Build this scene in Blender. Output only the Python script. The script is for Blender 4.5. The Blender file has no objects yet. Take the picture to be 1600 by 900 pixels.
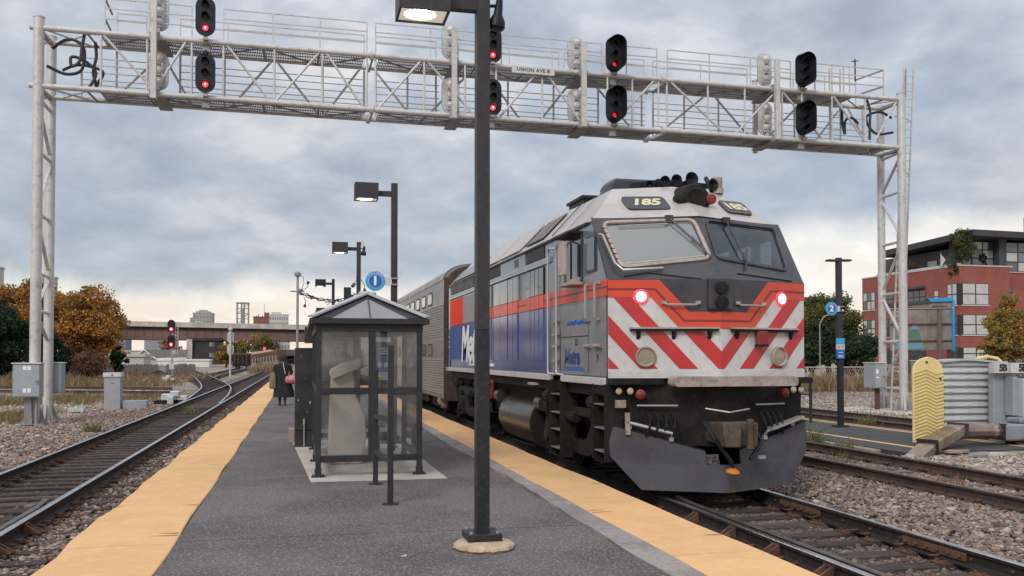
import bpy, math, random
import numpy as np
from mathutils import Vector, Matrix
random.seed(7)
R = math.radians
sc = bpy.context.scene
COL = sc.collection

# ------------------------------------------------------------------ camera
cam = bpy.data.cameras.new('camera'); co = bpy.data.objects.new('camera', cam); COL.objects.link(co)
cam.sensor_width = 36; cam.lens = 31.5; cam.shift_y = 0.047; cam.clip_start = 0.05; cam.clip_end = 6000
co.location = (0, 0, 1.78); co.rotation_euler = (R(91.3), 0, R(-13.3))
sc.camera = co
sc.view_settings.view_transform = 'Standard'; sc.view_settings.look = 'None'
sc.view_settings.exposure = 0.22; sc.view_settings.gamma = 1.0
SUN_EL, SUN_AZ = 36.0, 218.0     # azimuth measured clockwise from +Y

# ------------------------------------------------------------------ node helper
class NT:
    def __init__(s, tree): s.t = tree
    def n(s, typ, ins=None, **kw):
        nd = s.t.nodes.new(typ)
        for k, v in kw.items(): setattr(nd, k, v)
        if ins:
            for k, v in ins.items():
                sock = nd.inputs[k]
                if isinstance(v, bpy.types.NodeSocket): s.t.links.new(v, sock)
                else: sock.default_value = v
        return nd
    def m(s, op, a, b=0.0, c=0.0, clamp=False):
        nd = s.t.nodes.new('ShaderNodeMath'); nd.operation = op; nd.use_clamp = clamp
        for i, v in enumerate((a, b, c)):
            if isinstance(v, bpy.types.NodeSocket): s.t.links.new(v, nd.inputs[i])
            else: nd.inputs[i].default_value = v
        return nd.outputs[0]
    def ss(s, x, lo, hi, a=0.0, b=1.0):
        nd = s.n('ShaderNodeMapRange', {'From Min': lo, 'From Max': hi, 'To Min': a, 'To Max': b, 'Value': x}, interpolation_type='SMOOTHSTEP')
        return nd.outputs[0]
    def noise(s, vec, scale, detail=4.0, rough=.55, dist=0.0):
        return s.n('ShaderNodeTexNoise', {'Vector': vec, 'Scale': scale, 'Detail': detail, 'Roughness': rough, 'Distortion': dist})
    def mix(s, f, a, b, typ='MIX'):
        nd = s.t.nodes.new('ShaderNodeMix'); nd.data_type = 'RGBA'; nd.blend_type = typ; nd.clamp_factor = True
        for i, v in ((0, f), (6, a), (7, b)):
            if isinstance(v, bpy.types.NodeSocket): s.t.links.new(v, nd.inputs[i])
            elif i == 0: nd.inputs[0].default_value = v
            else: nd.inputs[i].default_value = (*v, 1) if len(v) == 3 else v
        return nd.outputs[2]
    def ramp(s, f, stops):
        nd = s.n('ShaderNodeValToRGB', {'Fac': f}); el = nd.color_ramp.elements
        while len(el) < len(stops): el.new(.5)
        for e, (p, c) in zip(el, stops): e.position = p; e.color = (*c, 1)
        return nd.outputs[0]

# ------------------------------------------------------------------ sky
w = bpy.data.worlds.new("World"); sc.world = w; w.use_nodes = True
t = NT(w.node_tree); w.node_tree.nodes.clear()
sky = t.n('ShaderNodeTexSky', sky_type='NISHITA', sun_disc=False, sun_elevation=R(SUN_EL), sun_rotation=R(SUN_AZ))
bg1 = t.n('ShaderNodeBackground', {'Color': sky.outputs[0], 'Strength': 0.10})
tc = t.n('ShaderNodeTexCoord').outputs['Generated']
sp = t.n('ShaderNodeSeparateXYZ', {0: tc})
zc = t.m('MAXIMUM', sp.outputs[2], 0.0)
den = t.m('ADD', zc, 0.26)
px_ = t.m('DIVIDE', sp.outputs[0], den); py_ = t.m('DIVIDE', sp.outputs[1], den)
cp = t.n('ShaderNodeCombineXYZ', {0: px_, 1: py_, 2: 0.0}).outputs[0]
cps = t.n('ShaderNodeMapping', {'Vector': cp, 'Rotation': (0, 0, R(25)), 'Scale': (1.0, .9, 1)}).outputs[0]
n1 = t.noise(cps, 1.7, 8, .55, .25).outputs[0]
n2 = t.noise(cps, 5.2, 8, .56, .2).outputs[0]
n3 = t.noise(tc, 7.0, 6, .6, .3).outputs[0]
n4 = t.noise(cps, 0.35, 3, .5, .3).outputs[0]
body = t.m('ADD', t.m('MULTIPLY', n1, .46), t.m('MULTIPLY', n2, .54))
cloud = t.ramp(body, [(.38, (.385, .43, .50)), (.455, (.485, .53, .595)), (.53, (.605, .635, .685)), (.60, (.76, .765, .79))])
# broad brightening overhead, and the darker blue-grey bank low over the far city
elev = sp.outputs[2]
dark = t.m('MULTIPLY', t.ss(t.m('ADD', elev, t.m('MULTIPLY', t.m('SUBTRACT', n3, .5), .12)), .36, .10), t.ss(n4, .30, .55, .55, 1.0))
cloud2 = t.mix(t.m('MULTIPLY', dark, .55), cloud, (.335, .395, .475))
# bright break under the cloud base
side = t.ss(sp.outputs[0], .26, .52)
thr = t.m('ADD', .082, t.m('MULTIPLY', side, .058))
edge = t.m('ADD', t.m('SUBTRACT', elev, thr), t.m('MULTIPLY', t.m('SUBTRACT', n3, .5), .085))
edge = t.m('ADD', edge, t.m('MULTIPLY', t.m('SUBTRACT', n2, .5), .03))
brk = t.ss(edge, .016, -.022)
warm = t.mix(t.ss(elev, .0, .11), (.96, .80, .66), (.90, .86, .80))
warm = t.mix(t.m('MULTIPLY', t.ss(n2, .40, .60), .6), warm, (1.04, 1.0, .94))
cloud3 = t.mix(brk, cloud2, warm)
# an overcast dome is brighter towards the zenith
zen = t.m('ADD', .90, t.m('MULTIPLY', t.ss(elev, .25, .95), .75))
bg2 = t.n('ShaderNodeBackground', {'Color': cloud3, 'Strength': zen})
gap = t.m('MULTIPLY', t.ss(n1, .60, .44), .18)
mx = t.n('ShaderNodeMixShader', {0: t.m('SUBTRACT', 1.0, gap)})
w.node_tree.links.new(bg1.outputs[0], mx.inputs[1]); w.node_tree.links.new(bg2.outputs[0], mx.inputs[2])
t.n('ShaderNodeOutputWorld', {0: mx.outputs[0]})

sun = bpy.data.lights.new('sun', 'SUN'); so = bpy.data.objects.new('sun', sun); COL.objects.link(so)
sun.energy = 1.5; sun.angle = R(18); sun.color = (1, .95, .88)
d = Vector((math.sin(R(SUN_AZ)) * math.cos(R(SUN_EL)), math.cos(R(SUN_AZ)) * math.cos(R(SUN_EL)), math.sin(R(SUN_EL))))
so.rotation_euler = d.to_track_quat('Z', 'Y').to_euler()

# ------------------------------------------------------------------ materials
MATS = {}
def mat(name, c, rough=.6, metal=0.0, c2=None, scale=3.0, amt=.5, bump=0.0, bscale=40.0, rnd=0.0, coat=0.0, spec=.5, detail=5, emit=None, lo=.40, hi=.62, c3=None, s3=30.0, a3=.5, stretch=None):
    """principled with a two-scale procedural colour variation, optional relief, per-object variation"""
    m = bpy.data.materials.new(name); m.use_nodes = True; T = NT(m.node_tree)
    b = m.node_tree.nodes['Principled BSDF']
    o = T.n('ShaderNodeTexCoord').outputs['Object']
    oi = T.n('ShaderNodeObjectInfo')
    o = T.n('ShaderNodeVectorMath', {0: o, 1: T.n('ShaderNodeVectorMath', {0: oi.outputs['Random'], 1: (13.1, 7.7, 3.3)}, operation='MULTIPLY').outputs[0]}, operation='ADD').outputs[0] if rnd else o
    if stretch: o = T.n('ShaderNodeMapping', {'Vector': o, 'Scale': stretch}).outputs[0]
    col = c
    if c2:
        f = T.ss(T.noise(o, scale, detail, .6, .2).outputs[0], lo, hi)
        col = T.mix(T.m('MULTIPLY', f, amt), c, c2)
    if c3:
        f = T.ss(T.noise(o, s3, 3, .6).outputs[0], .52, .66)
        col = T.mix(T.m('MULTIPLY', f, a3), col, c3)
    if rnd:
        v = T.m('ADD', 1 - rnd, T.m('MULTIPLY', oi.outputs['Random'], 2 * rnd))
        hs = T.n('ShaderNodeHueSaturation', {'Value': v})
        if isinstance(col, bpy.types.NodeSocket): m.node_tree.links.new(col, hs.inputs['Color'])
        else: hs.inputs['Color'].default_value = (*col, 1)
        col = hs.outputs[0]
    if isinstance(col, bpy.types.NodeSocket): m.node_tree.links.new(col, b.inputs['Base Color'])
    else: b.inputs['Base Color'].default_value = (*col, 1)
    rn = T.noise(o, scale * 2.3, 3, .5).outputs[0]
    m.node_tree.links.new(T.m('ADD', rough - .08, T.m('MULTIPLY', rn, .16), clamp=True), b.inputs['Roughness'])
    b.inputs['Metallic'].default_value = metal
    b.inputs['Specular IOR Level'].default_value = spec
    b.inputs['Coat Weight'].default_value = coat; b.inputs['Coat Roughness'].default_value = .12
    if bump:
        bn = T.noise(o, bscale, 5, .6).outputs[0]
        bp = T.n('ShaderNodeBump', {'Strength': 1.0, 'Distance': bump, 'Height': bn})
        m.node_tree.links.new(bp.outputs[0], b.inputs['Normal'])
    if emit:
        b.inputs['Emission Color'].default_value = (*emit[0], 1); b.inputs['Emission Strength'].default_value = emit[1]
    MATS[name] = m; return m
def attr_mat(name, rough=.9, attr='Col', trans=0.0, bump=0.0):
    m = bpy.data.materials.new(name); m.use_nodes = True; T = NT(m.node_tree); b = m.node_tree.nodes['Principled BSDF']
    a = T.n('ShaderNodeAttribute', attribute_name=attr).outputs['Color']
    m.node_tree.links.new(a, b.inputs['Base Color']); b.inputs['Roughness'].default_value = rough
    b.inputs['Specular IOR Level'].default_value = .3
    if bump:
        bn = T.noise(T.n('ShaderNodeTexCoord').outputs['Object'], 60, 4, .6).outputs[0]
        m.node_tree.links.new(T.n('ShaderNodeBump', {'Strength': 1.0, 'Distance': bump, 'Height': bn}).outputs[0], b.inputs['Normal'])
    if trans:
        tr = T.n('ShaderNodeBsdfTranslucent', {'Color': a}); mxx = T.n('ShaderNodeMixShader', {0: trans})
        out = m.node_tree.nodes['Material Output']
        m.node_tree.links.new(b.outputs[0], mxx.inputs[1]); m.node_tree.links.new(tr.outputs[0], mxx.inputs[2]); m.node_tree.links.new(mxx.outputs[0], out.inputs[0])
    MATS[name] = m; return m
def glass(name, tint=(1, 1, 1), milk=.06, milkc=(.6, .6, .6), rough=.03):
    """thin architectural pane: transparent with fresnel reflection and a little dirt"""
    m = bpy.data.materials.new(name); m.use_nodes = True; T = NT(m.node_tree); m.node_tree.nodes.clear()
    bf = T.n('ShaderNodeNewGeometry').outputs['Backfacing']
    fr = T.n('ShaderNodeFresnel', {'IOR': T.m('SUBTRACT', 1.5, T.m('MULTIPLY', bf, .8333))}).outputs[0]
    tr = T.n('ShaderNodeBsdfTransparent', {'Color': (*tint, 1)}).outputs[0]
    gl = T.n('ShaderNodeBsdfGlossy', {'Roughness': rough}).outputs[0]
    df = T.n('ShaderNodeBsdfDiffuse', {'Color': (*milkc, 1)}).outputs[0]
    nz = T.ss(T.noise(T.n('ShaderNodeTexCoord').outputs['Object'], 2.2, 5, .6, .5).outputs[0], .35, .7, milk * .4, milk * 1.6)
    a = T.n('ShaderNodeMixShader', {0: nz, 1: tr, 2: df}).outputs[0]
    bb = T.n('ShaderNodeMixShader', {0: T.m('MULTIPLY', fr, 1.1, clamp=True), 1: a, 2: gl}).outputs[0]
    T.n('ShaderNodeOutputMaterial', {0: bb})
    MATS[name] = m; return m

mat('asphalt', (.126, .109, .104), .92, 0, (.070, .064, .063), .8, .85, .004, 130, c3=(.46, .41, .39), s3=44, a3=.50, detail=9)
mat('asphalt_dark', (.045, .045, .049), .9, 0, (.07, .07, .073), 1.5, .6, .002, 120, c3=(.12, .12, .12), s3=70, a3=.3)
mat('tactile', (.74, .44, .20), .85, 0, (.64, .37, .165), 1.8, .55, .0016, 150, rnd=.05, c3=(.80, .52, .27), s3=9, a3=.4, detail=9)
mat('tactile_pole', (.78, .62, .27), .7, 0, (.68, .53, .22), 2.5, .6, .0015, 60)
mat('concrete', (.50, .46, .41), .9, 0, (.36, .33, .30), 1.6, .6, .003, 50, c3=(.28, .25, .22), s3=24, a3=.3)
mat('concrete_old', (.33, .29, .27), .95, 0, (.20, .18, .17), 1.8, .7, .008, 30, c3=(.12, .10, .09), s3=20, a3=.4)
mat('kerb_stone', (.34, .27, .215), .92, 0, (.22, .17, .14), 2, .6, .006, 30)
mat('ground_gravel', (.36, .315, .28), .98, 0, (.24, .20, .175), .55, .7, .02, 14, c3=(.52, .48, .43), s3=6, a3=.5, detail=9)
mat('bed', (.150, .112, .092), .98, 0, (.085, .064, .054), 2.2, .8, .03, 18, c3=(.25, .21, .19), s3=22, a3=.6, detail=9)
mat('rail_side', (.105, .072, .058), .8, .3, (.055, .042, .038), 3, .8, .002, 50, c3=(.17, .095, .06), s3=14, a3=.5)
mat('rail_side_dark', (.040, .032, .030), .72, .4, (.035, .030, .030), 3, .8, .002, 50, c3=(.12, .072, .05), s3=14, a3=.4)
mat('rail_head', (.58, .59, .60), .27, 1.0, (.38, .37, .36), 5, .6)
mat('rail_head_dull', (.20, .17, .155), .5, .9, (.12, .09, .08), 5, .7)
mat('tie', (.060, .043, .036), .93, 0, (.028, .022, .020), 3.5, .8, .010, 20, rnd=.28, c3=(.16, .12, .10), s3=14, a3=.55, stretch=(.5, 3.5, 3))
mat('tie_light', (.22, .18, .155), .95, 0, (.12, .09, .075), 4, .8, .010, 20, rnd=.28, c3=(.09, .065, .055), s3=14, a3=.6, stretch=(.5, 3.5, 3))
mat('rust', (.15, .075, .045), .9, .2, (.075, .045, .035), 9, .8, .002, 60, c3=(.25, .12, .06), s3=30, a3=.5)
mat('galv', (.58, .565, .55), .52, .15, (.48, .47, .455), 1.4, .6, .0006, 30, c3=(.36, .30, .25), s3=6, a3=.5, detail=8)
mat('galv_dark', (.33, .32, .32), .6, .3, (.24, .235, .235), 2, .6)
mat('grating', (.34, .33, .33), .7, .3, (.25, .24, .24), 3, .6, .003, 60)
mat('cabinet', (.36, .385, .40), .5, .15, (.30, .32, .335), 1.5, .7, .0004, 20, c3=(.25, .25, .25), s3=8, a3=.3)
mat('cabinet_lid', (.66, .65, .62), .55, .1, (.5, .49, .47), 4, .6)
mat('corrugated', (.52, .53, .54), .5, .15, (.44, .45, .46), 1.8, .6, .001, 18)
mat('black_paint', (.026, .028, .031), .42, 0, (.045, .046, .049), 2.5, .6, .0004, 40, c3=(.075, .072, .07), s3=11, a3=.25, spec=.35)
mat('pole_paint', (.042, .039, .041), .48, 0, (.032, .030, .032), 3, .6, .0003, 60, c3=(.08, .076, .078), s3=26, a3=.3, spec=.35)
mat('pole_paint_new', (.019, .021, .023), .42, 0, (.026, .027, .029), 3, .6, .0003, 60, c3=(.07, .07, .07), s3=22, a3=.3, spec=.35)
mat('signal_black', (.013, .014, .018), .5, 0, (.02, .022, .026), 3, .5, spec=.3)
mat('cable', (.035, .034, .036), .6)
mat('footing_tan', (.56, .41, .28), .95, 0, (.42, .30, .20), 7, .8, .006, 40, c3=(.25, .18, .13), s3=20, a3=.5)
mat('roof_metal', (.27, .262, .27), .55, .15, (.22, .215, .22), 2, .6, .0005, 30)
mat('beige_plastic', (.50, .44, .38), .55, 0, (.42, .37, .32), 2, .6)
mat('white_paint', (.74, .73, .70), .5, 0, (.60, .58, .55), 3, .6)
mat('sign_blue', (.020, .13, .46), .4, 0, (.018, .11, .40), 3, .5)
mat('sign_cyan', (.055, .36, .68), .4, 0, (.05, .32, .62), 3, .5)
mat('sign_white', (.82, .82, .82), .45)
mat('sign_grey', (.60, .59, .57), .55, 0, (.48, .47, .45), 3, .6)
mat('ink', (.03, .03, .035), .6)
mat('coat', (.012, .012, .014), .9, 0, (.02, .02, .022), 6, .6, .004, 40)
mat('hat_cloth', (.040, .030, .028), .95, 0, (.06, .045, .04), 8, .6, .004, 60)
mat('trousers', (.050, .052, .056), .9, 0, (.035, .036, .04), 6, .6)
mat('skin', (.20, .11, .075), .6)
mat('bag_olive', (.19, .165, .10), .8, 0, (.13, .115, .07), 6, .6, .003, 30)
mat('bag_pink', (.42, .13, .175), .6, 0, (.60, .30, .34), 8, .8, .01, 14)
mat('lamp_glow', (.9, .85, .7), .4, emit=((1, .90, .70), 9.0))
mat('chrome_dim', (.60, .58, .55), .2, .7)
mat('lamp_glass', (.55, .54, .48), .3, emit=((1, .92, .74), .35))
mat('reflector', (.75, .73, .66), .25, .8)
mat('red_glow', (.9, .04, .05), .3, emit=((1, .03, .045), 3.0))
mat('red_dim', (.6, .02, .03), .3, emit=((1, .02, .05), .9))
mat('red_glow_core', (.9, .3, .3), .3, emit=((1, .40, .36), 6.0))
mat('head_glow', (1, .95, .93), .3, emit=((1, .93, .92), 4.0))
mat('head_glow_rim', (.9, .05, .08), .3, emit=((1, .05, .09), .9))
glass('pane', (.93, .935, .94), .07, (.50, .48, .46))
glass('lens', (.86, .84, .80), .06, (.5, .48, .42))

# ------------------------------------------------------------------ mesh builder
def axes(dirv, up=None):
    z = Vector(dirv).normalized()
    u = Vector(up) if up else (Vector((0, 0, 1)) if abs(z.z) < .95 else Vector((0, 1, 0)))
    x = u.cross(z).normalized(); y = z.cross(x)
    return x, y, z
class MB:
    def __init__(s): s.v = []; s.f = []; s.m = []; s.sm = []; s.cur = 0
    def add(s, vs, fs, smooth=False, mi=None):
        o = len(s.v); s.v += [tuple(v) for v in vs]
        for f in fs: s.f.append(tuple(i + o for i in f)); s.m.append(s.cur if mi is None else mi); s.sm.append(smooth)
        return s
    def box(s, c, d, rz=0.0, rot=None, mi=None):
        hx, hy, hz = d[0] / 2, d[1] / 2, d[2] / 2
        vs = [Vector((x * hx, y * hy, z * hz)) for z in (-1, 1) for y in (-1, 1) for x in (-1, 1)]
        M = rot if rot is not None else Matrix.Rotation(rz, 3, 'Z')
        c = Vector(c); vs = [c + M @ v for v in vs]
        return s.add(vs, [(0, 2, 3, 1), (4, 5, 7, 6), (0, 1, 5, 4), (2, 6, 7, 3), (0, 4, 6, 2), (1, 3, 7, 5)], mi=mi)
    def bb(s, a, b, mi=None):
        return s.box([(a[i] + b[i]) / 2 for i in range(3)], [abs(b[i] - a[i]) for i in range(3)], mi=mi)
    def bar(s, p, q, w_, h=None, up=None, mi=None):
        h = h or w_; p = Vector(p); q = Vector(q); x, y, z = axes(q - p, up)
        vs = [e + x * a * w_ / 2 + y * b * h / 2 for e in (p, q) for a, b in ((-1, -1), (1, -1), (1, 1), (-1, 1))]
        return s.add(vs, [(3, 2, 1, 0), (4, 5, 6, 7), (0, 1, 5, 4), (1, 2, 6, 5), (2, 3, 7, 6), (3, 0, 4, 7)], mi=mi)
    def cyl(s, p, q, r, r2=None, n=10, cap=True, mi=None):
        r2 = r if r2 is None else r2; p = Vector(p); q = Vector(q); x, y, z = axes(q - p)
        vs = [e + (x * math.cos(2 * math.pi * k / n) + y * math.sin(2 * math.pi * k / n)) * rr for e, rr in ((p, r), (q, r2)) for k in range(n)]
        s.add(vs, [(k, (k + 1) % n, n + (k + 1) % n, n + k) for k in range(n)], True, mi)
        if cap:
            o = len(s.v) - 2 * n
            s.f += [tuple(o + k for k in reversed(range(n))), tuple(o + n + k for k in range(n))]; s.m += [s.cur if mi is None else mi] * 2; s.sm += [False] * 2
        return s
    def tube(s, pts, r, n=6, mi=None, cap=True):
        pts = [Vector(p) for p in pts]; rs = r if isinstance(r, (list, tuple)) else [r] * len(pts)
        vs = []; px = None
        for i, p in enumerate(pts):
            d_ = (pts[min(i + 1, len(pts) - 1)] - pts[max(i - 1, 0)])
            if d_.length < 1e-9: d_ = Vector((0, 0, 1))
            d_.normalize()
            if px is None: x, y, _ = axes(d_)
            else:
                x = (px - d_ * px.dot(d_)).normalized(); y = d_.cross(x)
            px = x
            vs += [p + (x * math.cos(2 * math.pi * k / n) + y * math.sin(2 * math.pi * k / n)) * rs[i] for k in range(n)]
        fs = [(i * n + k, i * n + (k + 1) % n, (i + 1) * n + (k + 1) % n, (i + 1) * n + k) for i in range(len(pts) - 1) for k in range(n)]
        s.add(vs, fs, True, mi)
        if cap: s.add([], [])
        if cap:
            o = len(s.v) - len(vs)
            s.f += [tuple(o + k for k in reversed(range(n))), tuple(o + len(vs) - n + k for k in range(n))]; s.m += [s.cur if mi is None else mi] * 2; s.sm += [False] * 2
        return s
    def prism(s, poly, ext, mi=None, smooth=False):
        """planar polygon (3-D points) swept by vector ext"""
        P = [Vector(p) for p in poly]; e = Vector(ext); n = len(P)
        s.add(P + [p + e for p in P], [tuple(reversed(range(n))), tuple(range(n, 2 * n))], mi=mi)
        o = len(s.v) - 2 * n
        for k in range(n):
            s.f.append((o + k, o + (k + 1) % n, o + n + (k + 1) % n, o + n + k)); s.m.append(s.cur if mi is None else mi); s.sm.append(smooth)
        return s
    def loft(s, rings, cap=True, smooth=True, mi=None):
        n = len(rings[0]); vs = [p for r_ in rings for p in r_]
        fs = [(i * n + k, i * n + (k + 1) % n, (i + 1) * n + (k + 1) % n, (i + 1) * n + k) for i in range(len(rings) - 1) for k in range(n)]
        if cap: fs += [tuple(reversed(range(n))), tuple(range(len(vs) - n, len(vs)))]
        return s.add(vs, fs, smooth, mi)
    def lathe(s, c, prof, n=16, axis=(0, 0, 1), mi=None):
        c = Vector(c); x, y, z = axes(axis)
        rings = [[c + z * h + (x * math.cos(2 * math.pi * k / n) + y * math.sin(2 * math.pi * k / n)) * max(r, 1e-4) for k in range(n)] for r, h in prof]
        return s.loft(rings, True, True, mi)
    def build(s, name, mats, parent=None, label=None, cat=None, group=None, kind=None, bevel=0.0, local=False, seg=1, angle=35):
        me = bpy.data.meshes.new(name)
        off = Vector((0, 0, 0)) if (parent is None or local) else OFF[parent.name]
        me.from_pydata([(v[0] - off.x, v[1] - off.y, v[2] - off.z) for v in s.v], [], s.f)
        ml = mats if isinstance(mats, (list, tuple)) else [mats]
        for m_ in ml: me.materials.append(MATS[m_])
        me.polygons.foreach_set('material_index', s.m); me.polygons.foreach_set('use_smooth', s.sm)
        me.update()
        if any(s.sm): me.set_sharp_from_angle(angle=R(angle))
        o = bpy.data.objects.new(name, me); COL.objects.link(o)
        if parent is not None: o.parent = parent
        OFF[o.name] = Vector((0, 0, 0)) if local else Vector(off)
        tag(o, label, cat, group, kind)
        if bevel:
            md = o.modifiers.new('edges', 'BEVEL'); md.width = bevel; md.segments = seg; md.limit_method = 'ANGLE'; md.angle_limit = R(40)
        return o
OFF = {}
def tag(o, label=None, cat=None, group=None, kind=None):
    for k, v in (('label', label), ('category', cat), ('group', group), ('kind', kind)):
        if v: o[k] = v
    return o
def thing(name, label, cat, loc=(0, 0, 0), group=None, kind=None, rz=0.0):
    o = bpy.data.objects.new(name, None); COL.objects.link(o); o.location = loc; o.rotation_euler = (0, 0, rz); o.empty_display_size = .2
    OFF[o.name] = Vector(loc)
    return tag(o, label, cat, group, kind)
def copy_tree(o, parent=None, loc=None, rz=None, label=None):
    c = o.copy(); COL.objects.link(c); c.parent = parent
    if loc is not None: c.location = loc
    if rz is not None: c.rotation_euler = (0, 0, rz)
    if label: c['label'] = label
    for ch in list(o.children): copy_tree(ch, c)
    return c
def inst(o, loc=None, rz=None, parent='same', scale=None, label=None):
    c = o.copy(); COL.objects.link(c)
    if parent != 'same': c.parent = parent
    if loc is not None: c.location = loc
    if rz is not None: c.rotation_euler = (0, 0, rz)
    if scale is not None: c.scale = scale
    if label: c['label'] = label
    return c
def textmesh(name, s_, size, origin, xd, yd, mat_, parent, depth=.004, shear=0.0, bold=0.0, align='CENTER', spacing=1.0):
    cu = bpy.data.curves.new(name, 'FONT'); cu.body = s_; cu.size = size; cu.extrude = depth / 2; cu.shear = shear; cu.offset = bold
    cu.align_x = align; cu.align_y = 'CENTER'; cu.space_character = spacing; cu.resolution_u = 3
    tmp = bpy.data.objects.new('tmp_text', cu); COL.objects.link(tmp)
    bpy.context.view_layer.update()
    me = bpy.data.meshes.new_from_object(tmp.evaluated_get(bpy.context.evaluated_depsgraph_get()))
    bpy.data.objects.remove(tmp); bpy.data.curves.remove(cu)
    x = Vector(xd).normalized(); y = Vector(yd).normalized(); z = x.cross(y)
    off = OFF[parent.name] if parent else Vector((0, 0, 0))
    M = Matrix((x, y, z)).transposed().to_4x4(); M.translation = Vector(origin) - off
    me.transform(M); me.name = name; me.materials.clear(); me.materials.append(MATS[mat_])
    o = bpy.data.objects.new(name, me); COL.objects.link(o); o.parent = parent; OFF[o.name] = Vector(off)
    return o
def clip(poly, a, b, c):
    """keep the part of a 2-D polygon where a*x+b*y<=c"""
    out = []
    for i in range(len(poly)):
        p, q = poly[i], poly[(i + 1) % len(poly)]
        dp, dq = a * p[0] + b * p[1] - c, a * q[0] + b * q[1] - c
        if dp <= 0: out.append(p)
        if (dp < 0 < dq) or (dq < 0 < dp):
            k = dp / (dp - dq); out.append((p[0] + (q[0] - p[0]) * k, p[1] + (q[1] - p[1]) * k))
    return out
def np_mesh(name, verts, faces, mats, cols=None, parent=None, smooth=False, **tags):
    """verts (N,3), faces (M,k) numpy; cols per vertex (N,3)"""
    me = bpy.data.meshes.new(name); N, M_, k = len(verts), len(faces), faces.shape[1]
    me.vertices.add(N); me.vertices.foreach_set('co', np.ascontiguousarray(verts, dtype=np.float32).ravel())
    me.loops.add(M_ * k); me.loops.foreach_set('vertex_index', faces.astype(np.int32).ravel())
    me.polygons.add(M_); me.polygons.foreach_set('loop_start', np.arange(0, M_ * k, k, dtype=np.int32))
    me.polygons.foreach_set('use_smooth', np.full(M_, smooth))
    me.update(calc_edges=True)
    if cols is not None:
        a = me.color_attributes.new('Col', 'FLOAT_COLOR', 'POINT')
        a.data.foreach_set('color', np.concatenate([cols, np.ones((N, 1))], 1).astype(np.float32).ravel())
    me.materials.append(MATS[mats]); o = bpy.data.objects.new(name, me); COL.objects.link(o)
    if parent is not None: o.parent = parent
    OFF[o.name] = Vector((0, 0, 0))
    return tag(o, **tags)
# ------------------------------------------------------------------ ground, track bed, tracks, platforms
def patch_ground():
    m = bpy.data.materials.new('ground_mix'); m.use_nodes = True; T = NT(m.node_tree); b = m.node_tree.nodes['Principled BSDF']
    o = T.n('ShaderNodeTexCoord').outputs['Object']
    big = T.noise(o, .035, 6, .6, .4).outputs[0]; mid = T.noise(o, .35, 7, .65, .3).outputs[0]; fine = T.noise(o, 9, 6, .7).outputs[0]
    grav = T.mix(T.ss(fine, .35, .65), (.22, .178, .148), (.42, .36, .305))
    grav = T.mix(T.m('MULTIPLY', T.ss(mid, .45, .62), .55), grav, (.20, .165, .14))
    gr = T.mix(T.ss(fine, .38, .62), (.12, .115, .055), (.23, .18, .105))
    msk = T.ss(T.m('ADD', T.m('MULTIPLY', big, .65), T.m('MULTIPLY', mid, .35)), .50, .56)
    m.node_tree.links.new(T.mix(T.m('MULTIPLY', msk, .8), grav, gr), b.inputs['Base Color']); b.inputs['Roughness'].default_value = .97
    b.inputs['Specular IOR Level'].default_value = .2
    m.node_tree.links.new(T.n('ShaderNodeBump', {'Strength': 1.0, 'Distance': .05, 'Height': fine}).outputs[0], b.inputs['Normal'])
    MATS['ground_mix'] = m
patch_ground()
# ground sheet: gently uneven near, flat out to the horizon
xs = np.concatenate([[-3000, -900, -300, -120], np.arange(-60, 90.1, 2.5), [140, 300, 900, 3000]]); ys = np.concatenate([[-200, -60], np.arange(-20, 140.1, 2.5), [180, 260, 400, 700, 1500, 4000]])
GX, GY = np.meshgrid(xs, ys); rg = np.random.RandomState(3)
GZ = -.30 + rg.uniform(-.03, .03, GX.shape) * (np.abs(GX) < 60)
GZ = np.where((GX > -7) & (GX < 17), -.42, GZ)
V = np.stack([GX, GY, GZ], -1).reshape(-1, 3); nx = len(xs); idx = np.arange((len(ys) - 1) * nx).reshape(len(ys) - 1, nx)[:, :-1].ravel()
F_ = np.stack([idx, idx + 1, idx + nx + 1, idx + nx], 1)
np_mesh('ground', V, F_, 'ground_mix', kind='structure', smooth=True)
# raised ballast bed under each group of tracks, with sloping shoulders
m = MB()
def bed(x0, x1, y0, y1, z, sh=.5, m=m):
    ys_ = list(np.arange(y0, min(y1, 70), 1.2)) + [y1]; rr = random.Random(5)
    cols = [x0 - sh, x0, (x0 + x1) / 2, x1, x1 + sh]; vs = []
    for y in ys_:
        for i, x in enumerate(cols): vs.append((x + rr.uniform(-.08, .08), y, (-.36 if i in (0, 4) else z + rr.uniform(-.012, .012))))
    n = 5; m.add(vs, [(a * n + k, a * n + k + 1, (a + 1) * n + k + 1, (a + 1) * n + k) for a in range(len(ys_) - 1) for k in range(4)], True)
bed(-5.6, -1.9, -4, 900, -.222); bed(3.6, 10.9, -4, 900, -.215)
m.build('track_bed', 'bed', kind='structure')
m = MB(); bed(14.0, 18.2, -4, 400, -.235, m=m); m.build('track_bed', 'bed', kind='structure')

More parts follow.
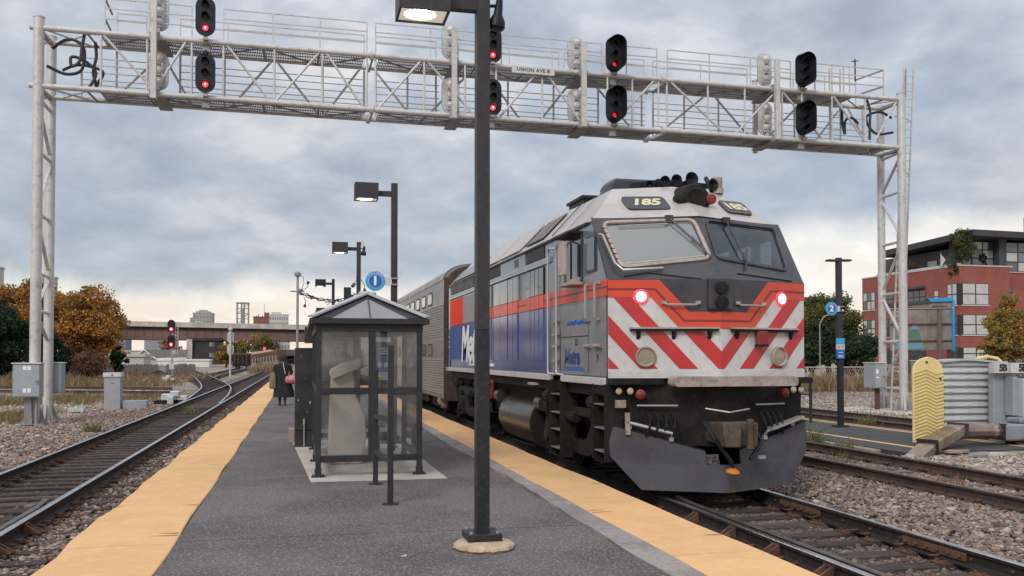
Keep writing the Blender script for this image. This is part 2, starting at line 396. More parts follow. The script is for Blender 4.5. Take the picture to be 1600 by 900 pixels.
# rail profile (x across, z up); head at z=0
PROF = [(-.072, -.165), (.072, -.165), (.072, -.152), (.020, -.138), (.0095, -.125), (.0095, -.048), (.034, -.036), (.0365, -.008), (.026, 0), (-.026, 0), (-.0365, -.008), (-.034, -.036), (-.0095, -.048), (-.0095, -.125), (-.020, -.138), (-.072, -.152)]
def rail(pts, mats, parent, name='rail', label=None, heads=(7, 8, 9), z0=0.0, world=True):
    """sweep the rail profile along a list of (x, y)"""
    mb = MB(); P = [Vector((p[0], p[1], 0)) for p in pts]; n = len(PROF); vs = []
    for i, p in enumerate(P):
        d_ = (P[min(i + 1, len(P) - 1)] - P[max(i - 1, 0)]).normalized(); side = Vector((d_.y, -d_.x, 0))
        vs += [p + side * a + Vector((0, 0, z + z0)) for a, z in PROF]
    o = 0
    mb.v = [tuple(v) for v in vs]
    for i in range(len(P) - 1):
        for k in range(n):
            mb.f.append((i * n + k, i * n + (k + 1) % n, (i + 1) * n + (k + 1) % n, (i + 1) * n + k)); mb.m.append(1 if k in heads else 0); mb.sm.append(False)
    mb.f += [tuple(reversed(range(n))), tuple((len(P) - 1) * n + k for k in range(n))]; mb.m += [0, 0]; mb.sm += [False] * 2
    return mb.build(name, mats, parent, label=label)
def tie_mesh(mat_, L=2.6):
    rr = random.Random(9); mb = MB(); n = 6; w_, h = .225, .17
    rings = []
    for k in range(n + 1):
        x = -L / 2 + L * k / n
        rings.append([(x, -w_ / 2 + rr.uniform(-.012, .012), -.165 - .012 - h), (x, w_ / 2 + rr.uniform(-.012, .012), -.165 - .012 - h), (x, w_ / 2 - .008 + rr.uniform(-.01, .01), -.177 + rr.uniform(-.006, .003)), (x, -w_ / 2 + .008 + rr.uniform(-.01, .01), -.177 + rr.uniform(-.006, .003))])
    mb.loft(rings, True, False)
    o = mb.build('sleeper', mat_, None); o.hide_render = False
    return o
def track(x0, x1, y0, y1, label, rails, tie_mat, near_n, pitch=.52, skip=None, kindstr='structure', gauge_ties=True, clips=True, parent_loc=None):
    tr = thing('railway_track', None, None, (0, 0, 0), kind='structure')
    for j, (x, mats_) in enumerate(((x0, rails[0]), (x1, rails[1]))):
        pts = [(x, y) for y in (list(np.arange(y0, 40, 4.0)) + [40, 80, 200, y1] if y1 > 200 else list(np.arange(y0, y1, 4.0)) + [y1])]
        rail(pts, mats_, tr)
    xc = (x0 + x1) / 2; proto = tie_mesh(tie_mat); proto.parent = tr
    rr = random.Random(int(x0 * 100)); far = MB(); k = 0; y = y0 + .2; plates = MB(); clipm = MB()
    first = True
    while y < min(y1, 170):
        dx, dy, rz = rr.uniform(-.05, .05), rr.uniform(-.03, .03), rr.uniform(-.012, .012)
        vis = not (skip and skip[0] < y < skip[1])
        if vis:
            if k < near_n:
                if first: proto.location = (xc + dx, y + dy, 0); proto.rotation_euler = (0, 0, rz); first = False
                else: inst(proto, (xc + dx, y + dy, rr.uniform(-.008, .004)), rz + (math.pi if rr.random() < .5 else 0))
                k += 1
            else:
                far.box((xc + dx, y + dy, -.262), (2.6, .225, .17), rz)
            if y < 36:
                for x in (x0, x1):
                    plates.box((x, y + dy, -.171), (.36, .19, .016))
                    if clips:
                        for sx in (-1, 1):
                            for sy in (-1, 1): plates.box((x + sx * .13, y + dy + sy * .055, -.155), (.03, .03, .03), rr.uniform(-.4, .4))
                        for sx in (-1, 1):       # bent spring anchors clipped beside the rail foot
                            if rr.random() < .75:
                                c = Vector((x + sx * .095, y + dy + .135 * (1 if rr.random() < .5 else -1), -.155))
                                pts = [c + Vector((sx * (.045 * math.sin(a)), .03 * math.cos(a) * 1.2, .012 + .02 * math.sin(a * .5))) for a in np.linspace(0, 5.2, 8)]
                                clipm.tube(pts, .011, 5)
        y += pitch * rr.uniform(.96, 1.04)
    if far.v: far.build('sleeper', tie_mat, tr, kind='stuff')
    plates.build('tie_plate', 'rust', tr, kind='stuff')
    if clipm.v: clipm.build('rail_anchor', 'rust', tr, kind='stuff')
    return tr
POL = ['rail_side_dark', 'rail_head']; DUL = ['rail_side', 'rail_head_dull']
trL = track(-4.44, -2.93, 5.5, 900, '', (POL, POL), 'tie', 120)
trR = track(4.53, 6.04, 4.0, 900, '', (POL, POL), 'tie', 60, skip=(40, 900))
tr3 = track(8.87, 10.38, 6.0, 200, '', (['rail_side', 'rail_head_dull'], ['rail_side', 'rail_head_dull']), 'tie_light', 60, skip=(34, 900))
tr4 = track(15.62, 17.13, 14.0, 300, '', (DUL, DUL), 'tie_light', 30, skip=(40, 900), clips=False)
# guard rail inside the near-left rail, and the inner rail beside the right-hand platform rail
g = MB(); rail([(-3.03, 5.5), (-3.03, 11.6), (-3.09, 12.3)], ['rail_side', 'rail_head_dull'], trL, 'guard_rail')
rail([(4.66, 4.0), (4.66, 10.2), (4.74, 11.0)], ['rail_side_dark', 'rail_head_dull'], trR, 'guard_rail')
def braces(x, sx, ys_, parent):
    for k, y in enumerate(ys_):
        b_ = MB()
        b_.prism([(x + sx * .02, y - .05, -.150), (x + sx * .19, y - .05, -.150), (x + sx * .19, y - .05, -.135), (x + sx * .04, y - .05, -.045), (x + sx * .02, y - .05, -.045)], (0, .03, 0))
        b_.prism([(x + sx * .02, y + .05, -.150), (x + sx * .19, y + .05, -.150), (x + sx * .19, y + .05, -.135), (x + sx * .04, y + .05, -.045), (x + sx * .02, y + .05, -.045)], (0, .03, 0))
        b_.bb((x + sx * .012, y - .06, -.055), (x + sx * .04, y + .09, -.03))
        b_.build('rail_brace', 'rust', parent)
braces(-2.93, 1, np.arange(6.6, 11.5, 1.04), trL); braces(4.53, -1, np.arange(5.2, 10.5, .9), trR)
# joint bars with bolts on the far right-hand rail
for y in (7.6, 10.0, 17.5):
    j = MB(); j.bb((6.002, y - .45, -.125), (6.022, y + .45, -.045))
    for k in range(6): j.cyl((6.002, y - .38 + k * .15, -.086), (5.975, y - .38 + k * .15, -.086), .017, n=6)
    j.build('joint_bar', 'rust', trR, bevel=.003)
for y in np.arange(5.6, 12, .5):
    j = MB(); j.cyl((6.031, y, -.086), (6.012, y, -.086), .016, n=6); j.build('rail_bolt', 'rust', trR)
# small switch gear in the left track: rusty rods, a clamp and a pale rail end
j = MB(); j.box((-3.32, 10.9, -.06), (.32, .12, .16), .5); j.box((-3.12, 11.75, -.05), (.1, .16, .13)); j.build('rail_clamp', 'tie_light', trL, bevel=.006)
j = MB(); j.bar((-4.35, 9.8, -.1), (-3.9, 9.9, -.1), .10, .12); j.bar((-4.3, 10.1, -.12), (-3.95, 11.0, -.12), .05); j.bar((-4.2, 11.2, -.13), (-3.4, 10.4, -.13), .045)
rr = random.Random(2)
for k in range(14): j.box((-3.9 + rr.uniform(-.35, .45), 10.2 + rr.uniform(-.6, 1.0), -.135), (.05, .16, .05), rr.uniform(0, 3))
j.build('switch_rod', 'rust', trL, bevel=.004)

# turnout leaving the left track, and the siding it crosses
to = thing('turnout_track', None, None, (0, 0, 0), kind='structure')
def smooth(pts, n=40):
    P = np.array(pts, float); t_ = np.linspace(0, len(P) - 1, n); out = []
    for a in t_:
        i = int(min(math.floor(a), len(P) - 2)); u = a - i; p0 = P[max(i - 1, 0)]; p1 = P[i]; p2 = P[i + 1]; p3 = P[min(i + 2, len(P) - 1)]
        out.append(tuple(.5 * ((2 * p1) + (-p0 + p2) * u + (2 * p0 - 5 * p1 + 4 * p2 - p3) * u * u + (-p0 + 3 * p1 - 3 * p2 + p3) * u ** 3)))
    return out
cA = smooth([(-4.50, 36), (-4.58, 39), (-4.85, 44), (-5.50, 54), (-6.70, 65), (-9.2, 84), (-13.3, 113), (-19, 150)])
cB = smooth([(-3.02, 36), (-3.10, 39), (-3.35, 45.5), (-4.05, 56), (-5.35, 67), (-7.7, 84), (-11.8, 113), (-17.5, 150)])
rail(cA, POL, to); rail(cB, POL, to)
rail([(-9.0, 84), (-9.25, 98), (-9.5, 130), (-9.6, 160)], POL, to); rail([(-7.2, 79), (-7.65, 94), (-7.9, 125), (-8.0, 160)], POL, to)
tm = MB()
for k in range(1, 38):
    a, b = Vector((*cA[k], 0)), Vector((*cB[k], 0)); c = (a + b) / 2; d_ = (b - a)
    for s in (0, .5): 
        q = c + (Vector((*cA[k + 1 if k < 38 else k], 0)) - a) * s if k < 38 else c
        tm.box((q.x, q.y, -.262), (2.6, .24, .17), math.atan2(d_.y, d_.x))
for y in np.arange(86, 150, .9): tm.box((-8.65, y, -.262), (2.6, .24, .17))
tm.build('sleeper', 'tie', to, kind='stuff')
far_tr = thing('railway_track', None, None, (0, 0, 0), kind='structure')
rail([(-30, 64), (-16.9, 58.2), (-7, 53.6)], DUL, far_tr, z0=.05); rail([(-28, 57), (-14.9, 51.5), (-6.3, 47.6)], DUL, far_tr, z0=.05)

mat('grime_split', (.16, .085, .04), .95)
# ---- platform 1: paved slabs between two rows of yellow warning panels
plat = thing('platform', None, None, (0, 0, 0), kind='structure')
rr = random.Random(21)
m = MB(); m.bb((-1.84, -3, -.34), (3.60, 59.5, .13)); m.build('platform_base', 'concrete_old', plat)
joints = [-3, 1.9, 5.2, 8.10, 12.4, 16.5, 21, 26, 31, 37, 43, 50, 59.5]
for a, b in zip(joints[:-1], joints[1:]):
    n = 14; mb = MB()
    yl = lambda x, y: y + (0.035 * math.sin(x * 1.3 + y) if y not in (-3, 59.5) else 0)
    xsn = list(np.linspace(-1.022, 2.60, n)); xr = lambda x, y: x + (0 if x < 2.5 else .03 * math.sin(y * .7))
    top0 = [(xr(x, a), yl(x, a) + .009, .2) for x in xsn]; top1 = [(xr(x, b), yl(x, b) - .009, .2) for x in xsn]
    vs = top0 + top1 + [(x, y, .131) for x, y, z in top0] + [(x, y, .131) for x, y, z in top1]
    fs = [(k, k + 1, n + k + 1, n + k) for k in range(n - 1)] + [(k, 2 * n + k, 2 * n + k + 1, k + 1) for k in range(n - 1)] + [(n + k, n + k + 1, 3 * n + k + 1, 3 * n + k) for k in range(n - 1)]
    mb.add(vs, fs); mb.build('asphalt_slab', 'asphalt', plat)
def panels(x0, x1, cuts, wav, sgn):
    """sgn: +1 when the outer (track) edge is x1"""
    for a, b in zip(cuts[:-1], cuts[1:]):
        ns = max(2, int((b - a) / .3)); mb = MB(); rows = []; tilt = rr.uniform(-.004, .004)
        for k in range(ns + 1):
            y = a + .004 + (b - a - .008) * k / ns; e = wav(y)
            xa = x0 + (e if sgn < 0 else .012 * math.sin(y * 2.1)); xb = x1 + (e if sgn > 0 else .012 * math.sin(y * 1.7 + 1))
            z = .207 + tilt + .003 * math.sin(y * 3)
            rows.append([(xa, y, .05 if sgn < 0 else .15), (xa, y, z - .006), (xa + .01, y, z), (xb - .01, y, z), (xb, y, z - .006), (xb, y, .05 if sgn > 0 else .15)])
        mb.loft(rows, True, False); mb.build('warning_panel', 'tactile', plat)
cl = [-2, 1.3, 4.6, 8.02]; y = 8.02
while y < 57: y += rr.choice((1.5, 2.2, 3.0)); cl.append(y)
panels(-1.885, -1.03, cl, lambda y: .02 * math.sin(y * 1.9) + (.012 * math.sin(y * 5.1)), -1)
cr = [-2, 1.0, 3.4, 6.62]; y = 6.62
while y < 57: y += rr.choice((1.2, 1.8, 2.6)); cr.append(y)
panels(2.862, 3.645, cr, lambda y: .01 * math.sin(y * 1.3), 1)
# short splits where the panels have lifted and torn
for k in range(24):
    left = k < 14; y = rr.uniform(6.2, 30) if k % 3 else rr.uniform(6.2, 14); L_ = rr.uniform(.10, .26); inner = rr.random() < .6
    xa, xb = ((-1.04 - L_, -1.04) if inner else (-1.89, -1.89 + L_)) if left else ((2.865, 2.865 + L_) if inner else (3.64 - L_, 3.64))
    m = MB(); w_ = rr.uniform(.004, .009); tip = xa if (inner == left) else xb; root = xb if tip == xa else xa; zc_ = .2145
    m.prism([(root, y - w_, zc_), (root, y + w_, zc_), ((root + tip) / 2, y + w_ * .7 + .004, zc_), (tip, y + .003, zc_), ((root + tip) / 2, y - w_ * .3, zc_)], (0, 0, .0015)); m.build('panel_split', 'grime_split', plat)
mb = MB(); ys_ = np.arange(-2.5, 59, .4)
mb.loft([[(2.63 + .035 * math.sin(y * .7) + rr.uniform(-.02, .02), y, .135), (2.63 + .035 * math.sin(y * .7) + rr.uniform(-.02, .02), y, .206), (2.86 + .008 * math.sin(y * 2), y, .206), (2.86, y, .135)] for y in ys_], True, False)
mb.build('concrete_strip', 'concrete_old', plat)
m = MB(); m.prism([(-.14, 17.2, .1995), (.14, 11.55, .1995), (1.86, 11.5, .1995), (1.80, 17.2, .1995)], (0, 0, .012)); m.build('shelter_pad', 'concrete', plat, bevel=.004)
m = MB(); rf_ = random.Random(3); n = 34; J_ = [rf_.uniform(-.014, .014) for _ in range(n)]
m.loft([[(1.485 + (r_ + J_[k] * q) * math.cos(6.2832 * k / n), 7.30 + (r_ + J_[k] * q) * 1.05 * math.sin(6.2832 * k / n), .2 + h_ + (rf_.uniform(-.003, .003) if q else 0)) for k in range(n)] for r_, h_, q in ((.235, .001, 1), (.250, .018, 1), (.243, .040, 1), (.215, .050, 1), (.12, .054, 0))], True, True); fnd = m.build('lamp_footing', 'footing_tan', plat)

# ---- platform 2 beyond the third track
p2 = thing('platform', None, None, (0, 0, 0), kind='structure')
m = MB(); m.bb((11.25, 15.0, -.4), (14.75, 70, -.055)); m.build('platform_top', 'asphalt_dark', p2)
m = MB()
for k in range(14): m.bb((11.05, 15.7 + k * 2.4, -.4), (11.26, 15.7 + k * 2.4 + 2.385, -.07 + rr.uniform(-.006, .006)))
m.build('kerb', 'kerb_stone', p2, bevel=.015)
for x0, x1 in ((11.98, 12.12), (14.28, 14.38), (14.50, 14.58)):
    m = MB(); m.bb((x0, 15.02, -.053), (x1, 69, -.049)); m.build('yellow_line', 'tactile', p2)

# ---- loose stones: real geometry, thinning with distance
attr_mat('stone', .95, bump=.004)
PH = (1 + 5 ** .5) / 2
ICO = np.array([(-1, PH, 0), (1, PH, 0), (-1, -PH, 0), (1, -PH, 0), (0, -1, PH), (0, 1, PH), (0, -1, -PH), (0, 1, -PH), (PH, 0, -1), (PH, 0, 1), (-PH, 0, -1), (-PH, 0, 1)]) / 1.9
ICF = np.array([(0, 11, 5), (0, 5, 1), (0, 1, 7), (0, 7, 10), (0, 10, 11), (1, 5, 9), (5, 11, 4), (11, 10, 2), (10, 7, 6), (7, 1, 8), (3, 9, 4), (3, 4, 2), (3, 2, 6), (3, 6, 8), (3, 8, 9), (4, 9, 5), (2, 4, 11), (6, 2, 10), (8, 6, 7), (9, 8, 1)])
PAL = np.array([(.23, .160, .130), (.29, .215, .175), (.16, .115, .095), (.34, .265, .215), (.20, .160, .145), (.28, .180, .135), (.13, .100, .090), (.38, .31, .26), (.22, .17, .14)])
PALE = np.array([(.37, .31, .26), (.45, .385, .325), (.30, .245, .205), (.50, .44, .375), (.25, .195, .16), (.36, .27, .215)])
def stones(name, n, fx, size, z, pal, seed, weights=None, flat=.62, **tags):
    r_ = np.random.RandomState(seed); P = fx(r_, n); n = len(P)
    s = size * np.exp(r_.normal(0, .32, n))[:, None, None] * (.75 + .5 * r_.rand(n, 1, 3)); s[:, :, 2] *= flat
    v = ICO[None] * (1 + r_.uniform(-.22, .22, (n, 12, 1))) * s
    a = r_.rand(n) * 6.28; ca, sa = np.cos(a)[:, None], np.sin(a)[:, None]; b = r_.normal(0, .35, n); cb, sb = np.cos(b)[:, None], np.sin(b)[:, None]
    x, y, zz = v[..., 0], v[..., 1] * cb - v[..., 2] * sb, v[..., 1] * sb + v[..., 2] * cb
    x, y = x * ca - y * sa, x * sa + y * ca
    zb = (z(P[:, 0], P[:, 1]) if callable(z) else z) + np.zeros(n)
    V = np.stack([x + P[:, 0:1], y + P[:, 1:2], zz + zb[:, None] + r_.uniform(-.3, .55, (n, 1)) * size], -1).reshape(-1, 3)
    Fc = (ICF[None] + (np.arange(n) * 12)[:, None, None]).reshape(-1, 3)
    c = pal[r_.choice(len(pal), n, p=weights)] * r_.uniform(.7, 1.25, (n, 1)); c = np.repeat(c, 12, 0)
    return np_mesh(name, V, Fc, 'stone', c, kind='stuff', **tags)
def area(x0, x1, y0, y1, p=1.0):
    """uniform in x, denser towards the near end in y"""
    def f(r_, n):
        u = r_.rand(n); y = y0 * (y1 / y0) ** u if p else y0 + (y1 - y0) * u
        return np.stack([r_.uniform(x0, x1, n), y], 1)
    return f
stones('ballast_stones', 24000, area(6.15, 8.80, 5.6, 34), .023, lambda x, y: -.195 + .055 * np.sin(np.clip((x - 6.1) / 2.7, 0, 1) * np.pi), PAL, 1)
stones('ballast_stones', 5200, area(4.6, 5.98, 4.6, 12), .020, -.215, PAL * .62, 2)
stones('ballast_stones', 7000, area(8.93, 10.32, 6, 30), .022, -.20, PAL * 1.1, 3)
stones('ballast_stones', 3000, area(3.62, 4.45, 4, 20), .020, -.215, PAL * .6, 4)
stones('ballast_stones', 7000, area(-4.35, -3.0, 6, 34), .018, -.220, PAL * np.array([.58, .46, .40]), 5)
stones('ballast_stones', 9000, area(-2.87, -1.93, 6, 40), .022, -.20, PAL * .95, 6)
stones('ballast_stones', 15000, area(-7.6, -4.50, 13, 52), .030, lambda x, y: -.215 - .03 * np.clip(-x - 5.6, 0, 2), PAL * 1.12, 7)
stones('pale_gravel', 9000, area(-19, -6.6, 22, 60), .038, lambda x, y: -.285, PALE, 8)
stones('pale_gravel', 9000, area(10.6, 16.0, 12.2, 15.3, 0), .032, lambda x, y: np.where(x > 11.2, -.14, -.20), PALE * .92, 9, flat=.38)
stones('pale_gravel', 10000, area(17.2, 32, 17, 48), .038, -.27, PALE, 10)
# ------------------------------------------------------------------ signal gantry
ga = thing('signal_gantry', 'long pale grey tubular steel signal gantry spanning all the tracks', 'signal gantry', (-7.75, 29.5, -.3))
FY, RY = 29.5, 31.1
zt = lambda x, y=FY: 11.74 - .0072 * (x + 7.7) + (.10 if y > 30 else 0)
zb_ = lambda x, y=FY: 9.97 - .0092 * (x + 7.7) + (.10 if y > 30 else 0)
XL, XR = -7.75, 22.15
for x, dx2 in ((XL, -.04), (XR, .25)):
    for y, r_ in ((FY, .155), (RY, .145)):
        xx = x + (dx2 if y > 30 else 0); top = (12.04 if y < 30 else 12.0) - (.30 if x > 0 else 0); m = MB()
        m.cyl((xx, y, -.30), (xx, y, top), r_, n=20); m.cyl((xx, y, top), (xx, y, top + .03), r_ + .015, n=20)
        for zz in (3.9, 7.2): m.cyl((xx, y, zz), (xx, y, zz + .012), r_ + .004, n=20)
        p = m.build('post', 'galv', ga)
        m = MB(); m.box((xx, y, -.235), (.66, .62, .03))
        for a in range(8):
            c, s_ = math.cos(a * math.pi / 4), math.sin(a * math.pi / 4)
            m.prism([(xx + c * r_ * .95, y + s_ * r_ * .95, -.22), (xx + c * .31, y + s_ * .31, -.22), (xx + c * .31, y + s_ * .31, -.18), (xx + c * r_ * .95, y + s_ * r_ * .95, .30)], (-s_ * .014, c * .014, 0))
        for sx in (-1, 1):
            for sy in (-1, 1): m.cyl((xx + sx * .28, y + sy * .26, -.38), (xx + sx * .28, y + sy * .26, -.13), .018, n=6); m.cyl((xx + sx * .28, y + sy * .26, -.30), (xx + sx * .28, y + sy * .26, -.26), .04, n=6)
        m.build('base_plate', 'galv_dark', ga)
# zig-zag lacing between the two posts of each leg
for X0, X1, zs in ((XL, XL - .04, [(2.15, 0), (3.15, 1), (4.3, 1), (6.1, 1), (8.0, 1), (9.6, 1)]), (XR, XR + .25, [(.55, 1), (2.35, 1), (4.2, 1), (6.15, 1), (8.05, 1), (9.55, 1)])):
    prev = None
    for k, (z, hor) in enumerate(zs):
        if hor: m = MB(); m.cyl((X0, FY, z), (X1, RY, z), .055, n=8); m.build('leg_strut', 'galv', ga)
    for k in range(len(zs) - 1):
        z0, z1 = zs[k][0], zs[k + 1][0]; a, b = ((X0, FY), (X1, RY)) if k % 2 else ((X1, RY), (X0, FY)); m = MB()
        m.bar((a[0], a[1], z0 + .08), (b[0], b[1], z1 - .08), .10, .05); m.build('leg_brace', 'galv', ga)
for y in (FY, RY):
    for f_ in (zt, zb_):
        m = MB(); m.cyl((XL - .25, y, f_(XL, y)), (XR - (0 if y < 30 else -.2), y, f_(XR, y)), .085, n=12)
        for xj in (2.24, 12.47): m.cyl((xj - .06, y, f_(xj, y)), (xj + .06, y, f_(xj, y)), .16, n=12)
        m.build('chord', 'galv', ga)
FX = [-6.0, -4.67, -3.36, -2.41, -.85, .65, 2.08, 2.36, 3.97, 5.35, 6.42, 8.04, 9.6, 10.4, 11.32, 12.3, 12.62, 14.2, 15.65, 17.15, 17.95, 19.2, 20.6]
for y, X_ in ((FY, FX), (RY, [-6.9, -5.85, -3.9, -2.5, -.9, .7, 2.1, 2.5, 3.6, 4.6, 5.4, 7.2, 8.9, 10.6, 12.3, 12.75, 14.0, 15.4, 16.9, 18.6, 20.2, 21.6])):
    for x in X_:
        m = MB(); m.cyl((x, y, zb_(x, y)), (x, y, zt(x, y)), .036, n=8); m.build('truss_post', 'galv', ga)
DG = [(-6.0, -4.35, 0), (-4.5, -3.5, 1), (-2.35, -.95, 0), (-.85, .6, 1), (.75, 2.0, 0), (2.4, 3.9, 1), (4.05, 5.7, 0), (6.5, 7.95, 1), (8.1, 9.5, 0), (10.5, 12.2, 1), (12.7, 14.9, 0), (15.2, 17.0, 1), (17.1, 18.9, 0), (19.2, 20.7, 0), (20.9, 22.0, 1)]
for a, b, up in DG:
    for y in (FY, RY):
        u_ = up if y < 30 else 1 - up; m = MB()
        m.cyl((a, y, (zb_ if u_ else zt)(a, y)), (b, y, (zt if u_ else zb_)(b, y)), .040, n=8); m.build('truss_diagonal', 'galv', ga)
for f_ in (zt, zb_):
    X_ = np.linspace(-6.4, 21.4, 17)
    for k, x in enumerate(X_):
        m = MB(); m.cyl((x, FY, f_(x) - .05), (x, RY, f_(x, RY) - .05), .035, n=6); m.build('cross_tie', 'galv_dark', ga)
        if k < 16:
            m = MB(); a, b = (FY, RY) if k % 2 else (RY, FY); m.cyl((x, a, f_(x, a) - .05), (X_[k + 1], b, f_(x, b) - .05), .028, n=6); m.build('plan_brace', 'galv_dark', ga)
    for a, b in ((-6.1, 2.0), (2.5, 12.3), (12.7, 20.3 if f_ is zt else 21.9)):   # walkway deck: bearing bars with gaps
        m = MB()
        for x in np.arange(a, b, .055): m.bb((x, FY + .11, f_(x) + .045), (x + .026, RY - .12, f_(x) + .075))
        for y in np.linspace(FY + .2, RY - .2, 5): m.bar((a, y, f_(a) + .035), (b, y, f_(b) + .035), .05, .02)
        m.build('walkway_grating', 'grating', ga)
def handrail(y, a, b, zf, h, mids, step=1.5, r=.020):
    m = MB()
    for k in [1.0] + mids: m.bar((a, y, zf(a, y) + h * k), (b, y, zf(b, y) + h * k), .032, .032)
    n = max(1, round((b - a) / step))
    for k in range(n + 1):
        x = a + (b - a) * k / n; m.bar((x, y, zf(x, y)), (x, y, zf(x, y) + h), .036, .036, up=(1, 0, 0))
    m.build('handrail', 'galv', ga)
for a, b in ((-5.9, -3.36), (-2.41, 2.08), (2.36, 6.0), (6.6, 10.2), (11.1, 12.25), (12.65, 17.5), (18.5, 21.4)): handrail(FY, a, b, zt, 1.08, [.42, .72])
for a, b in ((-5.85, -4.95), (-3.9, 2.1), (2.5, 4.6), (5.4, 9.1), (9.3, 12.4), (12.75, 16.6), (17.2, 21.3)): handrail(RY, a, b, zt, 1.12, [.40, .78], 1.55)
for a, b in ((-6.9, -4.9), (-3.9, 2.1), (2.5, 4.7), (5.4, 10.6), (11, 12.4), (12.75, 16.8), (17.2, 21.9)):
    m = MB()
    for k in (.24, .46, .62, .86, 1.10, 1.32): m.bar((a, RY - .1, zb_(a, RY) + k), (b, RY - .1, zb_(b, RY) + k), .030, .022)
    m.build('lower_handrail', 'galv', ga)
for x in (-5.9, 21.4):
    m = MB()
    for k in (1.07, .45): m.bar((x, FY, zt(x) + k), (x - .1, RY, zt(x, RY) + k), .05)
    m.build('end_rail', 'galv_dark', ga)
for x, xe in ((XL, XL - .04), (XR, XR + .2)):
    for f_ in (zt, zb_):
        m = MB(); m.bar((x, FY, f_(x) - .06), (xe, RY, f_(x, RY) - .06), .14, .10); m.build('end_beam', 'galv_dark', ga)
        m = MB(); s_ = 1 if x < 0 else -1; m.cyl((x + s_ * .1, FY, f_(x) - .02), (x + s_ * 1.2, RY, f_(x, RY) - .04), .03, n=6); m.cyl((x + s_ * 1.5, FY, f_(x) - .02), (x + s_ * .2, RY, f_(x, RY) - .04), .03, n=6); m.build('plan_brace', 'galv', ga)
# ladders and their standoffs on the right-hand leg
def ladder(x0, y0, x1, y1, z0, z1, w_, name='ladder', lean=(0, 0)):
    m = MB(); a = Vector((x0, y0, z0)); b = Vector((x1, y1, z1)); side = Vector((1, 0, 0)) * w_ / 2
    for s_ in (-1, 1): m.bar(a + side * s_, b + side * s_, .04, .06)
    n = int((b - a).length / .30)
    for k in range(1, n): c = a + (b - a) * k / n; m.cyl(c - side, c + side, .013, n=5)
    m.build(name, 'galv', ga)
ladder(22.38, 30.3, 23.12, 30.3, -.3, 13.05, .42)
for z in (11.0, 8.9, 6.4, 3.5, 1.2): m = MB(); m.bar((22.2, 29.9, z), (22.55 + z * .06, 30.3, z), .05, .04); m.build('ladder_bracket', 'galv', ga)
m = MB(); m.cyl((22.95, 30.3, 11.9), (22.97, 30.3, 13.0), .035, n=6); m.build('safety_rail', 'galv_dark', ga)
for x in (19.8, 20.3): m = MB(); m.bar((x, 30.4, 11.6), (x, 30.4, 13.0), .04); m.build('ladder_top', 'galv', ga)
ladder(20.05, 30.6, 20.05, 30.6, 9.9, 12.9, .46)
m = MB(); m.bar((20.6, 30.1, 12.3), (20.6, 30.1, 13.15), .04); m.bar((20.45, 30.1, 13.05), (20.75, 30.1, 13.1), .03); m.build('lamp_bracket', 'cable', ga)
# slack signal cables hanging between the trusses and the posts
for pts in ([(-7.55, 30.2, 11.35), (-7.2, 30.15, 11.62), (-6.88, 30.1, 11.63), (-6.62, 30.1, 11.38), (-6.63, 30.1, 10.87), (-6.75, 30, 10.6), (-7.12, 29.9, 10.5), (-7.6, 29.8, 10.68)],
            [(-6.5, 29.6, 11.66), (-6.57, 29.6, 11.25), (-6.62, 29.6, 10.85), (-6.84, 29.6, 10.66), (-6.86, 29.6, 10.95), (-6.5, 29.7, 10.88), (-6.2, 29.8, 10.55), (-6.42, 29.8, 10.05)],
            [(-7.3, 30.4, 10.75), (-6.95, 30.4, 10.93), (-6.6, 30.4, 10.95), (-6.1, 30.3, 10.75), (-6.25, 30.2, 10.3), (-6.2, 30.2, 10.1)],
            [(-6.25, 29.9, 11.55), (-6.22, 29.9, 11.1), (-6.3, 29.9, 10.6), (-6.2, 30, 10.1)],
            [(22.1, 30, 10.95), (21.6, 30, 11.15), (21.05, 30, 10.98), (21.05, 30, 10.65), (21.45, 30, 10.3), (22.15, 30, 10.4)],
            [(20.75, 29.6, 11.45), (20.88, 29.6, 11.05), (20.87, 29.6, 10.6), (20.85, 29.6, 9.95)],
            [(20.3, 30.5, 11.4), (20.3, 30.5, 10.8), (20.4, 30.5, 10.35), (20.42, 30.5, 10.85), (20.7, 30.5, 11.0), (21.0, 30.5, 10.8)]):
    P = np.array(pts); q = []
    t_ = np.linspace(0, len(P) - 1, 30)
    for a in t_:
        i = int(min(math.floor(a), len(P) - 2)); u = a - i; p0 = P[max(i - 1, 0)]; p1 = P[i]; p2_ = P[i + 1]; p3 = P[min(i + 2, len(P) - 1)]
        q.append(.5 * ((2 * p1) + (-p0 + p2_) * u + (2 * p0 - 5 * p1 + 4 * p2_ - p3) * u * u + (-p0 + 3 * p1 - 3 * p2_ + p3) * u ** 3))
    m = MB(); m.tube(q, .048, 8); m.build('cable', 'cable', ga)
m = MB(); m.cyl((17.2, 31.6, 9.7), (17.2, 31.6, 12.5), .10, n=12); m.cyl((17.2, 31.6, 12.5), (17.2, 31.6, 12.56), .13, n=12); m.build('vent_pipe', 'galv', ga)
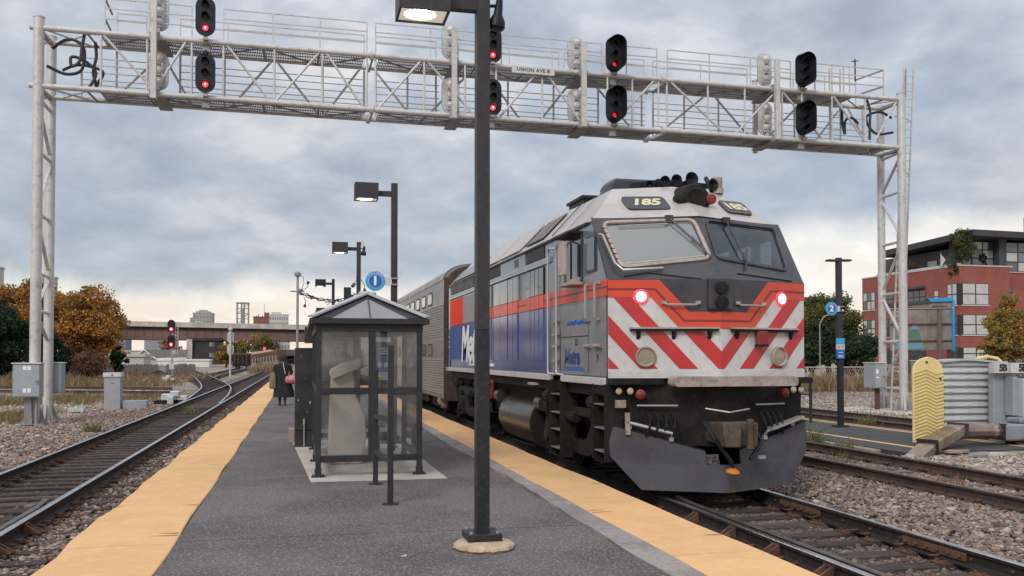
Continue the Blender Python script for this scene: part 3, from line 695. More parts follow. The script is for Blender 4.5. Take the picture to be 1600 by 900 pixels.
# masts carrying the signal heads
for x, top in ((-4.45, 13.9), (4.95, 12.72), (9.47, 12.64), (16.83, 12.6)):
    m = MB(); m.bb((x - .085, FY - .30, 9.72 - .004 * x), (x + .085, FY - .13, top)); m.build('mast', 'galv', ga, bevel=.008)
    for f_ in (zt, zb_):
        m = MB(); m.bb((x - .15, FY - .13, f_(x) - .13), (x + .15, FY + .09, f_(x) + .13)); m.bb((x - .06, FY, f_(x) - .09), (x + .34, RY, f_(x) - .04)); m.build('mast_clamp', 'galv_dark', ga)
for x in (-2.93, 6.26, 10.61, 17.95):
    for f_ in (zt, zb_):
        m = MB(); m.bb((x - .07, FY - .25, f_(x) - .02), (x + .07, FY + .09, f_(x) + .06)); m.bb((x - .12, FY + .05, f_(x) - .30), (x + .12, FY + .25, f_(x) - .08)); m.cyl((x, FY - .15, f_(x) + .03), (x, FY - .15, f_(x) + .14), .05, n=8); m.build('signal_bracket', 'galv_dark', ga)

# gantry name board
nb = thing('name_board', 'small grey board lettered UNION AVE B fixed to the gantry top tube', 'sign', (7.68, 29.35, 11.52))
sl = -.010
m = MB(); m.prism([(6.93, 29.33, 11.405), (8.43, 29.33, 11.39), (8.43, 29.33, 11.64), (6.93, 29.33, 11.655)], (0, .03, 0)); m.build('board', 'sign_grey', nb, bevel=.004)
textmesh('lettering', 'UNION AVE B', .17, (7.68, 29.325, 11.525), (1, 0, sl), (sl, 0, 1), 'ink', nb, spacing=1.12, bold=.003)

# ---- signal heads: long oval target boards with three lamps
def stadium(w_, h_, y, n=10, cx=0, cz=0):
    r_ = w_ / 2; o = []
    for k in range(n + 1): a = math.pi * k / n; o.append((cx + r_ * math.cos(a), y, cz + h_ / 2 - r_ + r_ * math.sin(a)))
    for k in range(n + 1): a = math.pi + math.pi * k / n; o.append((cx + r_ * math.cos(a), y, cz - h_ / 2 + r_ + r_ * math.sin(a)))
    return o
def make_signal(label, lit, loc, rz=0.0, visor=.20, small=1.0, dim=False, group='signal heads on the gantry', shroud=False):
    t_ = thing('railway_signal', label, 'railway signal', loc, group, rz=rz); W_, H_ = .60 * small, 1.24 * small
    m = MB(); m.prism(stadium(W_, H_, 0), (0, .012, 0)); m.build('target_board', 'signal_black', t_, local=True)
    if shroud:      # full-height sun shade along the right-hand side of the board
        S = stadium(W_, H_, 0); n = len(S); idx = list(range(n - 9, n)) + list(range(0, 9)); P = [S[i] for i in idx]; N = len(P)
        q = [(p[0] * 1.0 + .05, -.36, p[2] * .94 + .02) for p in P]; P2 = [(p[0] - .012, 0, p[2] * .98) for p in P]; q2 = [(p[0] - .012, p[1], p[2] * .98) for p in q]
        m = MB(); m.add(P + q + P2 + q2, [(i, i + 1, N + i + 1, N + i) for i in range(N - 1)] + [(2 * N + i, 3 * N + i, 3 * N + i + 1, 2 * N + i + 1) for i in range(N - 1)] + [(N + i, N + i + 1, 3 * N + i + 1, 3 * N + i) for i in range(N - 1)], True); m.build('shroud', 'signal_black', t_, local=True)
    m = MB(); m.prism(stadium(W_ - .01, H_ - .01, .0125), (0, .012, 0)); m.prism(stadium(W_ * .5, H_ * .90, .0245), (0, .10, 0)); 
    for k in (-1, 0, 1): m.lathe((0, .12, k * .36 * small), [(.13 * small, 0), (.12 * small, .06), (.07 * small, .10), (0, .11)], 14, (0, 1, 0)); m.box((.0, .16, (k * .36 - .17) * small), (.18 * small, .14, .02))
    m.box((.0, .15, -H_ * .48), (.10, .10, .22)); m.build('housing', 'galv', t_, local=True)
    for k in (1, 0, -1):
        z = k * .36 * small; m = MB(); n = 12; r_ = .115 * small
        ring = lambda y, r, a0=-25, a1=205: [(r * math.cos(R(a0 + (a1 - a0) * i / n)), y, z + r * math.sin(R(a0 + (a1 - a0) * i / n))) for i in range(n + 1)]
        a, b, c, d_ = ring(-.002, r_), ring(-visor, r_ * .92, 10, 170), ring(-.002, r_ - .008), ring(-visor, r_ * .92 - .008, 10, 170)
        vs = a + b + c + d_; N = n + 1
        m.add(vs, [(i, i + 1, N + i + 1, N + i) for i in range(n)] + [(2 * N + i, 3 * N + i, 3 * N + i + 1, 2 * N + i + 1) for i in range(n)] + [(N + i, N + i + 1, 3 * N + i + 1, 3 * N + i) for i in range(n)], True)
        m.build('visor', 'signal_black', t_, local=True)
        m = MB(); lt = lit and k == -1; m.lathe((0, -.004, z), [(.0, .035), (.05 * small, .03), (.085 * small, .012), (.088 * small, 0)], 16, (0, -1, 0)); m.build('lens', ('red_dim' if dim else 'red_glow') if lt else 'ink', t_, local=True)
        if lt and not dim: m = MB(); m.lathe((0, -.045, z), [(.0, .004), (.03 * small, .0)], 10, (0, -1, 0)); m.build('bulb', 'red_glow_core', t_, local=True)
    return t_
def crown_cap(t_, z):
    m = MB(); m.lathe((0, .05, z), [(.10, -.05), (.09, .05), (.03, .10), (0, .11)], 10); m.build('cap', 'signal_black', t_, local=True)
a = make_signal('black oval signal with red lamp lit, upper head near the left end', True, (-2.94, 29.28, 12.42)); crown_cap(a, .63)
a = make_signal('black oval signal with red lamp lit, lower head near the left end', True, (-2.93, 29.28, 10.64)); crown_cap(a, .63)
a = make_signal('black signal glowing red above the name board, half hidden by the tall lamp post', True, (6.26, 29.28, 12.28))
a = make_signal('black signal glowing red below the name board, half hidden by the tall lamp post', True, (6.26, 29.28, 10.50))
a = make_signal('black hooded signal, dim red lamp, upper head right of the name board', True, (10.56, 29.28, 12.27), visor=.26, dim=True, shroud=True)
a = make_signal('black hooded signal, dim red lamp, lower head right of the name board', True, (10.56, 29.28, 10.50), visor=.26, dim=True, shroud=True)
a = make_signal('black hooded signal with no light, upper head near the right end', False, (17.85, 29.28, 12.25), R(6), .34, shroud=True)
a = make_signal('black hooded signal with no light, lower head near the right end', False, (17.85, 29.28, 10.48), R(6), .34, shroud=True)
for x, z, wd in ((-4.40, 12.68, 'upper head by the leftmost mast'), (-4.40, 10.80, 'lower head by the leftmost mast'), (4.92, 12.50, 'upper head left of the tall lamp post'), (4.92, 10.65, 'lower head left of the tall lamp post'), (9.38, 12.41, 'upper head just right of the name board'), (9.38, 10.57, 'lower head just right of the name board'), (16.70, 12.40, 'upper head by the rightmost mast'), (16.70, 10.58, 'lower head by the rightmost mast')):
    make_signal('pale grey back of a signal facing away, ' + wd, False, (x, 29.95, z), math.pi)

# ---- steel equipment cabinets on the gantry legs
def cabinet(label, x0, x1, y0, y1, z0, z1, legs=True, stickers=(), cat='cabinet', lid=True, handle=True, mat_='cabinet'):
    t_ = thing('equipment_cabinet', label, cat, ((x0 + x1) / 2, (y0 + y1) / 2, z0), 'cabinets on the gantry legs')
    m = MB(); m.bb((x0, y0, z0), (x1, y1, z1)); m.build('case', mat_, t_, bevel=.008)
    m = MB(); m.bb((x0 + .02, y0 - .018, z0 + .03), (x1 - .02, y0 - .002, z1 - .03)); m.build('door', mat_, t_, bevel=.006)
    if lid: m = MB(); m.bb((x0 - .03, y0 - .05, z1), (x1 + .03, y1 + .02, z1 + .035)); m.build('lid', 'cabinet_lid', t_, bevel=.006)
    if handle: m = MB(); m.bb((x1 - .14, y0 - .055, (z0 + z1) / 2 - .02), (x1 - .06, y0 - .02, (z0 + z1) / 2 + .01)); m.bb((x1 - .085, y0 - .055, (z0 + z1) / 2 - .10), (x1 - .06, y0 - .03, (z0 + z1) / 2)); m.build('handle', 'galv_dark', t_)
    for k in range(3): m = MB(); zz = z0 + (z1 - z0) * (.15 + .35 * k); m.cyl((x0 + .012, y0 - .022, zz - .04), (x0 + .012, y0 - .022, zz + .04), .012, n=6); m.build('hinge', 'galv_dark', t_)
    for sx, sz, sw, sh in stickers: m = MB(); m.bb((x0 + sx, y0 - .021, z0 + sz), (x0 + sx + sw, y0 - .0185, z0 + sz + sh)); m.build('sticker', 'sign_white', t_)
    return t_
cb = cabinet('wide grey cabinet with white lid and four small stickers, on the left gantry leg', -8.20, -7.46, 28.95, 29.33, .58, 1.56, stickers=((.28, .80, .09, .12), (.40, .80, .09, .12), (.28, .14, .09, .12), (.40, .14, .09, .12)))
m = MB(); m.bar((-7.85, 29.2, .58), (-7.85, 29.3, -.3), .20, .12); m.cyl((-7.62, 29.2, .58), (-7.62, 29.2, -.3), .045, n=8); m.build('conduit', 'galv_dark', cb)
cabinet('narrow grey cabinet behind the left gantry leg', -7.86, -7.42, 31.28, 31.7, .60, 1.56, handle=False)
cb = cabinet('grey cabinet with two stickers left of the right gantry leg', 21.2, 21.66, 29.9, 30.6, .58, 1.52, stickers=((.04, .55, .10, .16), (.03, .38, .13, .05)))
m = MB(); m.bar((21.5, 30.2, .58), (21.5, 30.2, -.3), .16, .10); m.build('conduit', 'rust', cb)
cabinet('light grey cabinet with two square stickers right of the right gantry leg', 22.34, 23.35, 29.1, 29.35, .60, 1.60, stickers=((.04, .62, .14, .15), (.04, .43, .14, .14)), handle=False)
m = MB(); m.lathe((22.3, 30.3, -.33), [(2.2, 0), (2.15, .06), (2.0, .075), (0, .08)], 24); tag(m.build('gantry_footing', 'concrete'), None, None, kind='structure')
# ------------------------------------------------------------------ locomotive
mat('paint_white', (.60, .59, .58), .33, 0, (.50, .48, .46), 2.5, .6, .0003, 12, c3=(.36, .32, .28), s3=9, a3=.25, coat=.3)
mat('paint_red', (.52, .026, .030), .33, 0, (.42, .022, .026), 2.5, .6, .0003, 12, coat=.3)
mat('paint_orange', (.66, .060, .022), .33, 0, (.55, .05, .02), 2.5, .6, .0003, 12, coat=.3)
mat('paint_maroon', (.22, .022, .030), .4, 0, coat=.2)
mat('front_black', (.028, .027, .033), .42, 0, (.060, .057, .064), 2, .7, .0004, 16, coat=.2)
mat('side_slate', (.150, .172, .200), .22, .15, (.21, .225, .245), 1.6, .7, .002, 2.2, c3=(.22, .21, .20), s3=8, a3=.25, coat=.5)
mat('side_blue', (.034, .066, .235), .18, 0, (.075, .125, .29), .9, .8, .004, 1.6, c3=(.10, .12, .20), s3=7, a3=.25, coat=.7, stretch=(1, 1, .35))  # paler second blue imitates sky reflected in the paint
mat('side_silver_sheen', (.27, .275, .285), .22, .2, (.36, .35, .34), 1.0, .7, .003, 1.8, c3=(.20, .17, .15), s3=8, a3=.3, coat=.6, stretch=(1, 1, .35))  # silver fins and beam; on rear doors, sky reflection painted as paler colour
mat('cab_grey', (.27, .27, .275), .4, .1, (.21, .21, .215), 2, .6, .0008, 6, c3=(.16, .15, .14), s3=8, a3=.3, coat=.2)
mat('silver_roof', (.50, .455, .43), .42, .1, (.42, .38, .36), 1.6, .7, .001, 8, c3=(.33, .30, .28), s3=7, a3=.4, coat=.2)
mat('grime_black', (.011, .010, .011), .7, 0, (.022, .019, .018), 2.8, .8, .003, 25, c3=(.045, .036, .030), s3=14, a3=.30, spec=.25)
mat('plow_grey', (.070, .068, .082), .5, .0, (.045, .044, .052), 1.6, .8, .001, 12, c3=(.10, .078, .062), s3=5, a3=.45, spec=.35)
mat('worn_tan', (.42, .345, .30), .7, 0, (.26, .205, .175), 3.5, .8, .002, 20, c3=(.12, .09, .075), s3=16, a3=.5)
mat('tank_grey', (.035, .036, .038), .38, .2, (.075, .058, .045), 1.2, .7, .001, 10, coat=.3)
mat('grille', (.018, .018, .02), .5, .3)
mat('steel_bright', (.42, .405, .38), .42, .4, (.36, .34, .32), 5, .6)
mat('seal', (.46, .38, .34), .7, 0, (.33, .27, .24), 9, .7, .002, 40)
mat('windshield_grey', (.185, .198, .190), .12, 0, (.165, .178, .172), .8, .6, spec=.9, coat=.6)  # opaque grey-green pane for the left side
mat('board_dark', (.03, .032, .032), .4)
mat('board_cream', (.62, .55, .38), .5)
mat('lamp_cream', (.50, .40, .30), .4)
mat('red_plastic', (.22, .025, .022), .5)
mat('orange_rag', (.55, .17, .02), .8)
mat('cab_interior', (.05, .055, .06), .8)
glass('windshield_glass', (.50, .56, .62), .16, (.16, .19, .23))
glass('cab_side_glass', (.62, .68, .72), .08, (.3, .33, .35))

LX, RX, CX = 3.87, 6.69, 5.28
lo_ = thing('locomotive', 'diesel locomotive with red and white chevron nose, blue side and number 185', 'locomotive', (CX, 11.0, 0), None)
def nf(s, z, side, dy=0.0):
    """nose skin: shallow vee in plan, vertical to z=2.78, raked windshield above, then the sloping silver brow"""
    a = abs(s)
    if z <= 2.78: y = 10.60 + .27 * a
    elif z <= 3.67: y = 10.60 + .27 * a + .73 * (z - 2.78)
    else: y = 11.25 + .27 * a + 1.5 * (z - 3.67)
    return (CX + side * a, y + dy, z)
def decal(name, poly, mat_, side, d=.006, proud=.0, parent=None, bevel=0):
    m = MB(); P = [Vector(nf(s, z, side, -proud)) for s, z in poly]
    if side > 0: P = P[::-1]
    nrm = (P[1] - P[0]).cross(P[2] - P[0]).normalized()
    if nrm.y > 0: nrm = -nrm
    m.prism([p for p in P], nrm * d); return m.build(name, mat_, parent or lo_, bevel=bevel)
# carbody core
m = MB()
m.bb((LX + .02, 14.0, 1.50), (RX - .02, 23.55, 3.66)); m.build('carbody', 'side_slate', lo_)
m = MB()   # roof: shoulder slopes and a flat top, cab part then long hood
def roof_section(y, zt_, xs_, e=3.655): return [(LX - .02, y, e - .03), (LX, y, e), (CX - xs_, y, zt_), (CX, y, zt_ + .03), (CX + xs_, y, zt_), (RX, y, e), (RX + .02, y, e - .03)]
m.loft([roof_section(y, z_, x_) for y, z_, x_ in ((11.66, 3.665, 1.40), (12.42, 4.22, .86), (14.2, 4.25, .84), (15.5, 4.36, .72), (23.55, 4.36, .72))], True, False)
m.v = [(v[0], (11.25 + .27 * abs(v[0] - CX) if v[1] == 11.66 else (12.10 + .27 * abs(v[0] - CX) if v[1] == 12.42 else v[1])), v[2]) for v in m.v]
m.build('roof', 'silver_roof', lo_)
m = MB(); m.bb((LX - .035, 11.75, 3.60), (LX + .01, 23.5, 3.635)); m.build('gutter', 'grille', lo_)
# nose: lower plate, upper frame round the two windshields, brow
m = MB()
for sd in (-1, 1):
    P = [nf(0, 1.50, sd), nf(1.41, 1.50, sd), nf(1.41, 2.78, sd), nf(0, 2.78, sd)]
    m.prism(P if sd > 0 else P[::-1], (0, .06, 0))
m.build('nose', 'paint_white', lo_)
WIN = [(1.245, 3.565), (.125, 3.615), (.085, 3.10), (1.18, 2.985)]
m = MB()
for sd in (-1, 1):
    O = [(1.41, 3.67), (0, 3.67), (0, 2.78), (1.41, 2.78)]
    for k in range(4):
        q = [O[k], O[(k + 1) % 4], WIN[(k + 1) % 4], WIN[k]]; m.prism([nf(*p, sd) for p in q], (0, .05, .02))
m.build('windshield_frame', 'front_black', lo_)
def rounded(poly, r=.09, n=4):
    out = []
    for i, p in enumerate(poly):
        a = Vector(poly[i - 1]) - Vector(p); b = Vector(poly[(i + 1) % len(poly)]) - Vector(p); a = a.normalized() * r; b = b.normalized() * r
        for k in range(n + 1):
            u = k / n; q = Vector(p) + a * (1 - u) ** 2 + b * u ** 2; out.append((q.x, q.y))
    return out
for sd, g_ in ((-1, 'windshield_grey'), (1, 'windshield_glass')):
    m = MB(); m.prism([nf(*p, sd, .012) for p in WIN], (0, .006, .003)); ws = m.build('windshield', g_, lo_)
    ring = rounded([(1.285, 3.60), (.09, 3.64), (.045, 3.07), (1.20, 2.945)])
    m = MB(); pts = [nf(*p, sd, -.01) for p in ring]; m.tube(pts + pts[:2], .028 if sd < 0 else .018, 6, cap=False)
    m.build('window_seal', 'seal' if sd < 0 else 'front_black', lo_)
m = MB(); m.tube([nf(1.16, 2.99, -1, -.03), nf(.6, 3.045, -1, -.03), nf(.12, 3.10, -1, -.03)], .014); m.tube([nf(1.1, 3.545, -1, -.03), nf(.45, 3.575, -1, -.03)], .009); m.build('wiper_rail', 'steel_bright', lo_)
for sd, a, b in ((-1, (.42, 3.66), (.10, 3.20)), (1, (.42, 3.66), (.50, 3.05))):
    m = MB(); m.tube([nf(*a, sd, -.06), nf(*b, sd, -.04)], .013); m.box(nf(*a, sd, -.05), (.10, .07, .07)); m.tube([nf(b[0] + .1, b[1] + .18, sd, -.035), nf(b[0] - .05, b[1] - .12, sd, -.035)], .012); m.build('wiper', 'front_black', lo_)
m = MB(); m.tube([nf(1.38, 3.42, -1, -.05), nf(1.36, 3.40, -1, -.10), nf(1.30, 3.0, -1, -.10), nf(1.22, 2.90, -1, -.09), nf(.7, 2.93, -1, -.05)], .017); m.build('grab_rail', 'steel_bright', lo_)
# rope-like joints on the left seal
for k in range(7):
    z = 3.06 + k * .075; m = MB(); m.tube([nf(1.225 + (z - 2.95) * .13 - .03, z, -1, -.04), nf(1.225 + (z - 2.95) * .13 + .03, z + .005, -1, -.04)], .006); m.build('seal_joint', 'grime_black', lo_)
# cab interior seen through the right-hand pane, with real openings in the far wall
m = MB()
m.bb((LX + .06, 13.9, 2.0), (RX - .06, 13.96, 3.62)); m.bb((LX + .06, 11.2, 2.30), (RX - .06, 13.9, 2.36)); m.bb((LX + .06, 11.9, 3.64), (RX - .06, 13.9, 3.66))
m.bb((CX - .2, 11.7, 2.36), (CX + .9, 12.1, 2.95)); m.build('cab_lining', 'cab_interior', lo_)
m = MB()
m.prism([(RX - .05, 10.99, 2.95 - .16), (RX - .05, 11.75, 2.79), (RX - .05, 11.75, 3.64), (RX - .05, 11.63, 3.64)], (.05, 0, 0))
for a, b in ((12.15, 12.35), (12.85, 13.05), (13.5, 14.0)): m.bb((RX - .05, a, 2.9), (RX, b, 3.5))
m.bb((RX - .05, 11.0, 1.5), (RX - .001, 14.0, 2.79)); m.bb((RX - .05, 11.76, 2.79), (RX - .001, 14.0, 2.95)); m.bb((RX - .05, 11.75, 3.46), (RX - .001, 14.0, 3.66)); m.build('cab_wall', 'side_slate', lo_)
m = MB()
for a, b in ((11.75, 12.15), (12.35, 12.85), (13.05, 13.5)): m.bb((RX - .03, a, 2.95), (RX - .024, b, 3.46))
m.build('cab_window', 'cab_side_glass', lo_)
# near cab wall
m = MB(); m.prism([(LX, 10.99, 1.50), (LX, 14.02, 1.50), (LX, 14.02, 3.65), (LX, 11.64, 3.65), (LX, 10.99, 2.78)], (.05, 0, 0)); m.build('cab_wall', 'side_slate', lo_)
m = MB(); m.bb((LX - .012, 11.02, 1.52), (LX - .001, 13.66, 2.53)); m.build('cab_side_panel', 'cab_grey', lo_, bevel=.003)
m = MB()
for y in (11.75, 13.1): m.bb((LX - .016, y, 1.56), (LX - .011, y + .012, 2.2))
m.bb((LX - .016, 11.75, 2.06), (LX - .011, 13.1, 2.072)); m.build('hatch_seam', 'grille', lo_)
for y in (11.15, 11.55): m = MB(); m.cyl((LX - .05, y, 1.92), (LX - .05, y + .28, 1.92), .022, n=8); m.bb((LX - .04, y, 1.89), (LX - .01, y + .28, 1.95)); m.build('latch', 'worn_tan', lo_)
# side windows with frames
def side_window(y0, y1, z0, z1, name='side_window', g_='cab_side_glass', proud=.004):
    m = MB(); m.bb((LX - .02, y0 - .03, z0 - .03), (LX - .003, y1 + .03, z1 + .03)); f_ = m.build(name, 'front_black', lo_, bevel=.004)
    m = MB(); m.bb((LX - .026, y0, z0), (LX - .021, y1, z1)); m.build('glazing', 'windshield_dark', f_); return f_
mat('windshield_dark', (.022, .026, .03), .06, 0, spec=.9, coat=.7)
side_window(11.46, 11.80, 2.96, 3.40); side_window(12.06, 12.46, 2.88, 3.50); side_window(12.56, 12.86, 2.88, 3.50)
m = MB(); m.bb((LX - .22, 12.02, 3.52), (LX - .01, 12.9, 3.55)); m.build('window_awning', 'grille', lo_)
m = MB(); m.bb((LX - .20, 12.0, 2.79), (LX - .01, 12.6, 2.83)); m.bb((LX - .12, 12.1, 2.83), (LX - .02, 12.4, 2.88)); m.build('arm_rest', 'worn_tan', lo_)
m = MB(); m.bb((LX - .20, 12.28, 2.95), (LX - .15, 12.62, 3.42)); m.bar((LX - .16, 12.45, 3.40), (LX, 12.45, 3.46), .025); m.build('mirror', 'seal', lo_, bevel=.02, seg=3)
for y, x_ in ((13.04, .10), (13.51, .10)):
    m = MB(); m.tube([(LX, y - .12, 3.46), (LX - x_, y - .10, 3.46), (LX - x_, y, 3.41), (LX - x_, y, 1.60), (LX - x_, y - .02, 1.52), (LX - .01, y - .12, 1.50)], .019, 8); m.build('grab_rail', 'steel_bright', lo_)
for z in (2.30, 2.10, 1.92, 1.7): m = MB(); m.bb((LX - .06, 13.12, z), (LX, 13.45, z + .03)); m.build('cab_rung', 'worn_tan', lo_)
for y in (11.28, 11.68):
    m = MB(); m.tube([(LX, y, 2.76), (LX - .08, y, 2.75), (LX - .08, y, 2.30), (LX, y, 2.28)], .017, 8); m.build('grab_rail', 'steel_bright', lo_)
    
    for z in (2.74, 2.26): m = MB(); m.bb((LX - .06, y - .03, z), (LX - .001, y + .09, z + .04)); m.build('rail_foot', 'worn_tan', lo_)

# orange sash and chevrons on the nose
UP = lambda s: 2.355 if s < .40 else min(2.77, 2.355 + (s - .40) * 1.12)
sash_u = [(0, 2.355), (.40, 2.355), (.77, 2.77), (1.413, 2.77)]; sash_l = [(0, 2.14), (.52, 2.14), (.875, 2.545), (1.413, 2.545)]
def band(ua, la, f0, f1):
    P = [(u[0] + (l[0] - u[0]) * f0, u[1] + (l[1] - u[1]) * f0) for u, l in zip(ua, la)]; Q = [(u[0] + (l[0] - u[0]) * f1, u[1] + (l[1] - u[1]) * f1) for u, l in zip(ua, la)]
    return P, Q
for sd in (-1, 1):
    P, Q = band(sash_u, sash_l, 0, 1)
    for k in range(3): decal('orange_sash', [P[k], P[k + 1], Q[k + 1], Q[k]], 'paint_orange', sd, .008)
    P, Q = band(sash_u, sash_l, .47, .60)
    for k in range(3): decal('sash_line', [P[k], P[k + 1], Q[k + 1], Q[k]], 'paint_maroon', sd, .010)
    decal('nose_shield', [(0, 2.78), (0, 2.356), (.40, 2.356), (.768, 2.772), (1.41, 2.772), (1.41, 2.78)], 'front_black', sd, .007)
    # red bands rise outwards at about 48 degrees
    for lo_s, hi_s in ((1.50, 1.27), (1.01, .79), (.52, .29), (.04, -.20)):
        poly = [(-.5, 1.62), (1.408, 1.62), (1.408, 2.9), (-.5, 2.9)] if True else None
        # between z-1.62 >= 1.12(s-lo_s)  and  z-1.62 <= 1.12(s-hi_s)
        poly = clip(poly, 1.12, -1, 1.12 * lo_s - 1.62) if lo_s < 1.4 else poly
        poly = clip(poly, -1.12, 1, -1.12 * hi_s + 1.62)
        poly = clip(poly, -1, 0, 0)
        # keep below the sash: split at the two knees
        for sa, sb, c_ in ((0, .52, None), (.52, .875, 1), (.875, 1.41, None)):
            q = clip(clip(poly, -1, 0, -sa), 1, 0, sb)
            if len(q) < 3: continue
            if sa == 0: q = clip(q, 0, 1, 2.14)
            elif sa == .52: k_ = (2.545 - 2.14) / .355; q = clip(q, -k_, 1, 2.14 - k_ * .52)
            else: q = clip(q, 0, 1, 2.545)
            if len(q) >= 3: decal('chevron', q, 'paint_red', sd, .005)
    # shelf with brackets
    m = MB(); a, b = (.06, 1.14) if sd < 0 else (.14, 1.26)
    P = [Vector(nf(a, 2.135, sd)), Vector(nf(b, 2.135, sd))]; m.prism([P[0], P[1], P[1] + Vector((0, -.085, 0)), P[0] + Vector((0, -.085, 0))], (0, 0, .022)); m.build('nose_shelf', 'steel_bright' if sd < 0 else 'seal', lo_)
    m = MB(); m.prism([P[0] + Vector((0, -.002, -.03)), P[1] + Vector((0, -.002, -.03)), P[1] + Vector((0, -.07, -.03)), P[0] + Vector((0, -.07, -.03))], (0, 0, .028))
    for s in (a + .10, (a + b) / 2, b - .10): m.prism([nf(s - .02, 2.11, sd, -.002), nf(s - .02, 2.11, sd, -.07), nf(s - .02, 2.03, sd, -.03), nf(s - .02, 2.0, sd, -.002)], (.04 * sd, .27 * .04, 0))
    m.build('shelf_bracket', 'grime_black', lo_)
    # grab iron across the shield
    m = MB(); a, b = (.30, .72) if sd < 0 else (.25, .68)
    m.tube([nf(a, 2.47, sd), nf(a, 2.46, sd, -.06), nf(a + .04, 2.445, sd, -.07), nf(b - .04, 2.445, sd, -.07), nf(b, 2.46, sd, -.06), nf(b, 2.47, sd)], .014); m.box(nf(a, 2.475, sd, -.02), (.06, .05, .04)); m.box(nf(b, 2.475, sd, -.02), (.06, .05, .04)); m.build('grab_iron', 'steel_bright', lo_)
    # upper headlamps (lit)
    c = nf(1.0, 2.55, sd, -.006); m = MB(); m.lathe(c, [(.0, .02), (.075, .02), (.098, .012), (.098, -.01)], 20, (sd * .25, -1, 0)); m.build('lamp_rim', 'head_glow_rim', lo_)  # red bloom of the lit lamp built as a glowing ring
    m = MB(); m.lathe(Vector(c) + Vector((sd * .005, -.02, 0)), [(0, .014), (.05, .010), (.066, 0)], 20, (sd * .25, -1, 0)); m.build('headlight', 'head_glow', lo_)
    # lower sealed-beam lamps (unlit)
    c = nf(.945, 1.775, sd, -.005); m = MB(); m.lathe(c, [(.095, .0), (.135, .0), (.135, .035), (.118, .05), (.10, .02)], 22, (sd * .25, -1, 0)); m.build('lamp_rim', 'worn_tan', lo_)
    m = MB(); m.lathe(Vector(c) + Vector((0, .0, 0)), [(0, .004), (.05, .008), (.105, .022)], 20, (sd * .25, -1, 0)); m.build('reflector', 'reflector', lo_)
    m = MB(); m.lathe(Vector(c) + Vector((sd * .008, -.022, 0)), [(0, .016), (.05, .012), (.102, 0)], 20, (sd * .25, -1, 0)); m.build('ditch_light', 'lens', lo_)
    m = MB(); m.prism([nf(0, 1.50, sd, -.012), nf(1.41, 1.50, sd, -.012), nf(1.41, 1.60, sd, -.012), nf(0, 1.60, sd, -.012)], (0, .012, 0)); m.build('sill_plate', 'paint_white', lo_)
m = MB(); m.box((CX + .62, 10.70, 2.02), (.15, .10, .20)); m.build('red_marker', 'red_plastic', lo_, bevel=.02)
for z in (1.91, 2.11): m = MB(); m.bb((CX + .54, 10.66, z), (CX + .70, 10.8, z + .025)); m.build('marker_bracket', 'grime_black', lo_)
# centre lamp housing with two lamps
m = MB(); m.prism([(CX - .19, 10.56, 2.37), (CX + .15, 10.56, 2.37), (CX + .15, 10.56, 2.80), (CX - .19, 10.56, 2.80)], (0, .09, 0)); m.build('lamp_housing', 'front_black', lo_, bevel=.03, seg=3)
for z in (2.66, 2.475):
    m = MB(); m.lathe((CX - .02, 10.555, z), [(.068, 0), (.085, .004), (.085, .03), (.070, .035)], 20, (0, -1, 0)); m.build('lamp_rim', 'grime_black', lo_)
    m = MB(); m.lathe((CX - .02, 10.557, z), [(0, -.002), (.04, .004), (.070, .02)], 18, (0, -1, 0)); m.build('reflector', 'chrome_dim', lo_)
    m = MB(); m.lathe((CX - .02, 10.535, z), [(0, .016), (.04, .012), (.070, 0)], 18, (0, -1, 0)); m.build('centre_lamp', 'lens', lo_)
m = MB()
m.tube([nf(.25, 2.78, -1, -.01), nf(.9, 2.87, -1, -.01), nf(1.2, 2.82, -1, -.01)], .008); m.build('wiper_hose', 'grille', lo_)
m = MB(); m.tube([nf(.3, 2.87, 1, -.01), nf(1.2, 2.80, 1, -.01)], .008); m.build('wiper_hose', 'grille', lo_)

# number boards and the dark headlight barrel on the brow
def brow(s, z, side, dy=0): return nf(s, max(z, 3.6701), side, dy)
for sd, sa, sb, tilt in ((-1, .28, .86, 0), (1, .60, 1.06, 0)):
    P = rounded([(sa, 3.80), (sb, 3.80), (sb - .0, 4.03), (sa, 4.03)], .06)
    PP = [Vector(brow(*p, sd)) for p in P]; nrm = (Vector(brow(.5, 3.7, sd)) - Vector(brow(.9, 3.7, sd))).cross(Vector(brow(.5, 4.0, sd)) - Vector(brow(.5, 3.7, sd))).normalized()
    if nrm.z < 0: nrm = -nrm
    m = MB(); m.prism(PP, nrm * .03); nbd = m.build('number_board', 'board_dark', lo_)
    c = sum(PP, Vector()) / len(PP) + nrm * .034
    xd = (Vector(brow(.9, 3.9, sd)) - Vector(brow(.3, 3.9, sd))) * sd; xd = xd.normalized()
    textmesh('numerals', '185', .27, c, xd, nrm.cross(xd), 'board_cream', nbd, bold=.012, shear=.12 if sd < 0 else 0)
m = MB(); c = Vector((CX + .12, 11.63, 3.98)); m.lathe(c, [(0, -.5), (.22, -.45), (.235, -.05), (.22, .0), (.15, .025), (.13, .01), (0, .005)], 20, (0, -1, -.1)); m.box(c + Vector((0, .3, -.12)), (.46, .5, .2)); m.build('headlight_barrel', 'grime_black', lo_)
m = MB(); m.lathe(c + Vector((.23, -.04, .02)), [(0, -.14), (.07, -.12), (.075, 0), (.05, .03), (0, .035)], 14, (0, -1, 0)); m.build('red_lamp', 'red_plastic', lo_)
m = MB(); m.lathe(c + Vector((-.23, -.02, .02)), [(0, -.14), (.07, -.12), (.075, 0), (.05, .03), (0, .035)], 14, (0, -1, 0)); m.build('oscillating_lamp', 'grime_black', lo_)
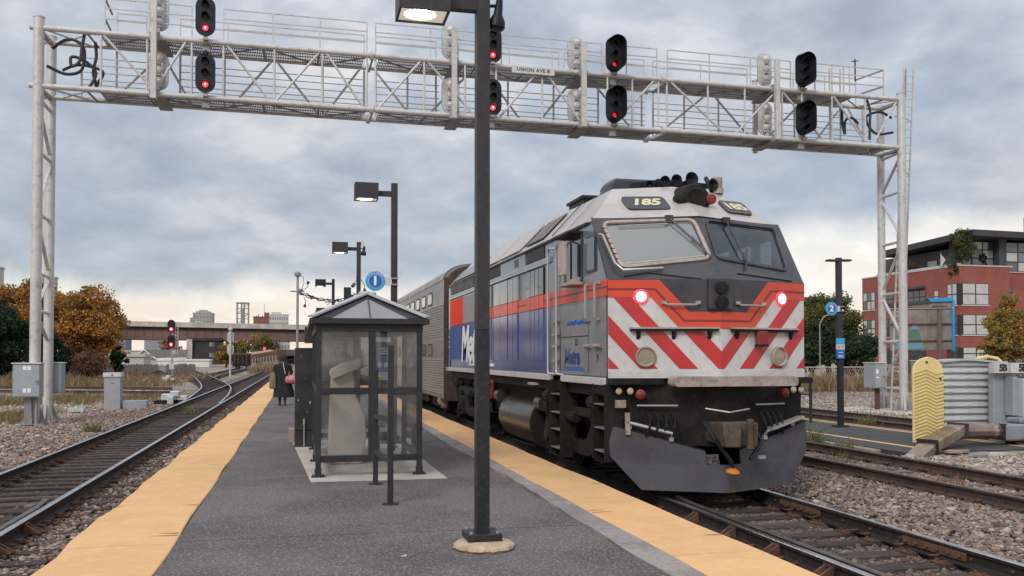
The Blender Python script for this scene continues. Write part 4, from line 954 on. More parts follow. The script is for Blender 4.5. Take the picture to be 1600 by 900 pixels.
# horn cluster, antennae and roof boxes
def horn(x, y, z, L, r, yaw): 
    m = MB(); d_ = Vector((math.sin(yaw), -math.cos(yaw), .04)); m.lathe((x, y, z), [(.02, 0), (.025, L * .55), (.045, L * .85), (r, L), (r * .9, L), (.03, L * .8)], 14, d_); m.box(Vector((x, y, z)) - d_ * .02, (.07, .09, .09)); m.build('horn', 'signal_black', lo_)
for x, y, z, L, r, yaw in ((CX - .06, 12.5, 4.40, .36, .085, -.15), (CX + .11, 12.55, 4.42, .40, .095, -.1), (CX + .28, 12.55, 4.44, .42, .12, .05), (CX - .20, 12.6, 4.36, .32, .075, -.3), (CX + .66, 12.6, 4.40, .36, .10, .1)): horn(x, y, z - .07, L, r * .88, yaw)
m = MB(); m.bar((CX - .55, 12.45, 4.28), (CX + .05, 12.5, 4.40), .06, .10); m.bar((CX - .1, 12.5, 4.40), (CX + .75, 12.55, 4.37), .07, .07); m.bb((CX - .15, 12.3, 4.25), (CX + .40, 12.7, 4.36)); m.bar((CX + .70, 12.3, 4.25), (CX + .72, 12.55, 4.50), .05); m.build('horn_bracket', 'signal_black', lo_)
m = MB(); m.cyl((CX + .80, 12.35, 4.22), (CX + .80, 12.35, 4.30), .10, n=16); m.cyl((CX + .80, 12.35, 4.30), (CX + .80, 12.35, 4.46), .085, n=16); m.build('beacon', 'worn_tan', lo_)
m = MB(); m.loft([[(4.64, y, 4.20), (4.64, y, 4.46 - h), (4.72, y, 4.54 - h), (5.36, y, 4.54 - h), (5.46, y, 4.47 - h), (5.46, y, 4.20)] for y, h in ((13.0, .02), (13.08, 0), (13.45, 0), (13.55, .03))], True, False); m.build('air_conditioner', 'front_black', lo_, bevel=.02)
m = MB(); m.bb((4.97, 15.4, 4.36), (5.55, 16.3, 4.66)); m.bb((4.93, 15.35, 4.64), (5.60, 16.35, 4.69)); m.build('exhaust_hood', 'signal_black', lo_)
for y in (17.2, 18.6, 20.6): m = MB(); m.cyl((CX, y, 4.38), (CX, y, 4.47), .50, n=20); m.cyl((CX, y, 4.47), (CX, y, 4.475), .44, n=20); m.build('roof_fan', 'galv_dark', lo_)
for x, y in ((CX + .9, 12.6), (CX + 1.0, 13.3)): m = MB(); m.cyl((x, y, 4.2), (x, y, 4.42), .01, n=5); m.build('antenna', 'grille', lo_)
# shoulder panels: black intake grilles laid into the slope
def slope_pt(y, u): a = Vector((LX, y, 3.66)); b = Vector((CX - (.86 if y < 14.2 else .78), y, 4.25 if y < 14.2 else 4.31)); return a + (b - a) * u + Vector((-.03, 0, .03)) * .2
def slope_panel(name, y0, y1, u0, u1, mat_, d=.012, lean=0.0):
    P = [slope_pt(y0, u0), slope_pt(y1, u0), slope_pt(y1 + lean, u1), slope_pt(y0 + lean, u1)]; n_ = (P[3] - P[0]).cross(P[1] - P[0]).normalized(); n_ = n_ if n_.x < 0 else -n_
    m = MB(); m.prism([p + n_ * .004 for p in P], n_ * d); return m.build(name, mat_, lo_)
slope_panel('intake_panel', 14.35, 15.55, .10, .78, 'grille', lean=0)
for k in range(9): slope_panel('intake_slat', 14.38 + k * .13, 14.41 + k * .13, .12, .76, 'galv_dark', .022)
slope_panel('roof_hatch', 15.9, 17.6, .05, .85, 'silver_roof', .02); slope_panel('roof_hatch', 17.75, 19.6, .05, .85, 'silver_roof', .02); slope_panel('roof_hatch', 19.75, 23.3, .05, .55, 'cab_grey', .02)
slope_panel('roof_seam', 13.6, 13.62, .02, .98, 'grille', .012); slope_panel('roof_seam', 12.7, 12.715, .02, .98, 'cab_grey', .010)
# long hood side: panels, doors, grilles, stripe, blue field
XS = LX
def side(name, y0, y1, z0, z1, mat_, d=.016, bevel=.003, x=None): m = MB(); m.bb((XS - d, y0, z0), (XS + .018, y1, z1)); return m.build(name, mat_, lo_, bevel=bevel)
side('blue_field', 13.70, 23.55, 1.51, 2.565, 'side_blue', .006)
for a, b in ((11.0, 13.64), (13.66, 23.55)): side('orange_stripe', a, b, 2.57, 2.79, 'paint_orange', .008); side('stripe_line', a, b, 2.672, 2.70, 'paint_maroon', .011)
for y0, y1, n in ((14.06, 15.2, 4), (15.85, 16.6, 2), (16.66, 17.95, 2), (18.2, 19.9, 5)):
    for k in range(n):
        a = y0 + (y1 - y0) * k / n + .015; b = y0 + (y1 - y0) * (k + 1) / n - .015
        d_ = .024; side('access_door', a, b, 2.80, 3.24, 'side_silver_sheen' if y0 > 15.5 else 'windshield_dark', d_)
        side('access_door', a, b, 2.572, 2.79, 'paint_orange', d_); side('access_door', a, b, 1.72, 2.562, 'side_blue', d_)
side('door_frame', 16.60, 18.02, 3.245, 3.275, 'grille', .02); side('door_frame', 17.97, 18.0, 1.7, 3.245, 'grille', .02)
side('beam', 13.66, 23.55, 3.27, 3.37, 'side_silver_sheen', .030)
for y in np.arange(13.8, 23.5, .16): m = MB(); m.cyl((XS - .030, y, 3.33), (XS - .040, y, 3.33), .011, n=6); m.build('rivet', 'steel_bright', lo_)
for y0, y1 in ((14.06, 15.2), (17.37, 18.55)): side('dark_intake', y0, y1, 3.385, 3.625, 'grille', .010); 
side('end_field', 15.3, 17.3, 3.375, 3.63, 'side_slate', .014)
for k in range(5): side('vent_slat', 15.8, 16.1, 3.42 + k * .03, 3.432 + k * .03, 'grille', .024)
for k in range(3):      # three louvre banks near the rear
    y0 = 20.1 + k * 1.08; side('louvre_frame', y0, y0 + 1.04, 3.385, 3.66, 'grille', .008)
    for j in range(8): side('louvre_slat', y0 + .02, y0 + 1.02, 3.395 + j * .032, 3.408 + j * .032, 'galv_dark', .030, 0)
for k in range(14):     # orange and blue fins
    y = 20.05 + k * .24; m = MB(); m.prism([(XS - .06, y, 2.58), (XS, y - .01, 2.58), (XS, y + .05, 2.58)], (0, 0, .64)); m.build('fin', 'paint_orange' if k > 5 else 'side_silver_sheen', lo_)
    m = MB(); m.prism([(XS - .06, y, 1.70), (XS, y - .01, 1.70), (XS, y + .05, 1.70)], (0, 0, .86)); m.build('fin', 'side_blue', lo_)
side('silver_field', 20.0, 21.44, 2.80, 3.25, 'side_silver_sheen', .010)
side('orange_field', 21.45, 23.4, 2.57, 3.25, 'paint_orange', .010)
side('rear_post', 23.40, 23.56, 1.51, 3.66, 'paint_white', .022); side('rear_post', 23.40, 23.56, 1.5, 2.5, 'side_blue', .026)
for k in range(6): side('flag_stripe', 23.42, 23.54, 2.0 + k * .07, 2.035 + k * .07, 'paint_red' if k % 2 else 'paint_white', .030, 0)
textmesh('lettering', 'Metra', 1.16, (XS - .066, 20.15, 2.03), (0, -1, 0), (0, 0, 1), 'sign_white', lo_, bold=.035, shear=.22, depth=.008, spacing=.92)
side('lettering_bar', 18.0, 20.7, 1.575, 1.635, 'sign_white', .030, 0); side('lettering_bar', 18.35, 20.2, 1.665, 1.705, 'sign_white', .030, 0)
textmesh('lettering', 'Metra', .31, (XS - .016, 12.52, 1.77), (0, -1, 0), (0, 0, 1), 'side_blue', lo_, bold=.012, shear=.22)
m = MB(); m.bb((XS - .017, 12.0, 1.605), (XS - .012, 12.95, 1.63)); m.bb((XS - .017, 11.95, 1.575), (XS - .012, 12.8, 1.595)); m.build('lettering_bar', 'sign_blue', lo_)
for k in range(7): m = MB(); y = 12.72 - k * .14; m.tube([(XS - .014, y, 2.235 + .02 * (k % 2)), (XS - .014, y - .03, 2.30), (XS - .014, y - .07, 2.24), (XS - .014, y - .11, 2.27 + .02 * (k % 3))], .012); m.build('faded_script', 'sign_blue', lo_)
textmesh('lettering', '23', .14, (XS - .016, 12.3, 1.98), (0, -1, 0), (0, 0, 1), 'board_dark', lo_)
textmesh('lettering', '9', .15, (XS - .016, 11.35, 1.76), (0, -1, 0), (0, 0, 1), 'board_dark', lo_)
for a, b in ((11.0, 13.0), (13.62, 15.6), (15.66, 19.2), (19.26, 23.6)): side('sill', a, b, 1.405, 1.50, 'paint_white', .05, .006)
m = MB(); m.bb((LX - .05, 23.5, 1.40), (RX + .05, 23.9, 1.50)); m.build('rear_step', 'worn_tan', lo_)

# underframe
m = MB(); m.bb((4.25, 11.0, .62), (6.3, 23.5, 1.41)); m.bb((LX + .05, 11.05, 1.25), (RX - .05, 23.5, 1.41)); m.build('underframe', 'grime_black', lo_)
def truck(yc, name='truck'):
    for x, sd in ((LX + .28, -1), (RX - .28, 1)):
        t_ = MB()
        for y in (yc - 1.25, yc + 1.25):
            pass
        P = [(x, yc - 1.75, .55), (x, yc - 1.65, .78), (x, yc - .75, .82), (x, yc - .45, .55), (x, yc + .45, .55), (x, yc + .75, .82), (x, yc + 1.65, .78), (x, yc + 1.75, .55), (x, yc + 1.55, .42), (x, yc + .95, .42), (x, yc + .55, .34), (x, yc - .55, .34), (x, yc - .95, .42), (x, yc - 1.55, .42)]
        t_.prism(P, (sd * .14, 0, 0))
        for y in (yc - 1.25, yc + 1.25):
            t_.bb((x - .02 + sd * .02, y - .16, .34), (x + sd * .20, y + .16, .70)); t_.cyl((x + sd * .12, y, .51), (x + sd * .26, y, .51), .11, n=12)
            for dy_ in (-.33, .33):
                for q in range(4): t_.cyl((x + sd * .07, y + dy_, .80 + q * .085), (x + sd * .07, y + dy_, .845 + q * .085), .085, n=10)
        t_.bar((x + sd * .16, yc - 1.6, .98), (x + sd * .16, yc + 1.6, .98), .10, .12); t_.cyl((x + sd * .2, yc - .3, .9), (x + sd * .2, yc + .3, .9), .09, n=10)
        t_.build(name + '_frame', 'grime_black', lo_, bevel=.01)
    for y in (yc - 1.25, yc + 1.25):
        for x, sd in ((4.53, -1), (6.04, 1)):
            m = MB(); m.lathe((x - sd * .03, y, .50), [(.12, .11), (.40, .06), (.43, .12), (.50, .12), (.505, 0), (.535, -.02), (.535, -.045), (.40, -.04), (.1, -.04)], 28, (sd, 0, 0)); m.build('wheel', 'grime_black', lo_)
        m = MB(); m.cyl((4.4, y, .50), (6.2, y, .50), .09, n=12); m.build('axle', 'grime_black', lo_)
truck(12.85); truck(21.1)
for y in (11.75, 14.05, 20.0, 22.6): m = MB(); m.tube([(LX + .1, y, 1.3), (LX + .04, y + .05, .95), (LX + .1, y + .02, .55)], .02); m.cyl((LX + .06, y - .2, 1.15), (LX + .06, y + .05, 1.15), .10, n=10); m.build('brake_cylinder', 'grime_black', lo_)
m = MB(); m.cyl((4.42, 15.35, .60), (4.42, 17.95, .60), .46, n=28); m.build('fuel_tank', 'tank_grey', lo_)
m = MB(); m.cyl((4.42, 15.30, .60), (4.42, 15.36, .60), .475, n=28); m.build('tank_end', 'grime_black', lo_)
m = MB(); m.bb((4.2, 15.4, .9), (6.2, 18.0, 1.3)); m.cyl((6.1, 15.35, .60), (6.1, 17.95, .60), .46, n=20); m.build('tank_cradle', 'grime_black', lo_)
for ya, yb in ((14.85, 15.2), (18.2, 18.5)): m = MB(); m.cyl((LX + .24, ya, .97), (LX + .24, yb, .97), .14, n=14); m.build('air_reservoir', 'tank_grey', lo_)
m = MB(); m.tube([(LX + .05, 18.25, 1.25), (LX + .02, 18.25, 1.12), (LX + .02, 18.3, .92)], .035); m.cyl((LX + .03, 18.25, 1.22), (LX + .03, 18.25, 1.30), .05, n=8); m.build('fuel_filler', 'red_plastic', lo_)
m = MB(); m.bb((LX - .05, 14.6, 1.30), (LX + .05, 15.0, 1.34)); m.build('sill_step', 'worn_tan', lo_)
mat('step_worn', (.22, .18, .15), .8, 0, (.08, .065, .055), 9, .8)
def steps(y0, y1, zs, x=LX):
    m = MB()
    for y in (y0 - .03, y1 + .01): m.prism([(x - .06, y, 1.42), (x + .24, y, 1.42), (x + .14, y, zs[-1] - .12), (x - .06, y, zs[-1] - .12)], (0, .02, 0))
    m.bb((x + .20, y0, zs[-1] - .1), (x + .22, y1, 1.4)); m.build('step_frame', 'grime_black', lo_)
    for z in zs: m = MB(); m.bb((x - .05, y0 + .02, z - .006), (x + .14, y1 - .02, z + .010)); m.build('step', 'step_worn', lo_, bevel=.003)
steps(10.98, 11.42, [1.15, .84, .54]); steps(13.0, 13.55, [1.20, .92, .66, .38])
m = MB(); m.bb((LX - .03, 11.0, 1.28), (LX + .2, 11.45, 1.40)); m.build('step_well', 'grime_black', lo_)

# pilot, coupler and snow plow
m = MB()
for sd in (-1, 1): P = [nf(0, .62, sd, .10), nf(1.40, .62, sd, .10), nf(1.40, 1.50, sd, .06), nf(0, 1.50, sd, .06)]; m.prism(P if sd > 0 else P[::-1], (0, .08, 0))
m.build('pilot', 'grime_black', lo_)
for sd in (-1, 1):
    def pf(s, z): return Vector((CX + sd * s, 10.52 + .30 * s - .20 * max(0, .55 - z) + .18 * max(0, z - .75), z))
    segs = [[(0, .055), (1.05, .085), (1.05, .40), (.24, .40), (.0, .40)], [(1.05, .085), (1.40, .50), (1.42, .90), (1.05, .80), (1.05, .40)], [(.24, .40), (1.05, .40), (1.05, .80), (.24, .57)]]
    for q in segs:
        m = MB(); P = [pf(*p) for p in q]; m.prism(P if sd > 0 else P[::-1], (0, .03, 0)); m.build('plow_blade', 'plow_grey', lo_)
    m = MB(); m.prism([pf(.24, .575) + Vector((0, -.01, 0)), pf(1.05, .805) + Vector((0, -.01, 0)), pf(1.42, .905) + Vector((0, -.01, 0)), pf(1.42, .905) + Vector((0, .16, 0)), pf(1.05, .80) + Vector((0, .16, 0)), pf(.24, .57) + Vector((0, .16, 0))], (0, 0, .012)); m.build('plow_lip', 'grime_black', lo_)
    a, b = pf(1.16, .93), pf(.66, .80)
    m = MB(); m.tube([a + Vector((0, 0, -.08)), a + Vector((0, -.06, .0)), b + Vector((0, -.06, .0)), b + Vector((0, 0, -.10))], .022); m.box(a + Vector((0, -.02, -.06)), (.05, .05, .04)); m.box(b + Vector((0, -.02, -.08)), (.05, .05, .05)); m.build('plow_handle', 'steel_bright', lo_)
    if sd > 0:
        m = MB(); m.bar(a + Vector((.12, -.05, .04)), b + Vector((.05, -.05, .03)), .12, .03); m.build('plow_tread', 'steel_bright', lo_)
    m = MB(); m.bar(pf(.55, 1.15) + Vector((0, -.02, 0)), pf(1.05, 1.15) + Vector((0, -.02, 0)), .02, .02); m.build('pilot_grab', 'steel_bright', lo_)
    for k in range(4):
        s = .62 + k * .10; m = MB(); m.tube([pf(s, 1.02), pf(s, 1.0) + Vector((0, -.08, 0)), pf(s + .02, .88) + Vector((0, -.10, 0)), pf(s + .05, .76) + Vector((0, -.02, 0))], .016); m.box(pf(s, 1.02) + Vector((0, -.02, 0)), (.05, .05, .04)); m.build('air_hose', 'signal_black', lo_)
    for k, s in enumerate((1.30, 1.16)):
        m = MB(); c = pf(s, 1.335) + Vector((0, -.14, 0)); m.cyl(c + Vector((0, .10, 0)), c, .045, n=12); m.build('marker_lamp', 'grime_black', lo_)
        m = MB(); m.lathe(c, [(0, .02), (.03, .015), (.045, 0)], 12, (0, -1, 0)); m.build('marker_lens', 'lamp_cream', lo_)
    m = MB(); c = pf(1.03, 1.295) + Vector((0, -.12, 0)); m.lathe(c, [(0, -.06), (.06, -.05), (.065, .0), (.04, .02), (0, .025)], 16, (sd * .2, -1, 0)); m.build('hose_cap', 'red_plastic', lo_)
m = MB(); m.bb((LX + .07, 10.86, 1.12), (LX + .20, 10.92, 1.22)); m.build('rusty_bracket', 'worn_tan', lo_)
m = MB(); m.prism([(LX + .19, 10.84, .78), (LX + .25, 10.83, .78), (LX + .24, 10.83, 1.06), (LX + .18, 10.84, 1.06)], (0, .02, 0)); m.build('reflector_strip', 'worn_tan', lo_)
m = MB()   # worn anti-climber bar
P = rounded([(CX - .72, 1.40), (CX + 1.0, 1.40), (CX + 1.0, 1.525), (CX - .72, 1.525)], .06)
m.prism([(x, 10.44, z) for x, z in P], (0, .22, 0)); m.build('anti_climber', 'worn_tan', lo_)
for a, b in ((LX - .02, LX + .7), (RX - .45, RX + .02)): m = MB(); m.bb((a, 10.80, 1.42), (b, 11.05, 1.50)); m.build('pilot_deck', 'grime_black', lo_)
m = MB(); c = Vector((CX, 10.42, .80)); m.bb((CX - .16, 10.35, .68), (CX + .16, 10.9, .94)); m.prism([(CX - .20, 10.16, .66), (CX - .02, 10.06, .66), (CX + .04, 10.16, .66), (CX + .02, 10.28, .66), (CX + .16, 10.22, .66), (CX + .22, 10.08, .66), (CX + .28, 10.20, .66), (CX + .18, 10.42, .66), (CX - .18, 10.42, .66)], (0, 0, .30)); m.cyl((CX + .17, 10.18, .62), (CX + .17, 10.18, 1.0), .05, n=10); pass
mat('coupler_rust', (.10, .070, .055), .75, .2, (.055, .045, .04), 8, .8, .002, 40, c3=(.20, .13, .09), s3=18, a3=.5)
m.build('coupler', 'coupler_rust', lo_, bevel=.015)
m = MB(); m.tube([(CX - .28, 10.5, 1.12), (CX - .05, 10.3, 1.08), (CX + .3, 10.45, 1.11)], .012); m.build('uncoupling_chain', 'steel_bright', lo_)
m = MB(); m.tube([(CX - .30, 10.5, .95), (CX - .25, 10.28, .75), (CX - .05, 10.24, .45), (CX + .0, 10.3, .36)], .028); m.tube([(CX + .35, 10.5, .95), (CX + .36, 10.25, .70), (CX + .18, 10.2, .50)], .028); m.build('air_hose', 'signal_black', lo_)
m = MB(); m.lathe((CX - .04, 10.24, .35), [(0, -.03), (.07, -.02), (.09, .0), (.05, .03), (0, .035)], 9, (0, -.3, 1)); m.build('hose_coupling', 'orange_rag', lo_)
m = MB(); m.box((CX + .36, 10.24, .52), (.09, .05, .04), .4); m.build('gladhand', 'steel_bright', lo_)

# ------------------------------------------------------------------ gallery cars
mat('stainless', (.34, .31, .285), .34, .75, (.27, .245, .22), 1.2, .7, .001, 3, c3=(.24, .20, .17), s3=5, a3=.4)
mat('stainless_flute', (.40, .37, .34), .36, .8, (.36, .33, .30), 2, .7)
mat('car_end', (.075, .055, .048), .6, .2, (.05, .038, .034), 2, .8, .002, 12, c3=(.13, .10, .085), s3=7, a3=.4)
mat('car_roof', (.36, .33, .31), .6, .2, (.27, .25, .235), 1.2, .7, .001, 8)
mat('car_window', (.10, .11, .12), .08, 0, (.20, .20, .20), .6, .6, spec=.9, coat=.6)
mat('car_window_pale', (.42, .41, .38), .15, 0, (.30, .30, .29), 2, .6, coat=.4)
XC = LX - .04
def section(y, inset=0):
    pts = [(XC + inset, y, .62), (XC + inset, y, 3.88)]
    for k in range(1, 8): a = math.pi / 2 * k / 8; pts.append((XC + .82 - (.82 - inset) * math.cos(a), y, 3.88 + .46 * math.sin(a)))
    L_ = pts + [(CX, y, 4.40)]; return L_ + [(2 * CX - p[0], p[1], p[2]) for p in reversed(pts)]
def gallery_car(y0, L_, near, label):
    c = thing('passenger_railcar', label, 'train car', (CX, y0, 0), 'passenger cars behind the locomotive')
    y1 = y0 + L_; m = MB(); m.loft([section(y0), section(y1)], True, True); m.build('carbody', 'stainless', c, angle=30)
    m = MB()     # roof skin
    sec = lambda y: [(p[0] + (-.012 if p[0] < CX else .012), p[1], p[2] + .012) for p in section(y)[1:-1]]
    a, b = sec(y0 + .12), sec(y1 - .12); n = len(a); m.add(a + b, [(k, k + 1, n + k + 1, n + k) for k in range(n - 1)], True); m.build('roof', 'car_roof', c)
    for yy, nrm in ((y0, -1), (y1, 1)):
        m = MB(); m.loft([[(p[0] + (.07 if p[0] < CX else -.07), yy + nrm * q, p[2] - .05) for p in section(yy)] for q in (0.002, .05)], True, False); m.bb((CX - .55, yy, .9), (CX + .55, yy + nrm * .35, 3.3)); m.build('end_wall', 'car_end', c)
        m = MB(); m.bb((XC - .01, yy if nrm > 0 else yy - .035, .62), (XC + .10, yy + .035 if nrm > 0 else yy, 3.95)); m.bb((RX - .1, yy if nrm > 0 else yy - .035, .62), (RX + .02, yy + .035 if nrm > 0 else yy, 3.95)); m.build('corner_post', 'car_end', c)
    zf = list(np.arange(.72, 1.70, .072)) + list(np.arange(2.32, 3.20, .072))
    if near:
        for z in zf: m = MB(); m.loft([[(XC - .002, y, z), (XC - .022, y, z + .018), (XC - .022, y, z + .042), (XC - .002, y, z + .058)] for y in (y0 + .06, y1 - .06)], True, False); m.build('flute', 'stainless_flute', c)
    else:
        m = MB()
        for z in zf: m.loft([[(XC - .002, y, z), (XC - .022, y, z + .018), (XC - .022, y, z + .042), (XC - .002, y, z + .058)] for y in (y0 + .06, y1 - .06)], True, False)
        m.build('flute', 'stainless_flute', c, kind='stuff')
    k = 0; y = y0 + 2.25
    while y < y1 - 2:
        if not (y0 + L_ * .5 - 1.3 < y < y0 + L_ * .5 + 1.3):
            for z0, z1, g_ in ((1.79, 2.16, 'car_window'), (3.30, 3.70, 'car_window_pale' if k != 0 else 'car_window')):
                P = rounded([(y, z0), (y + .92, z0), (y + .92, z1), (y, z1)], .13)
                m = MB(); m.prism([(XC - .012, a, b) for a, b in P], (.02, 0, 0)); f_ = m.build('window', 'car_end' if near else 'car_end', c)
                P = rounded([(y + .07, z0 + .05), (y + .85, z0 + .05), (y + .85, z1 - .05), (y + .07, z1 - .05)], .10)
                m = MB(); m.prism([(XC - .018, a, b) for a, b in P], (.01, 0, 0)); m.build('pane', g_, f_)
        y += 1.42; k += 1
    m = MB(); m.bb((XC + .25, y0 + .8, .30), (RX - .2, y1 - .8, .63)); m.build('underfloor', 'grime_black', c)
    for yc in (y0 + 2.6, y1 - 2.6):
        for sx, sd in ((LX + .28, -1), (RX - .28, 1)):
            m = MB(); m.prism([(sx, yc - 1.6, .42), (sx, yc - 1.5, .62), (sx, yc + 1.5, .62), (sx, yc + 1.6, .42), (sx, yc + .5, .30), (sx, yc - .5, .30)], (sd * .12, 0, 0))
            for yy in (yc - 1.2, yc + 1.2): m.cyl((sx, yy, .46), (sx + sd * .24, yy, .46), .12, n=12)
            m.build('truck_frame', 'grime_black', c)
        for yy in (yc - 1.2, yc + 1.2):
            for xw, sd in ((4.53, -1), (6.04, 1)): m = MB(); m.cyl((xw + .05, yy, .46), (xw - .07, yy, .46), .46, n=22); m.build('wheel', 'coupler_rust', c)
    m = MB(); m.cyl((XC + .15, y0 + .9, .52), (XC + .15, y0 + 1.15, .52), .16, n=14); m.build('air_reservoir', 'worn_tan', c)
    for z in (1.0, 1.35, 1.9, 2.2, 2.6): m = MB(); m.tube([(XC, y0 + .15, z), (XC - .06, y0 + .17, z), (XC - .06, y0 + .48, z), (XC, y0 + .5, z)], .012); m.build('grab_iron', 'worn_tan', c)
    for z in (.36, .60): m = MB(); m.bb((XC - .02, y0 + .10, z), (XC + .1, y0 + .55, z + .03)); m.build('step', 'coupler_rust', c)
    m = MB(); m.bb((CX - .15, y0 - .5, .7), (CX + .15, y0, 1.0)); m.build('drawbar', 'coupler_rust', c)
    return c
names = ['fluted stainless passenger car coupled right behind the locomotive', 'second fluted stainless passenger car, past the shelter roof', 'third fluted stainless passenger car, far behind the shelter']
for k, nm in enumerate(names): gallery_car(24.25 + k * 26.4, 25.9, k == 0, nm)
# ------------------------------------------------------------------ platform lamps
mat('shelter_dark', (.024, .026, .029), .42, 0, (.036, .037, .040), 2.5, .6, .0004, 40, c3=(.07, .066, .064), s3=12, a3=.25, spec=.35)
def platform_lamp(label, x, y, speaker=True, footing=False):
    t_ = thing('platform_lamp', label, 'lamp post', (x, y, .2), 'lamp posts along the first platform')
    m = MB(); m.bb((-.056, -.056, .045), (.056, .056, 1.80)); m.build('pole_base', 'pole_paint_new', t_, local=True, bevel=.006)
    m = MB(); m.bb((-.0565, -.0565, 1.80), (.0565, .0565, 4.74)); m.build('pole', 'pole_paint', t_, local=True, bevel=.006)
    m = MB(); m.bb((-.145, -.145, .055 if footing else 0), (.145, .145, .115 if footing else .05)); m.build('base_plate', 'pole_paint_new', t_, local=True, bevel=.006)
    m = MB()
    for sx in (-1, 1):
        for sy in (-1, 1): m.cyl((sx * .11, sy * .11, .0), (sx * .11, sy * .11, .135), .014, n=6)
    m.build('anchor_bolt', 'galv_dark', t_, local=True)
    m = MB(); m.bb((-.30, -.045, 4.50), (-.0565, .045, 4.59)); m.build('arm', 'pole_paint', t_, local=True)
    m = MB(); a, b, c, d_, z0, z1 = -.72, -.30, -.17, .17, 4.42, 4.71
    m.bb((a, c, z0), (a + .02, d_, z1)); m.bb((b - .02, c, z0), (b, d_, z1)); m.bb((a + .02, c, z0), (b - .02, c + .02, z1)); m.bb((a + .02, d_ - .02, z0), (b - .02, d_, z1)); m.bb((a + .02, c + .02, z1 - .02), (b - .02, d_ - .02, z1 - .001)); m.build('lamp_head', 'pole_paint', t_, local=True)
    m = MB(); m.bb((a + .02, c + .02, z0 + .015), (b - .02, d_ - .02, z0 + .019)); m.build('lens_frame', 'lamp_glass', t_, local=True)
    m = MB(); cx_, cy_ = (a + b) / 2 - .02, 0
    m.lathe((cx_, cy_, z0 + .009), [(0, -.004), (.09, -.002), (.13, .003)], 20); m.v = [(v[0], (v[1]) * .85, v[2]) for v in m.v]; m.build('lamp', 'lamp_glow', t_, local=True)
    if speaker:
        m = MB(); dx = .135; m.lathe((dx, .03, 4.45), [(0, .185), (.028, .175), (.034, .12), (.040, .05), (.070, .0), (.076, -.05), (.060, -.075), (.02, -.08), (0, -.08)], 14, (.10, -.15, 1)); m.tube([(.0565, 0, 4.56), (dx - .02, .01, 4.57)], .014); m.tube([(.05, 0, 4.60), (.07, 0, 4.72), (.12, 0, 4.74), (.13, .01, 4.62)], .005); m.build('loudspeaker', 'signal_black', t_, local=True)
    return t_
platform_lamp('tall dark square lamp post in the foreground, its lit head at the top edge', 1.49, 7.40, True, True)
l2 = platform_lamp('second dark lamp post, rising behind the shelter and carrying the platform 1 disc', 1.66, 16.37, False)
platform_lamp('third dark lamp post, with a small loudspeaker, left of the platform 1 disc', 1.56, 25.0)
platform_lamp('farthest dark lamp post, a short way right of the slim pole', 1.30, 37.2, False)

def disc_sign(x, y, z, r, num, px_, label, arc=True, side=-1):
    t_ = thing('platform_sign', label, 'sign', (x, y, z), 'round platform number signs')
    m = MB(); m.cyl((x, y, z), (x, y + .02, z), r, n=40); m.build('disc', 'sign_cyan', t_)
    m = MB(); m.cyl((x, y - .003, z), (x, y, z), r * .70, n=36); m.build('inner_ring', 'sign_grey', t_)
    m = MB(); m.cyl((x, y - .005, z), (x, y - .002, z), r * .665, n=36); m.build('inner_disc', 'sign_blue', t_)
    textmesh('numeral', num, r * 1.22, (x - .004, y - .008, z), (1, 0, 0), (0, 0, 1), 'sign_white', t_, bold=r * .06)
    if arc:
        for k, ch in enumerate('PLATFORM'):
            a = R(90 + 52 - 104 * k / 7); textmesh('letter', ch, r * .235, (x + r * .84 * math.cos(a), y - .004, z + r * .84 * math.sin(a)), (math.sin(a), 0, -math.cos(a)), (math.cos(a), 0, math.sin(a)), 'sign_white', t_)
    m = MB(); m.bb((x + r * .9, y + .005, z - r * .42), (px_ - .05, y + .018, z + r * .42)); m.build('mounting_plate', 'sign_grey', t_)
    m = MB(); m.bb((px_ - .065, y - .01, z + r * .25), (px_ + .065, y + .13, z + r * .38)); m.bb((px_ - .065, y - .01, z - r * .38), (px_ + .065, y + .13, z - r * .25)); m.build('band_clamp', 'steel_bright', t_)
    return t_
disc_sign(1.315, 16.28, 3.14, .178, '1', 1.66, 'round blue disc with a white 1 above the shelter roof')

